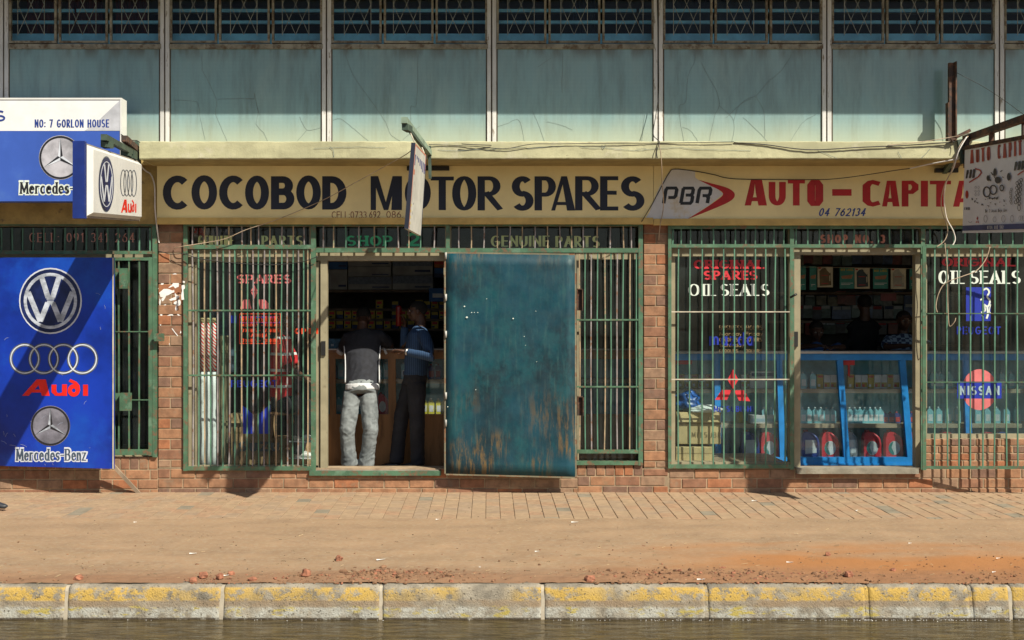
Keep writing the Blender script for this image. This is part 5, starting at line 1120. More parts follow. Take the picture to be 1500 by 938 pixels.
# ---------------------------------------------------------------- shop interiors
blue_c = mat('blue_gloss_paint', (.015,.22,.60), .4, var=.12, vs=5, col2=(.04,.30,.66), thr=.62, s2=6, bump=.2)
shelf_w = mat('shelf_board', (.42,.33,.22), .6, var=.15, vs=6, stretch=(.3,1,1))
cglass = glass('counter_glass', (.93,.96,.97), 1.4, .06)  # its pale film stands in for street reflections hazing the glass
pale_edge = mat('pale_counter_edge', (.50,.47,.44), .5)
teal_back = mat('teal_backing', (.15,.48,.60), .7, var=.15)
carton_m = mat('brown_cardboard', (.36,.235,.12), .85, var=.10, vs=7, col2=(.28,.18,.09), thr=.6, s2=4)
carton_t = mat('tan_cardboard', (.50,.39,.20), .85, var=.10, vs=6)
CW = -1.0
def counter(name, label, x0, x1, m, stiles, y_top, y_sh, y_bot, low=None, back=teal_back):
    r_ = root(name, label, 'counter', P((x0+x1)/2, 690, CW-.3))
    b = MB(); b.pbox(x0, x1, y_top, y_top+3.2, CW-.55, CW+.03); b.build('counter_top', pale_edge if m is blue_c else wood, r_)
    if m is not blue_c: b = MB(); b.pbox(x0, x1, y_top-1.6, y_top-.1, CW-.5, CW+.035); b.build('counter_edge', pale_edge, r_)
    b = MB(); b.pbox(x0, x1, y_top+3.3, y_top+13, CW-.05, CW); b.build('top_rail', m, r_)
    for (xa, xb, t) in stiles:
        b = MB(); p, q = P(xa, y_top+13, CW-.02), P(xb, (low or y_bot)-.2, CW-.02); b.bar(p, q, t/133., (0,1,0), .045); b.build('stile', m, r_)
    b = MB(); b.pbox(x0, x1, y_bot, 686, CW-.05, CW+.005) if not low else b.pbox(x0, x1, low, 690, CW-.05, CW+.005); b.build('base_board', m, r_)
    if not low:
        b = MB(); b.pbox(x0, x1, y_bot+9, y_bot+12, CW+.006, CW+.014); b.build('base_trim', m, r_)
    b = MB(); b.pbox(x0, x1, y_top+12.8, (low or y_bot)+.5, CW-.034, CW-.029); b.build('pane', cglass, r_)
    for y in y_sh:
        b = MB(); b.pbox(x0+1, x1-1, y, y+6, CW-.46, CW-.06); b.build('shelf', shelf_w, r_)
    b = MB(); b.pbox(x0, x1, y_top+4, 688, CW-.55, CW-.50); b.build('back_panel', back, r_)
    for xx in (x0, x1-2.5): b = MB(); b.pbox(xx, xx+2.5, y_top+4, 688, CW-.50, CW-.055); b.build('end_panel', m, r_)
    return r_
counter('display_counter', 'blue glazed display counter full of oil bottles inside the right shop', 984, 1620, blue_c,
  [(1050,1052,8.5),(1141,1146,8),(1229.5,1240,8.5),(1321,1333,9),(1414,1420,9),(1508,1514,9)], 515, (570, 621), 670)
owood = mat('orange_brown_wood', (.34,.165,.06), .5, var=.2, vs=8, stretch=(1,1,.15), col2=(.20,.09,.03), thr=.6, s2=10)
counter('display_counter', 'brown wooden counter with glazed front where two customers lean', 462, 940, owood, [(487,488,9),(574,575,11),(662,663,10)], 513, (556,), 600, low=607)
def by(px, py, w): return P(px, py, w)
# product prototypes ------------------------------------------------------
white_plastic = mat('white_plastic', (.62,.65,.66), .4)
def proto_bottle(name, col, lab, cat, group, capcol=None, h=.185, w=.066, lab_m=None):
    r_ = root(name, lab, cat, (0,0,-50), group); o = Vector((0,0,-50))
    m = mat(name+'_plastic_%d' % int(col[0]*1000+col[2]*100), col, .35, var=.05)
    b = MB(); hw = w/2; dp = w*.32
    out = [(-hw,0),(hw,0),(hw,h*.72),(hw*.15,h*.9),(-hw*.5,h*.9),(-hw,h*.8)]
    b.prism([o+Vector((x,-dp,z)) for x, z in out], (0, 2*dp, 0)); b.build('body', m, r_)
    b = MB(); b.tube([o+Vector((-hw*.2,0,h*.9)), o+Vector((-hw*.2,0,h))], w*.17, 8); b.build('cap', mat('cap_%s' % name, capcol or (.5,.5,.5), .4), r_)
    b = MB(); b.box(-hw*.7, hw*.7, -dp-.0015, -dp, -50+h*.15, -50+h*.55); b.build('label', lab_m or white_plastic, r_)
    return r_
def proto_jug(name, col, lab, cat, group, capcol, h=.295, w=.205, oval=True, lc=(.62,.66,.66), lc2=None):
    r_ = root(name, lab, cat, (0,0,-50), group); o = Vector((0,0,-50)); m = mat(name+'_plastic_%d' % int(col[0]*1000+col[2]*100), col, .35, var=.06)
    hw = w/2; b = MB(); dp = w*.27
    out = [(-hw*.95,0),(hw*.95,0),(hw,h*.06),(hw,h*.52),(hw*.82,h*.72),(hw*.45,h*.86),(hw*.0,h*.95),(-hw*.5,h*.97),(-hw*.82,h*.90),(-hw*.98,h*.72),(-hw,h*.5),(-hw,h*.06)]
    front = [o+Vector((x*.93,-dp,z*.98+.003)) for x, z in out]; mid = [o+Vector((x,-dp*.6,z)) for x, z in out]; mid2 = [p+Vector((0,dp*1.2,0)) for p in mid]; backq = [p+Vector((0,2*dp,0)) for p in front]; n = len(out)
    vs = front+mid+mid2+backq; fs = [tuple(range(n)), tuple(range(4*n-1, 3*n-1, -1))]
    for k in range(3): fs += [(k*n+i, k*n+(i+1) % n, (k+1)*n+(i+1) % n, (k+1)*n+i) for i in range(n)]
    b.add(vs, fs, False); b.build('body', m, r_)
    b = MB(); b.tube([o+Vector((-hw*.45,0,h*.95)), o+Vector((-hw*.45,0,h*1.03))], w*.13, 10); b.build('cap', mat('cap_%s' % name, capcol, .4), r_)
    b = MB(); b.tube(smooth_path([o+Vector(v) for v in ((hw*.0,-dp*.9,h*.9), (hw*.55,-dp*1.25,h*.74), (hw*.72,-dp*1.2,h*.5), (hw*.62,-dp*.9,h*.4))], 4), w*.07, 8); b.build('handle', m, r_)
    b = MB(); n = 20; cx = -.02*w
    pts = [o+Vector((cx+hw*.62*math.cos(2*math.pi*i/n)*(1 if oval else 1.1), -dp-.002, h*.36+h*.26*math.sin(2*math.pi*i/n))) for i in range(n)]
    if not oval: pts = [o+Vector(v) for v in ((-hw*.62,-dp-.002,h*.14),(hw*.6,-dp-.002,h*.18),(hw*.6,-dp-.002,h*.66),(-hw*.62,-dp-.002,h*.66))]
    b.prism(pts, (0,.0015,0)); lb = b.build('label', mat('jug_label', lc, .5), r_)
    if lc2:
        b = MB(); pts = [o+Vector((cx+hw*.60*math.cos(a)*1., -dp-.0032, h*.36+h*.25*math.sin(a))) for a in [R(100+170*i/12) for i in range(13)]]+[o+Vector((cx-hw*.05, -dp-.0032, h*.20)), o+Vector((cx-hw*.30, -dp-.0032, h*.38))]
        b.prism(pts, (0,.001,0)); b.build('label_swirl', mat('label_swirl_%d' % int(lc2[1]*100), lc2, .5), lb)
    return r_
GB = 'teal oil bottles in the blue counter'
pb = proto_bottle('oil_bottle', (.22,.52,.58), 'x', 'bottle', GB, (.5,.6,.6))
def on(px, py, w): 
    p = P(px, py, w); return p
row = [1150,1176.5,1190.5]; names = []
for i, px in enumerate(row): place(pb, on(px, 569.3, CW-.15), '%s teal oil bottle from the left on the upper shelf of the blue counter, seen through the doorway' % ORD[i] if False else 'teal oil bottle, %s from the left on the upper shelf of the blue counter' % ORD[i])
for i, px in enumerate([1120,1130,1158,1176.5,1185,1194.5,1203,1211,1220,1245,1252.5,1260,1267.5,1275,1282.5,1290]): place(pb, on(px, 620.4, CW-.15), 'teal oil bottle, %s from the left on the middle shelf of the blue counter' % ORD[i], s=(.95,.95,.97))
for i, px in enumerate([1366,1372,1378,1391,1441,1454,1467,1481,1495]): place(pb, on(px, 569.3, CW-.15), 'teal oil bottle, %s of the row behind the barred window glass on the upper shelf' % ORD[i])
for i, px in enumerate([1362,1375,1389,1402,1432,1446,1460,1474,1490]): place(pb, on(px, 620.4, CW-.15), 'teal oil bottle, %s of the row behind the red disc badge on the middle shelf' % ORD[i])
def proto_box(name, lab, cat, m, mlab, w, h, d, group=None, band=None, mb2=None):
    r_ = root(name, lab, cat, (0,0,-50), group); b = MB(); b.cbox(-w/2, w/2, 0, d, -50, -50+h, .002); b.build('box', m, r_)
    b = MB(); bd = band or (.12,.88,.45,.8); b.box(-w/2+w*bd[0], -w/2+w*bd[1], -.0015, -.0002, -50+h*bd[2], -50+h*bd[3]); b.build('label', mlab, r_)
    if mb2: b = MB(); b.box(-w/2+w*.12, -w/2+w*.5, -.0016, -.0003, -50+h*.12, -50+h*.32); b.build('label', mb2, r_)
    return r_
yel = mat('yellow_card', (.40,.30,.03), .6, var=.06); redc = mat('red_card', (.45,.03,.03), .6); whc = mat('white_card', (.55,.56,.56), .6); navyc = mat('navy_card', (.02,.04,.12), .6); tealc = mat('teal_card', (.03,.20,.17), .6)
creamc = mat('cream_card', (.50,.46,.33), .6)
b1 = proto_box('filter_box', 'x', 'box', yel, redc, .068, .155, .07, 'boxes on the upper shelf of the blue counter', (.1,.9,.78,.92), whc)
b2 = proto_box('filter_box', 'x', 'box', whc, yel, .07, .15, .07, 'boxes on the upper shelf of the blue counter', (.08,.92,.1,.45), redc)
for i, px in enumerate([1201.5,1211.5,1221,1247,1257,1266.5,1276,1285.5,1295,1304.5,1313.5]):
    place(b1 if i % 3 == 0 else b2, on(px, 569.3, CW-.16-.0*i), '%s box, %s from the left on the upper shelf of the blue counter' % ('yellow' if i % 3 == 0 else 'white and yellow', ORD[i]))
for i, px in enumerate([998,1008,1018,1028,1038,1090,1098]):
    place(b1 if i % 2 == 0 else b2, on(px, 568.8, CW-.16), '%s box, %s from the left on the shelf behind the three red diamonds' % ('yellow' if i % 2 == 0 else 'white and yellow', ORD[i]))
cj = proto_bottle('oil_can', (.04,.05,.20), 'x', 'can', 'dark blue cans on the middle shelf', (.4,.03,.03), .13, .07, redc)
for i, px in enumerate([1296,1305,1314,1336]): place(cj, on(px, 620.4, CW-.17), 'dark blue can with red label, %s from the left on the middle shelf' % ORD[i])
rj = proto_jug('oil_jug', (.62,.035,.05), 'x', 'jug', 'red oil jugs at the bottom of the blue counter', (.3,.02,.02), lc2=(.02,.22,.20))
for i, (px, s) in enumerate([(1126,1),(1214.5,1),(1276,1),(1308,1),(1341,.95),(1388,1),(1448,1)]): place(rj, on(px, 669.8, CW-.14), 'red oil jug, %s from the left along the bottom of the blue counter' % ORD[i], s=(s,1,1))
bj = proto_jug('oil_jug', (.025,.06,.28), 'x', 'jug', 'blue oil jugs at the bottom of the blue counter', (.02,.03,.1), oval=False)
for i, px in enumerate([1098,1186,1470]): place(bj, on(px, 669.8, CW-.14), ['blue oil jug beside the first red jug, behind the three diamond window', 'blue oil jug at the left side of the doorway, bottom of the blue counter', 'blue oil jug at the right end of the blue counter'][i])
gj = proto_jug('oil_jug', (.28,.30,.32), 'grey oil jug with white label between stile and red jug', 'jug', None, (.05,.05,.05), w=.13, oval=False)
place(gj, on(1247, 669.8, CW-.14), 'grey oil jug just right of the leaning blue stile'); 
wb = proto_box('parts_box', 'x', 'box', whc, navyc, .29, .19, .12, None, (.05,.95,.7,.9)); place(wb, on(1118, 569.3, CW-.12), 'large white box with dark blue stripe on the upper counter shelf')
wb2 = proto_box('parts_box', 'x', 'box', whc, mat('pale_blue_card', (.3,.42,.5), .6), .27, .09, .12, None, (.05,.95,.2,.6)); place(wb2, on(1117, 620.5, CW-.12), 'low white box on the middle counter shelf above the first red jug')
b = MB(); b.tube([P(1083.5,620.3,CW-.16), P(1083.5,613,CW-.16), P(1083.5,606,CW-.16), P(1083.5,601.5,CW-.16)], [.042,.042,.036,.02], 14); b.build('funnel', yel, None, label='yellow plastic funnel on the middle counter shelf', cat='funnel')
b = MB(); b.pbox(1235.5, 1252, 528, 535, CW-.026, CW-.022); b.pbox(1242, 1245, 535.05, 551, CW-.026, CW-.022); b.build('red_sticker', redc, None, label='red T-shaped sticker on the counter glass under the dark person', cat='sticker')
b = MB(); b.pbox(990, 1014, 528, 534, CW-.026, CW-.022); b.build('sticker', redc, None, label='dull red strip sticker at the left end of the blue counter glass', cat='sticker')
# cartons and bags standing right behind shop 3's left pane
def carton(x0, x1, y0, y1, w0, w1, label, m=carton_t, flap=True, rz=0, tape=True):
    a = P((x0+x1)/2, y1, w1); r_ = root('carton', label, 'carton', a); p, q = P(x0, y1, w1), P(x1, y0, w1)
    b = MB(); b.cbox(p.x, q.x, -w1, -w0, p.z, q.z, .006); b.build('box', m, r_)
    if tape: 
        b = MB(); b.box(p.x-.001, q.x+.001, -w1-.0016, -w1-.0002, p.z+(q.z-p.z)*.62, p.z+(q.z-p.z)*.66); b.build('seam', mat('tape_seam', (.30,.21,.10), .6), r_)
    if flap:
        b = MB(); b.add([(p.x, -w1, q.z), (q.x, -w1, q.z), (q.x-.01, -w1-.03, q.z-.10), (p.x+.01, -w1-.03, q.z-.10)], [(0,1,2,3)]); fo = b.build('flap', m, r_); sm = fo.modifiers.new('t', 'SOLIDIFY'); sm.thickness = .003
    return r_
carton(991, 1056, 604, 651, -.62, -.30, 'large tan carton stacked just inside the window with three red diamonds')
carton(990, 1045, 655, 681, -.60, -.26, 'flattened tan carton under the large one inside the right shop window', flap=False)
b = MB(); b.pbox(986, 1150, 676.5, 690, -.95, -.14); b.build('window_shelf', shelf_w, None, label='low board floor of the right shop window under the cartons', cat='shelf')
def blob(name, m, cx, cy, w, rx, ry, rz, label, cat, amp=.03, seed=1, sc=9):
    b = MB(); b.ball((0,0,0), 1, 1, 1, 36, 22); c_ = P(cx, cy, w); vs = []
    for v in b.v:
        d = noise.noise(v*1.6+Vector((seed,0,0)))*.35+abs(noise.noise(v*3.5+Vector((seed,5,0))))*.35
        q = Vector((v.x*rx, v.y*ry, v.z*rz))*(1+d-.15); q.z = max(q.z, -rz*.62); vs.append(c_+q)
    b.v = vs; return b.build(name, m, None, label=label, cat=cat)
blob('plastic_bag', mat('blue_plastic_film', (.02,.10,.36), .3, var=.3, vs=12, bump=.8, bs=30), 1006, 588, -.42, .16, .14, .11, 'crumpled blue plastic bag on top of the large tan carton', 'bag', seed=3)
blob('plastic_bag', mat('white_plastic_film', (.62,.68,.66), .35, var=.1, vs=12, bump=.8, bs=30), 1030, 600, -.36, .19, .12, .05, 'crumpled white plastic bag on top of the large tan carton', 'bag', seed=8)
# rolls in shop 2's window
stripe = bpy.data.materials.new('red_white_stripes'); stripe.use_nodes = True; n, l, b_ = nodes(stripe)
tc = n.new('ShaderNodeNewGeometry'); sep = n.new('ShaderNodeSeparateXYZ'); l.new(tc.outputs['Position'], sep.inputs[0])
a_ = n.new('ShaderNodeMath'); a_.operation = 'MULTIPLY_ADD'; l.new(sep.outputs['X'], a_.inputs[0]); a_.inputs[1].default_value = 1.1; l.new(sep.outputs['Z'], a_.inputs[2])
nz_ = n.new('ShaderNodeTexNoise'); nz_.inputs['Scale'].default_value = 9; l.new(tc.outputs['Position'], nz_.inputs[0])
a2_ = n.new('ShaderNodeMath'); a2_.operation = 'MULTIPLY_ADD'; l.new(nz_.outputs[0], a2_.inputs[0]); a2_.inputs[1].default_value = .05; l.new(a_.outputs[0], a2_.inputs[2])
a3_ = n.new('ShaderNodeMath'); a3_.operation = 'MULTIPLY'; l.new(a2_.outputs[0], a3_.inputs[0]); a3_.inputs[1].default_value = 2*math.pi/.036
a4_ = n.new('ShaderNodeMath'); a4_.operation = 'SINE'; l.new(a3_.outputs[0], a4_.inputs[0])
mr_ = n.new('ShaderNodeMapRange'); mr_.inputs[1].default_value = -.1; mr_.inputs[2].default_value = .1; l.new(a4_.outputs[0], mr_.inputs[0])
mx_ = n.new('ShaderNodeMix'); mx_.data_type = 'RGBA'; l.new(mr_.outputs[0], mx_.inputs[0]); mx_.inputs[6].default_value = (.82,.78,.74,1); mx_.inputs[7].default_value = (.70,.035,.03,1); l.new(mx_.outputs[2], b_.inputs['Base Color'])
sackm = mat('white_sack', (.76,.80,.80), .7, var=.08, vs=6, col2=(.4,.42,.4), thr=.62, s2=8, bump=.5)
for i, px in enumerate((290.5, 297, 305, 313)):
    r_ = root('wrapped_roll', 'red and white striped roll in the window, %s from the left' % ORD[i], 'roll', P(px, 684, -.34), 'striped rolls in the left window')
    b = MB(); b.tube([P(px, y, -.34) for y in (473.5, 500, 544)], .031, 12); b.build('striped_sleeve', stripe, r_)
    b = MB(); b.tube([P(px, y, -.34+.004*math.sin(y)) for y in (545, 565, 590, 613, 636, 660, 684)], [.033,.031,.034,.031,.034,.031,.033], 12); b.build('white_wrap', sackm, r_)
    b = MB(); b.tube([P(px, 466, -.34), P(px, 473.3, -.34)], .027, 12); b.build('roll_core', carton_t, r_)
bund = mat('straw_fibre', (.22,.19,.11), .9, var=.3, vs=14, stretch=(3,1,.3), bump=.8)
b = MB()
for k in range(7): b.tube(smooth_path([P(323+k*2.3+random.uniform(-1,1), y, -.36-.02*(k % 3)) for y in (684, 640, 590, 540, 492)], 3), .012, 7)
o = b.build('reed_bundle', bund, None, label='upright bundle of straw coloured strips beside the striped rolls', cat='bundle'); 
carton(338, 396, 606, 684, -1.0, -.72, 'plain brown carton on the floor behind the blue letter M sign', carton_m)
carton(399, 452, 642, 684, -1.0, -.70, 'low brown carton on the floor beneath the seated person', carton_m)
b = MB(); b.pbox(306, 345, 455, 545, -.75, -.70); b.build('blue_cloth_sheet', mat('blue_grey_cloth', (.06,.10,.15), .9, var=.3, vs=14, bump=.8), None, label='blue grey cloth hanging behind the striped rolls', cat='cloth')
# shelves behind the wooden counter
SWd = -2.5
def wall_shelf(label, x0, x1, ys, ytop, m=mat('dark_shelf_board', (.12,.085,.06), .7, var=.2)):
    r_ = root('wall_shelf', label, 'shelf', P((x0+x1)/2, 640, SWd-.2))
    for y in ys: b = MB(); b.pbox(x0, x1, y, y+3.5, SWd-.38, SWd+.02); b.build('shelf_board', m, r_)
    for x in (x0, x1-3): b = MB(); b.pbox(x, x+3, ytop, 655, SWd-.40, SWd+.021); b.build('upright', m, r_)
    return r_
wall_shelf('dark shelving with yellow boxes behind the wooden counter', 466, 700, (425, 452, 467, 481.5, 510), 372)
wall_shelf('dark shelving along the back wall of the right shop', 1120, 1480, (428, 470, 505), 372)
def bigbox(x0, x1, y0, y1, label, ma, mb_):
    a = P((x0+x1)/2, y1, SWd); r_ = root('parts_box', label, 'box', a, 'large boxes on the top shelf behind the wooden counter'); p, q = P(x0, y1, SWd), P(x1, y0, SWd)
    b = MB(); b.cbox(p.x, q.x, -SWd, -SWd+.33, p.z, q.z, .003); b.build('box', ma, r_)
    b = MB(); b.box(p.x+.004, q.x-.004, -SWd-.002, -SWd-.0004, p.z+(q.z-p.z)*.42, q.z-.006); b.build('printed_band', mb_, r_)
    b = MB(); b.box(p.x+(q.x-p.x)*.55, p.x+(q.x-p.x)*.94, -SWd-.002, -SWd-.0004, p.z+(q.z-p.z)*.14, p.z+(q.z-p.z)*.24); b.build('printed_text_bar', navyc, r_)
gyc = mat('grey_card', (.30,.30,.30), .7); bgc = mat('blue_grey_card', (.16,.19,.25), .7, var=.15, vs=30)
for args in ((480,509,370,394.5,'blue parts box at the left end of the top shelf',mat('blue_card',(.02,.10,.30),.6),navyc), (480,508.5,395,424.5,'pale grey parts box below the blue one on the top shelf',gyc,gyc),
  (510,573,370,390,'long pale box uppermost in the middle stack on the top shelf',gyc,gyc), (510,573,390.4,405,'long pale box with small logo, middle of the middle stack',gyc,mat('pale_grey_card',(.34,.33,.31),.7)), (510,574,405.4,424.5,'long box with blue grey band at the foot of the middle stack',gyc,bgc),
  (575,634,372,403,'upper long box with blue grey band, right stack on the top shelf',gyc,bgc), (575,634,403.4,424.5,'lower long box with blue grey band, right stack on the top shelf',gyc,bgc), (636,651,381,392,'small orange box at the right end of the top shelf',mat('orange_card',(.4,.12,.02),.6),redc), (636,651,392.4,407,'small dark blue box under the orange one',navyc,mat('blue_card',(.02,.10,.30),.6))): bigbox(*args)
yb = proto_box('yellow_box', 'x', 'box', yel, redc, .085, .10, .12, 'yellow boxes on the shelves behind the wooden counter', (.15,.85,.5,.82), navyc)
yb2 = proto_box('yellow_box', 'x', 'box', navyc, yel, .085, .09, .12, 'yellow boxes on the shelves behind the wooden counter', (0.05,.95,.5,.95))
rq2 = random.Random(4)
for yi, (ys, nm) in enumerate(((451.8,'second'),(466.8,'third'),(481.3,'fourth'))):
    k = 0; px = 486
    while px < 650:
        if rq2.random() > (.42 if yi == 0 else .1):
            pr = yb if rq2.random() > .3 else yb2
            place(pr, on(px, ys, SWd), '%s box, %s from the left, %s shelf behind the wooden counter' % ('yellow' if pr is yb else 'navy and yellow', ORD[k], nm), s=(1,1,rq2.uniform(.95,1.05))); k += 1
        px += 11.6
blue_pk = proto_box('blue_packet', 'x', 'packet', mat('blue_card', (.02,.10,.30), .6), whc, .20, .16, .05, None, (.2,.8,.3,.6)); place(blue_pk, on(641, 442, -2.2), 'blue packet with white figures hanging above the shelf on the right', rz=.1)
pkb = proto_box('blue_packet', 'x', 'packet', mat('blue_film', (.03,.12,.20), .3, var=.3, vs=20), whc, .16, .12, .10, None, (.3,.5,.3,.5)); place(pkb, on(489, 512, CW-.30), 'shiny blue packet on the left end of the wooden counter')
lb2 = proto_bottle('drink_bottle', (.55,.50,.06), 'x', 'bottle', 'yellow bottles in the wooden counter', (.6,.6,.6), .17, .065, whc)
for i, px in enumerate((622, 632, 643, 652)): place(lb2, on(px, 606.5, CW-.12), 'yellow bottle, %s from the left at the foot of the wooden counter glass' % ORD[i])
rj2 = proto_jug('oil_jug', (.50,.03,.05), 'red jug low in the wooden counter between the two customers', 'jug', None, (.3,.02,.02), h=.23, w=.12)
place(rj2, on(561, 606.5, CW-.12), 'red jug low in the wooden counter between the two customers')
for i, (px, py) in enumerate(((497,606.5),(556,555.5),(566,555.5),(586,606.5),(592,555.5),(640,555.5),(500,555.5),(474,606.5))): place(pb, on(px, py, CW-.15), 'teal bottle, %s of those scattered in the wooden counter' % ORD[i])
for i, px in enumerate((632, 642)): place(cj, on(px, 555.5, CW-.15), 'dark can, %s from the left on the counter shelf beside the teal door' % ORD[i], s=(1,1,1.3))
# promotional cards strung across the right doorway
def card(x0, x1, y0, y1, label, kind, tw=0):
    w = -1.6; a = P((x0+x1)/2, y1, w); r_ = root('hanging_card', label, 'card', a, 'cards strung across the right shop'); p, q = P(x0, y1, w), P(x1, y0, w)
    base = {'green': tealc, 'cream': creamc, 'dark': creamc, 'pale': creamc}[kind]; pl_ = VP(w)
    b = MB(); b.box(p.x, q.x, 1.6, 1.603, p.z, q.z); b.build('card', base, r_)
    if kind == 'green':
        if x1-x0 > 15:
            ink = Ink(pl_, .0015); ink.text('NEW LABEL', x0+1.5, x1-1.5, y0+1.5, y0+5, tv=.2, gap=.15); ink.build('lettering', yel, r_)
        ink = Ink(pl_, .0015); cx, cy = (x0+x1)/2, (y0+y1)/2-2; ink.poly([(cx-(x1-x0)*.4,cy-1),(cx+(x1-x0)*.42,cy-3),(cx+(x1-x0)*.3,cy+3),(cx-(x1-x0)*.35,cy+3)]); ink.build('picture', mat('card_tan', (.35,.16,.08), .6), r_)
        ink = Ink(pl_, .0015); ink.ribbon([(x0+2,y1-8),(x1-2,y1-8)], .8, .8); ink.ribbon([(x0+2,y1-6),(x1-6,y1-6)], .8, .8); ink.build('small_print', whc, r_)
    else:
        jm = {'cream': mat('card_brown', (.13,.09,.04), .6), 'dark': mat('card_dark', (.03,.05,.06), .6), 'pale': mat('card_pale_grey', (.30,.29,.24), .6)}[kind]
        W = x1-x0; H = y1-y0
        ink = Ink(pl_, .0015); ink.poly([(x0+W*u, y0+H*v) for u, v in ((.12,.22),(.3,.08),(.5,.05),(.85,.28),(.9,.9),(.15,.94))]); ink.build('picture', jm, r_)
        ink = Ink(pl_, .0032); ink.ribbon([(x0+W*.6,y0+H*.12),(x0+W*.82,y0+H*.3)], 1.6, 1.6); ink.ribbon([(x0+W*.80,y0+H*.42),(x0+W*.80,y0+H*.7)], 1.4, 1.4); ink.build('handle_picture', creamc, r_)
        ink = Ink(pl_, .0032); ink.poly([(x0+W*.05,y0+H*.03),(x0+W*.22,y0+H*.03),(x0+W*.22,y0+H*.1),(x0+W*.05,y0+H*.1)]); ink.ribbon([(x0+W*.25,y0+H*.42),(x0+W*.7,y0+H*.42)], .9, .9); ink.ribbon([(x0+W*.25,y0+H*.82),(x0+W*.7,y0+H*.82)], .9, .9); ink.build('print_mark', redc, r_)
for args in ((1171,1180.5,389.5,425,'green card at the left end of the string','green'),(1186,1196,390,425,'narrow green card second on the string','green'),(1197.5,1220,391,421,'cream card picturing a brown jug, leftmost of the jug cards','cream'),(1230,1251.4,392,423,'green card between the brown and the dark jug cards','green'),(1252,1274,393,423,'cream card picturing a dark jug in mid string','dark'),(1279,1301,393.5,423,'green card right of the dark jug card','green'),(1305,1327,393,423.5,'cream card picturing a pale jug at the right','pale'),(1332.5,1342,394,424,'green card at the right end of the string','green')): card(*args)
b = MB(); b.tube([P(1160,391,-1.598), P(1230,392,-1.598), P(1350,394,-1.598)], .003, 5); b.build('string', cable_w, None, label='string the promotional cards hang from across the right shop', cat='string')
pk_m = [mat('packet_%d' % i, c, .35, var=.25, vs=12) for i, c in enumerate([(.06,.10,.22),(.16,.15,.14),(.22,.05,.04),(.10,.16,.15),(.20,.18,.12),(.05,.06,.09)])]
pks = [proto_box('hanging_packet', 'x', 'packet', m_, [whc, navyc, redc][i % 3], .13, .17, .03, 'packets hanging on the back wall of the right shop', (.1,.9,.72,.95)) for i, m_ in enumerate(pk_m)]
rq3 = random.Random(6); k = [0]*4
for rr_i, py in enumerate((388, 447, 466, 489)):
    px = 1170
    while px < 1345:
        place(rq3.choice(pks), on(px, py+rq3.uniform(-2,2), -3.3), 'small hanging packet, %s from the left in the %s row on the back wall' % (ORD[k[rr_i]], ['top','second','third','lowest'][rr_i])); k[rr_i] += 1; px += rq3.uniform(12, 17)
b = MB(); b.pbox(1290, 1313, 430, 441, -1.9, -1.89); o = b.build('price_card', mat('dim_red_card', (.14,.03,.03), .6), None, label='dark red price card hanging right of the standing dark figure', cat='card')
b = MB(); b.pbox(1172, 1206, 513.6, 515, CW-.3, CW-.05); b.build('note_pad', mat('pale_blue_card', (.3,.42,.5), .6), None, label='pale blue pad lying on the blue counter top', cat='note pad')
# ---------------------------------------------------------------- people
skin = mat('dark_skin', (.075,.036,.022), .5, var=.1, vs=8); hair = mat('short_black_hair', (.008,.007,.007), .9)
def grow(mb, name, m, parent, voxel=.011, smooth=3, amp=0., fsc=12., stretch=(1,1,1), mats=None, seed=0.):
    me = mb.mesh('tmp'); t = bpy.data.objects.new('tmp', me); C.objects.link(t)
    md = t.modifiers.new('r', 'REMESH'); md.mode = 'VOXEL'; md.voxel_size = voxel; md.use_smooth_shade = True
    bpy.context.view_layer.update(); dg = bpy.context.evaluated_depsgraph_get()
    me2 = bpy.data.meshes.new_from_object(t.evaluated_get(dg)); bpy.data.objects.remove(t); bpy.data.meshes.remove(me)
    bm = bmesh.new(); bm.from_mesh(me2)
    for _ in range(smooth): bmesh.ops.smooth_vert(bm, verts=bm.verts, factor=.5, use_axis_x=True, use_axis_y=True, use_axis_z=True)
    bm.normal_update()
    off = Vector(top(parent).location)
    for v in bm.verts:
        if amp:
            q = Vector((v.co.x*stretch[0], v.co.y*stretch[1], v.co.z*stretch[2]))*fsc+Vector((seed, 0, 0))
            w_ = q+Vector((noise.noise(q*.5), noise.noise(q*.5+Vector((9,0,0))), noise.noise(q*.5+Vector((0,9,0)))))*1.2
            d = (1-abs(noise.noise(w_))*2.6)*.6+noise.noise(w_*.45)*.8
            v.co += v.normal*d*amp
        v.co -= off
    for f in bm.faces: f.smooth = True
    bm.to_mesh(me2); bm.free(); me2.name = name
    me2.materials.clear(); me2.materials.append(m)
    o = bpy.data.objects.new(name, me2); C.objects.link(o); o.parent = parent; return o
def frame(yaw, pitch=0., roll=0.):           # yaw: direction faced in the ground plane (0 = away from camera, 90 = to the left)
    return Matrix.Rotation(R(yaw), 3, 'Z') @ Matrix.Rotation(R(pitch), 3, 'X') @ Matrix.Rotation(R(roll), 3, 'Y')
def head(mb, c, M, s=1.):
    def q(x, y, z): return c+M @ Vector((x*s, y*s, z*s))
    def ball(x, y, z, a, b_, c_, n=14, m=10): mb.ball(q(x, y, z), a*s, b_*s, c_*s, n, m, M)
    ball(0,-.012,.030,.077,.092,.082); ball(0,.020,-.018,.064,.072,.088); ball(0,.045,-.070,.038,.035,.030)
    ball(0,.088,.036,.050,.014,.012); ball(0,.096,-.006,.013,.020,.026); ball(0,.104,-.018,.020,.014,.012); ball(0,.088,-.046,.026,.014,.008); ball(0,.086,-.057,.022,.013,.008)
    for sx in (-1, 1): ball(sx*.076,-.005,-.004,.010,.022,.033, 8, 6); ball(sx*.043,.060,-.010,.022,.022,.026)
    mb.tube([q(0,-.018,-.04), q(0,-.035,-.125)], .056*s, 12)
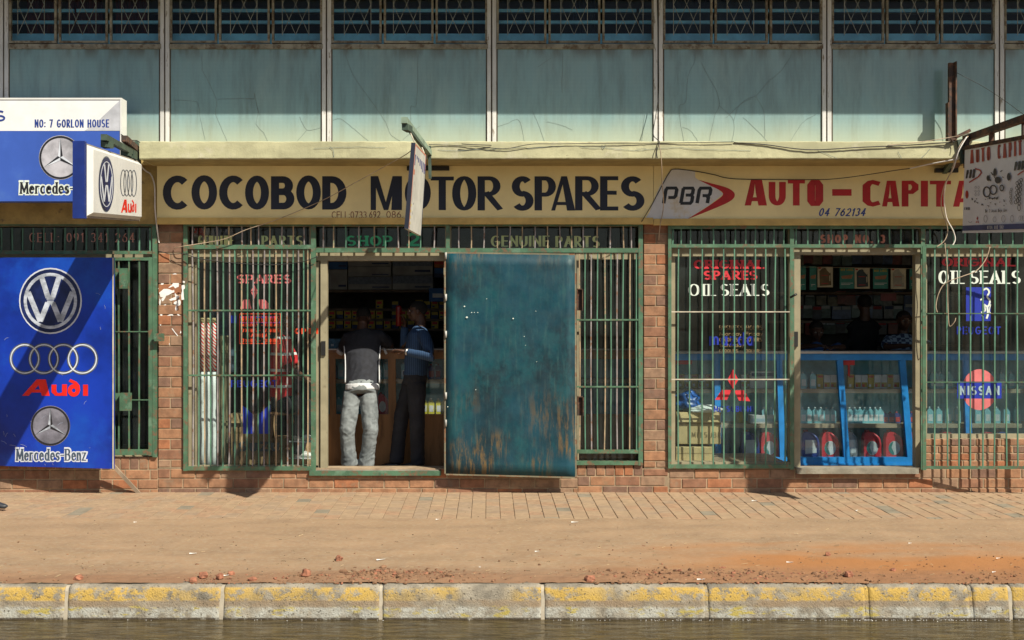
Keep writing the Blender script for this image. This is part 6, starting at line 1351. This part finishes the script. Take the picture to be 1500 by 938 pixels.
def head_extras(c, M, s, parent):
    def q(x, y, z): return c+M @ Vector((x*s, y*s, z*s))
    b = MB(); b.ball(q(0,-.014,.032), .081*s, .096*s, .086*s, 20, 14, M); keep = []
    off = [M.transposed() @ (v-c) for v in b.v]
    b.f = [f for f in b.f if all(off[i].y*.9-off[i].z*1.0 < .005*s for i in f)]; b.sm = [True]*len(b.f)
    b.build('hair', hair, parent)
    for sx in (-1, 1):
        b = MB(); b.ball(q(sx*.031,.082,.014), .012*s, .010*s, .008*s, 10, 8, M); b.build('eye', mat('eye_white', (.35,.32,.28), .3), parent)
        b = MB(); b.ball(q(sx*.031,.0905,.014), .005*s, .003*s, .005*s, 8, 6, M); b.build('pupil', hair, parent)
def hand(mb, wr, d, nrm, s=1., curl=.5, thumb=1):
    d = Vector(d).normalized(); nrm = Vector(nrm); nrm = (nrm-d*nrm.dot(d)).normalized(); sd = d.cross(nrm)
    mb.tube([wr-d*.01, wr+d*.03*s, wr+d*.085*s], [(.026*s,.020*s), (.036*s,.017*s), (.040*s,.014*s)], 12, side=sd)
    for i, (o_, L) in enumerate(((-.030,.062),(-.010,.072),(.010,.068),(.029,.054))):
        p = wr+d*.08*s+sd*o_*s; pts = [p]; a = 0; 
        for k in range(3):
            a += curl*(.55+.12*i); dd = d*math.cos(a)-nrm*math.sin(a); p = p+dd*L*s*(.42,.32,.26)[k]; pts.append(p)
        mb.tube(pts, [.0095*s,.0092*s,.0085*s,.007*s], 8)
    p = wr+d*.03*s-sd*.034*s*thumb; p1 = p+(d*.6-sd*thumb*.7-nrm*.2).normalized()*.035*s; p2_ = p1+(d*.85-sd*thumb*.3-nrm*.4).normalized()*.03*s; p3_ = p2_+(d*.9-nrm*.5).normalized()*.024*s
    mb.tube([p+d*.0-(-sd)*.0, p1, p2_, p3_], [.014*s,.012*s,.011*s,.009*s], 8)
def person(label, g, base, sk, **k):
    """sk: joints in scene coordinates"""
    r_ = root('person', label, 'person', base); J = sk; yaw = k.get('yaw', 0); Mh = frame(k.get('hyaw', yaw), k.get('hpitch', 0), k.get('hroll', 0)); s = k.get('s', 1.)
    ax = Vector((math.cos(R(yaw)), math.sin(R(yaw)), 0)); vx = k.get('vox', .011)
    hc = J['head']
    b = MB(); head(b, hc, Mh, s)
    nb = hc+Mh @ Vector((0,-.035,-.125))*s
    b.tube([nb+(hc-nb)*.2, (nb+J['chest'])*.5, J['chest']], [.055*s, .07*s, (.13*s,.08*s)], 12, side=ax)
    b.tube([J['chest'], J['pelvis']], [(.13*s,.08*s), (.12*s,.09*s)], 12, side=ax)
    for L in 'LR':
        b.tube([J['chest']*.6+J['sh'+L]*.4, J['sh'+L], J['el'+L], J['wr'+L]], [.045*s,.045*s,.036*s,.026*s], 10)
        hd = k.get('hand'+L); hand(b, J['wr'+L], hd[0], hd[1], s, hd[2], hd[3])
        b.tube([J['pelvis'], J['hip'+L], J['kn'+L], J['an'+L]], [.07*s,.07*s,.048*s,.035*s], 10)
    grow(b, 'body', skin, r_, k.get('bvox', .0075), 2)
    head_extras(hc, Mh, s, r_)
    # shirt
    b = MB(); W = k.get('W', (.155,.150,.185,.165)); Dp = k.get('Dp', (.125,.115,.125,.10)); ch = J['chest']; pe = J['pelvis']; up = (ch-pe)
    shm = (J['shL']+J['shR'])/2; hem = pe+up*k.get('hem', -.02)
    b.tube([hem, pe+up*.15, pe+up*.45, pe+up*.82, shm+up.normalized()*.0, shm*.4+nb*.6+Vector((0,0,.0))], [(W[0],Dp[0]), (W[1],Dp[1]), (W[1]*1.05,Dp[1]*1.05), (W[2],Dp[2]), (W[3],Dp[3]), (.075,.075)], 20, side=ax)
    sl = k.get('sleeve', 1.)
    for L in 'LR':
        e, w_ = J['el'+L], J['wr'+L]; pts = [shm*.55+J['sh'+L]*.45, J['sh'+L], (J['sh'+L]+e)/2]; rs = [.07,.066,.058]
        if sl <= .5: rs[-1] = .066; pts[-1] = J['sh'+L]+(e-J['sh'+L])*.75
        else: pts += [e, e+(w_-e)*(sl-.5)*1.9]; rs += [.052,.040]
        b.tube(pts, rs, 12)
    grow(b, 'shirt', k['shirt'], r_, vx, 3, k.get('samp', .006), 9, (1,1,.8), seed=g)
    # trousers
    b = MB(); b.tube([pe+up*k.get('belt', .12), pe, pe-up.normalized()*.06], [(W[0]*.92,Dp[0]*.95), (W[0]*.98,Dp[0]*1.0), (W[0]*.9,Dp[0]*.95)], 18, side=ax)
    T = k.get('T', (.098,.085,.072,.078))
    for L in 'LR':
        h_, kn, an = J['hip'+L], J['kn'+L], J['an'+L]
        b.tube([h_+(pe-h_)*.3, h_, (h_+kn)/2, kn, (kn+an)/2, an, an+(an-kn).normalized()*.035], [T[0]*1.0,T[0],T[1]*1.03,T[1]*.92,T[2],T[3],T[3]*.98], 14)
    grow(b, 'trousers', k['trousers'], r_, min(vx, .010), 2, k.get('tamp', .008), 12, (1,1,1.25), seed=g+4)
    for L in 'LR':
        an, to = J['an'+L], J['to'+L]; d = Vector(((to-an).x, (to-an).y, 0)).normalized(); z0 = to.z
        b = MB(); hl = an-d*.05; hl.z = z0+.045; b.tube([hl, hl+d*.05+Vector((0,0,.012)), hl+d*.13+Vector((0,0,0)), hl+d*.22-Vector((0,0,.015)), hl+d*.262-Vector((0,0,.02))], [(.040,.032),(.048,.045),(.05,.036),(.047,.025),(.025,.015)], 14, side=d.cross(Vector((0,0,1))))
        b.build('shoe', k['shoes'], r_)
        b = MB(); q = [hl+d*u+d.cross(Vector((0,0,1)))*v for u, v in ((-.045,-.03),(-.045,.03),(.08,.045),(.2,.048),(.27,.02),(.27,-.02),(.2,-.048),(.08,-.045))]
        for p in q: p.z = z0+.014
        b.prism(q, (0,0,-.013)); b.build('sole', k.get('soles', black), r_)
    return r_, J
FLOORZ = FZ
# customer leaning on the counter, seen from behind
blackshirt = mat('black_jersey', (.016,.018,.026), .85, var=.15, vs=20); jeans = mat('washed_grey_jeans', (.20,.225,.235), .9, var=.14, vs=9, col2=(.135,.155,.165), thr=.56, s2=5)
whitecl = mat('white_jersey_cotton', (.66,.68,.70), .85, var=.05)
def JJ(**k): return {a: P(*v) for a, v in k.items()}
pA, JA = person('man in black jersey with white hem and baggy grey jeans leaning on the counter', 1, P(528, 688.5, -.62), JJ(
  head=(532.5,466,-.96), chest=(531,500,-.83), pelvis=(530.5,570,-.62), shL=(510,495,-.84), shR=(555,492,-.84), elL=(501,513,-1.00), elR=(573,507,-1.02), wrL=(516,510,-1.2), wrR=(569,511.5,-1.24),
  hipL=(516,578,-.62), hipR=(540,578,-.62), knL=(508.5,628,-.55), knR=(543,630,-.56), anL=(511.5,677,-.62), anR=(536.5,678,-.64), toL=(505,689,-.8), toR=(537,689,-.82)),
  yaw=0, hpitch=-38, handL=((.5,.9,0),(0,0,1),.5,1), handR=((.5,.8,0),(0,0,1),.5,-1), shirt=blackshirt, trousers=jeans, shoes=mat('pale_trainers', (.42,.42,.38), .7, var=.15), W=(.178,.168,.205,.19), Dp=(.135,.125,.125,.11), T=(.096,.088,.074,.086), tamp=.008, samp=.007, hem=-.03, sleeve=.5)
b = MB(); b.tube([P(530.5,563,-.625), P(530.5,571.5,-.617)], [(.180,.133),(.182,.135)], 28, side=(1,0,0)); grow(b, 'white_hem', whitecl, pA, .008, 1, .0015, 14)
for x0, x1 in ((506.5,509),(557.5,553.5)):
    sg = -1 if x0 < 530 else 1; cx_ = 530.8
    b = MB(); b.tube(smooth_path([P(cx_+sg*26.5,508,-.76), P(cx_+sg*24.8,530,-.70), P(cx_+sg*25.0,561,-.60)], 4), [(.007,.026)]*9, 8, side=(1,0,0)); b.build('side_stripe', whitecl, pA)
for (a_, c_) in (((497,517,-1.0),(500,513,-.985)), ((562,515,-.99),(565,513.5,-.995))):
    b = MB(); b.tube([P(*a_), P(*c_)], [.046,.044], 12); b.build('sleeve_cuff', whitecl, pA)
# customer in the dark blue striped shirt, facing left
bshirt = mat('navy_pinstripe_shirt', (.018,.048,.115), .8, var=.1); n, l, b_ = nodes(bshirt); geo = n.new('ShaderNodeNewGeometry'); sep = n.new('ShaderNodeSeparateXYZ'); l.new(geo.outputs['Position'], sep.inputs[0])
q = n.new('ShaderNodeMath'); q.operation = 'MULTIPLY'; q.inputs[1].default_value = 2*math.pi/.021; l.new(sep.outputs['X'], q.inputs[0]); q2 = n.new('ShaderNodeMath'); q2.operation = 'SINE'; l.new(q.outputs[0], q2.inputs[0])
mr_ = n.new('ShaderNodeMapRange'); mr_.inputs[1].default_value = .6; mr_.inputs[2].default_value = .9; l.new(q2.outputs[0], mr_.inputs[0]); old = b_.inputs['Base Color'].links[0].from_socket
c = mixc(mul(mr_.outputs[0], .8), old, (.06,.13,.25)); l.new(c, b_.inputs['Base Color'])
dktr = mat('charcoal_trousers', (.018,.019,.026), .8, var=.15)
pB, JB = person('man in navy striped shirt and dark trousers facing left, holding up a red can', 2, P(600, 688.5, -.66), JJ(
  head=(611.5,457,-.66), chest=(613,500,-.62), pelvis=(608,556,-.60), shL=(621,492,-.44), shR=(607,491,-.80), elL=(634,524,-.08), elR=(592,508,-.88), wrL=(594,515.5,-.27), wrR=(593,477,-.90),
  hipL=(610,564,-.54), hipR=(602,564,-.70), knL=(611,620,-.52), knR=(588,611,-.72), anL=(612,676,-.56), anR=(581,673,-.74), toL=(597,688.5,-.58), toR=(562,688.5,-.74)),
  yaw=80, hyaw=92, hpitch=-4, handL=((-1,.15,.15),(0,.25,1),.35,-1), handR=((-.15,0,1),(.9,.3,.1),.9,1), shirt=bshirt, trousers=dktr, shoes=mat('black_leather', (.012,.012,.014), .35), W=(.160,.155,.185,.17), Dp=(.128,.120,.125,.11), T=(.100,.088,.074,.078), tamp=.006, samp=.006, hem=.10, belt=.16, sleeve=.97)
b = MB(); b.tube([P(608.5,545,-.66), P(608.3,549.5,-.66)], [(.158,.128)]*2, 24, side=(math.cos(R(80)),math.sin(R(80)),0)); b.build('belt', black, pB)
b = MB(); b.tube([P(598,516,-.255), P(595,515.8,-.265)], .036, 14); b.build('watch', mat('steel_watch', (.6,.6,.6), .3, .8), pB)
b = MB(); b.tube([P(584,478,-.90), P(584,451,-.90), P(584,449.5,-.90), P(584,448,-.90)], [.031,.031,.028,.024], 14); b.build('aerosol_can', mat('red_can', (.16,.008,.008), .3), None, label='tall red can held up in the hand of the man in navy', cat='can')
# seated person behind the left window
redsh = mat('red_striped_jersey', (.52,.015,.02), .8, var=.1); n, l, b_ = nodes(redsh); geo = n.new('ShaderNodeNewGeometry'); sep = n.new('ShaderNodeSeparateXYZ'); l.new(geo.outputs['Position'], sep.inputs[0])
q = n.new('ShaderNodeMath'); q.operation = 'MULTIPLY_ADD'; q.inputs[1].default_value = 2*math.pi/.17; q.inputs[2].default_value = .6; l.new(sep.outputs['Z'], q.inputs[0]); q2 = n.new('ShaderNodeMath'); q2.operation = 'SINE'; l.new(q.outputs[0], q2.inputs[0])
mr_ = n.new('ShaderNodeMapRange'); mr_.inputs[1].default_value = .84; mr_.inputs[2].default_value = .90; l.new(q2.outputs[0], mr_.inputs[0]); old = b_.inputs['Base Color'].links[0].from_socket; l.new(mixc(mr_.outputs[0], old, (.7,.7,.7)), b_.inputs['Base Color'])
pC, JC = person('person in red jersey with white stripes perched on a stool behind the window', 3, P(415, 684, -.5), JJ(
  head=(421,471,-.52), chest=(415,508,-.52), pelvis=(411,590,-.52), shL=(408,500,-.36), shR=(419,500,-.68), elL=(424,545,-.34), elR=(434,545,-.70), wrL=(444,556,-.42), wrR=(452,556,-.62),
  hipL=(414,594,-.44), hipR=(414,594,-.6), knL=(448,592,-.40), knR=(452,594,-.62), anL=(438,634,-.38), anR=(436,660,-.62), toL=(458,648,-.36), toR=(458,672,-.62)),
  yaw=-90, hyaw=-90, hpitch=-15, handL=((1,0,-.3),(0,0,1),.5,1), handR=((1,0,-.3),(0,0,1),.5,-1), shirt=redsh, trousers=mat('black_trousers', (.012,.012,.016), .8), shoes=mat('grey_white_trainers', (.50,.50,.48), .6, var=.3, vs=20), soles=white_plastic, W=(.155,.150,.185,.165), sleeve=.5, samp=.009, vox=.012, bvox=.009)
st = root('bar_stool', 'dark bar stool under the person in the red jersey', 'stool', P(411, 686, -.52)); sz = ZW(600, -.52)
b = MB(); c0 = P(411, 603, -.52); b.tube([c0-Vector((0,0,.03)), c0], .16, 20); b.build('seat', wood, st)
for dx, dy in ((-1,-1),(1,-1),(-1,1),(1,1)): b = MB(); b.bar(c0+Vector((dx*.10,dy*.10,-.03)), Vector((c0.x+dx*.16, c0.y+dy*.16, FZ)), .025); b.build('leg', wood, st)
for dy in (-1, 1): b = MB(); b.bar(Vector((c0.x-.14,c0.y+dy*.14,FZ+.25)), Vector((c0.x+.14,c0.y+dy*.14,FZ+.25)), .018); b.build('stretcher', wood, st)
# shopkeepers behind the blue counter
plaid = mat('plaid_shirt', (.03,.05,.10), .8, var=.1); n, l, b_ = nodes(plaid); geo = n.new('ShaderNodeNewGeometry'); ck = n.new('ShaderNodeTexChecker'); ck.inputs['Scale'].default_value = 22; l.new(geo.outputs['Position'], ck.inputs[0]); ck.inputs[1].default_value = (.025,.04,.09,1); ck.inputs[2].default_value = (.22,.30,.40,1); l.new(ck.outputs[0], b_.inputs['Base Color'])
def keeper(label, g, hx, hy, w, shirt, lean=0, s=1., yaw=180, arms='counter', floor=FZ):
    hz = P(hx, hy, w); X = hz.x
    def v(x, y, z): return Vector((X+x, -w+y, z))
    sh = hz.z-.23; pel = max(floor+.5, sh-.52)
    ce = 1.44
    armz = ce if arms == 'counter' else sh-.5
    ay = -.30 if arms == 'counter' else .0
    J = dict(head=hz, chest=v(0,.02,sh-.03), pelvis=v(0,.10,pel), shL=v(.17,.02,sh), shR=v(-.17,.02,sh), elL=v(.26,ay*.5,max(armz,sh-.27)), elR=v(-.26,ay*.5,max(armz,sh-.27)), wrL=v(.10,ay-.04,armz), wrR=v(-.10,ay-.08,armz+.02),
      hipL=v(.09,.10,pel-.05), hipR=v(-.09,.10,pel-.05), knL=v(.1,.02,pel*.5+floor*.5), knR=v(-.1,.02,pel*.5+floor*.5), anL=v(.1,.08,floor+.09), anR=v(-.1,.08,floor+.09), toL=v(.11,-.1,floor), toR=v(-.11,-.1,floor))
    if yaw == 0: J['shL'], J['shR'] = J['shR'], J['shL']
    return person(label, g, v(0,0,floor), J, yaw=yaw, hyaw=yaw, hpitch=lean, handL=((-1,-.3,0) if arms == 'counter' else (0,0,-1),(0,0,1) if arms == 'counter' else (0,-1,0),.5,1), handR=((1,-.3,0) if arms == 'counter' else (0,0,-1),(0,0,1) if arms == 'counter' else (0,-1,0),.5,-1), shirt=shirt, trousers=dktr, shoes=black, s=s, vox=.014, bvox=.010, sleeve=.5 if arms == 'counter' else .95)
keeper('person in blue shirt with bowed head leaning on the blue counter, left of doorway', 5, 1196, 485, -1.62, mat('blue_shirt', (.02,.07,.20), .8, var=.15), lean=-22)
keeper('person in blue plaid shirt leaning on the blue counter, right of the doorway', 6, 1324, 470, -1.66, plaid, lean=-8)
keeper('person in black standing deep inside the right shop between two leaning people', 7, 1266, 446, -2.05, mat('black_cloth', (.006,.006,.007), .9), yaw=0, arms='down')
# ---------------------------------------------------------------- rubble, gravel and litter
def GPt(px, py):
    w = ((py-CY)*D-ZC*F)/(F*SL+(py-CY)); d = D-w; x = (px-CX)*d/F; return Vector((x, -w, gz(w)+(mound(x, w) if w > 3.4 else 0)))
def rock(mb, c, r, rnd, flat=.7):
    n = 10; b = MB(); b.ball((0,0,0), 1, 1, 1, 7, 5)
    seed = rnd.uniform(0, 99); A = rnd.uniform(0, 6.3); sx, sy = rnd.uniform(.7,1.4), rnd.uniform(.7,1.2)
    vs = []
    for v in b.v:
        k = 1+.5*noise.noise(v*1.3+Vector((seed,0,0))); x, y, z = v.x*sx*k, v.y*sy*k, v.z*flat*k
        x = max(-.95, min(.95, x)); z = max(-.6, min(.75, z))
        vs.append(c+Vector((x*math.cos(A)-y*math.sin(A), x*math.sin(A)+y*math.cos(A), z+.35))*r)
    mb.add(vs, b.f, False)
brick_bit = mat('brick_fragment', (.29,.12,.07), .9, var=.2, vs=25, bump=.6); soil_m = mat('soil_clod', (.215,.118,.066), .97, var=.25, vs=25, bump=.6)
rk = random.Random(21)
for i, (px, py, r, lab) in enumerate(((115,850,.030,'small red brick cube lying alone on the dirt at far left'),(497,821,.032,'brick fragment lying apart from the rubble in front of the left customer'),(448,846,.045,'largest broken brick piece in the rubble, left of the loose clods'),(283,853,.028,'brick chip standing at the kerb left of the rubble line'),(298,847,.032,'rounded brick piece in the rubble beside a brick chip'),(322,849,.038,'flat brick fragment with a white scrap beside it'),(338,843,.026,'dark brick sliver behind the white scrap'),(370,852,.028,'brick fragment right of the white scrap near the kerb'),(1243,848,.034,'flat pinkish brick piece in the red soil at right'),(1213,814,.022,'small dark brick chip on the open dirt at right'),(1308,838,.02,'small red stone near the kerb at right'),(865,853,.036,'flat reddish clod beside the kerb near the middle'))):
    b = MB(); rock(b, GPt(px, py), r, rk, .75); b.build('brick_fragment', brick_bit, None, label=lab, cat='stone', group='broken brick pieces along the kerb')
grav = MB(); grav2 = MB()
for k in range(3000):
    c_ = rk.random()
    if c_ < .30: px, py = rk.gauss(570, 60), rk.gauss(845, 5)
    elif c_ < .62: px, py = rk.uniform(860, 1240), rk.gauss(846, 6)
    elif c_ < .72: px, py = rk.uniform(270, 520), rk.gauss(850, 4)
    elif c_ < .86: px, py = rk.uniform(1180, 1560), rk.gauss(846, 9)
    else: px, py = rk.uniform(-60, 1600), rk.triangular(770, 856, 850)
    py = min(py, 855.5); r = (.002+.011*rk.random()**2.2)*(1.25 if c_ < .62 else .75)
    if rk.random() < .05: r *= 1.7
    rock(grav if rk.random() < .82 else grav2, GPt(px, py)-Vector((0,0,r*.2)), r, rk, rk.uniform(.4,.8))
o = grav.build('gravel', soil_m, kind='stuff'); o = grav2.build('brick_grit', brick_bit, kind='stuff')
b = MB(); rk = random.Random(77)
for k in range(420):
    p = GPt(rk.uniform(-40, 1560), 764+92*rk.random()**.6); a = rk.uniform(-.7, .7); L = rk.uniform(.008, .05); d = Vector((math.cos(a), math.sin(a)*2, rk.uniform(0,.2))).normalized(); b.bar(p+Vector((0,0,.003)), p+d*L+Vector((0,0,.004)), rk.uniform(.0012,.003))
b.build('straw_debris', mat('dry_straw', (.36,.28,.17), .9, var=.4, vs=3), kind='stuff')
b = MB()
for k in range(900):
    p = GPt(rk.uniform(-40, 1560), 724+132*rk.random()**.8); r = .0015+.004*rk.random()**3; b.ball(p+Vector((0,0,r*.4)), r*rk.uniform(1,1.8), r*rk.uniform(1,1.5), r*.7, 5, 4)
b.build('grit', mat('dark_grit', (.16,.115,.075), .95, var=.5, vs=2), kind='stuff')
paper = mat('paper_scrap', (.72,.72,.70), .8)
for i, (px, py, L, a, lab) in enumerate(((1255,749,.075,.7,'white paper stick on the paving at right, nearer the kerb'),(1105,734.5,.09,.15,'white paper stick on the paving below the right shop window'),(558,821,.11,.25,'white paper scrap in front of the loose clods'),(331,846,.07,.3,'white scrap among the brick fragments at left'),(787,809,.06,.1,'pale scrap on the dirt in front of the teal door'),(842,766,.10,.0,'pale straw lying just below the paving edge'),(1157,825,.08,-.1,'white paper sliver in the red soil'),(1333,797,.04,.1,'white scrap on the dirt at far right'),(1462,819,.05,.2,'pale sliver at the far right edge'),(577,727,.0,.0,''),(198,766,.04,.3,'white chip on dust below the blue board'),(26+0,853,.05,.2,''),(1027,852,.09,0,'white strip lying against the kerb'),(641,762,.05,.1,'pale chip at the paving edge'),(1456,840,.05,.2,'tan straw near the kerb at far right'),(440,833,0,0,''),(283,812,.09,.05,'thin pale straw on the dirt below the left window'),(703,832,.025,.2,'tiny bluish scrap near the middle of the dirt'))):
    if not L or not lab: continue
    L *= .62; p = GPt(px, py); d = Vector((math.cos(a), math.sin(a)*1.5, 0)).normalized(); nn = Vector((-d.y, d.x, 0)); wd = L*.14
    q = [p-d*L/2-nn*wd*.6, p-d*L*.1-nn*wd, p+d*L/2-nn*wd*.5, p+d*L*.45+nn*wd*.6, p+nn*wd, p-d*L*.5+nn*wd*.3]
    for j, v in enumerate(q): v.z += .003+.006*((j*7) % 3)/2
    b = MB(); b.prism(q, (0,0,.0015)); b.build('paper_scrap', paper, None, label=lab, cat='litter', group='litter on the pavement')
b = MB(); p = GPt(-14, 748); b.tube([p+Vector((-.05,0,.05)), p+Vector((.05,-.01,.055)), p+Vector((.14,-.02,.04)), p+Vector((.165,-.03,.045))], [(.045,.04),(.045,.035),(.035,.022),(.012,.010)], 12, side=(0,1,0)); b.build('shoe', mat('dark_shoe', (.03,.035,.045), .5), None, label='tip of a dark shoe at the very left edge', cat='shoe')
# small white specks where the water laps the kerb
b = MB(); rk = random.Random(31)
for k in range(170):
    x = rk.uniform(-4.5, 4.5) if k % 7 == 0 else rk.gauss(rk.choice([1.2, 2.3, 2.9, 3.3]), .35); y = -4.026-abs(rk.gauss(0, .012)); b.ball((x, y, -.3005), rk.uniform(.002,.006), rk.uniform(.002,.004), rk.uniform(.001,.002), 6, 4)
b.build('waterline_specks', mat('white_specks', (.75,.75,.75), .15), kind='stuff')
for nm in ('oil_bottle',): pass
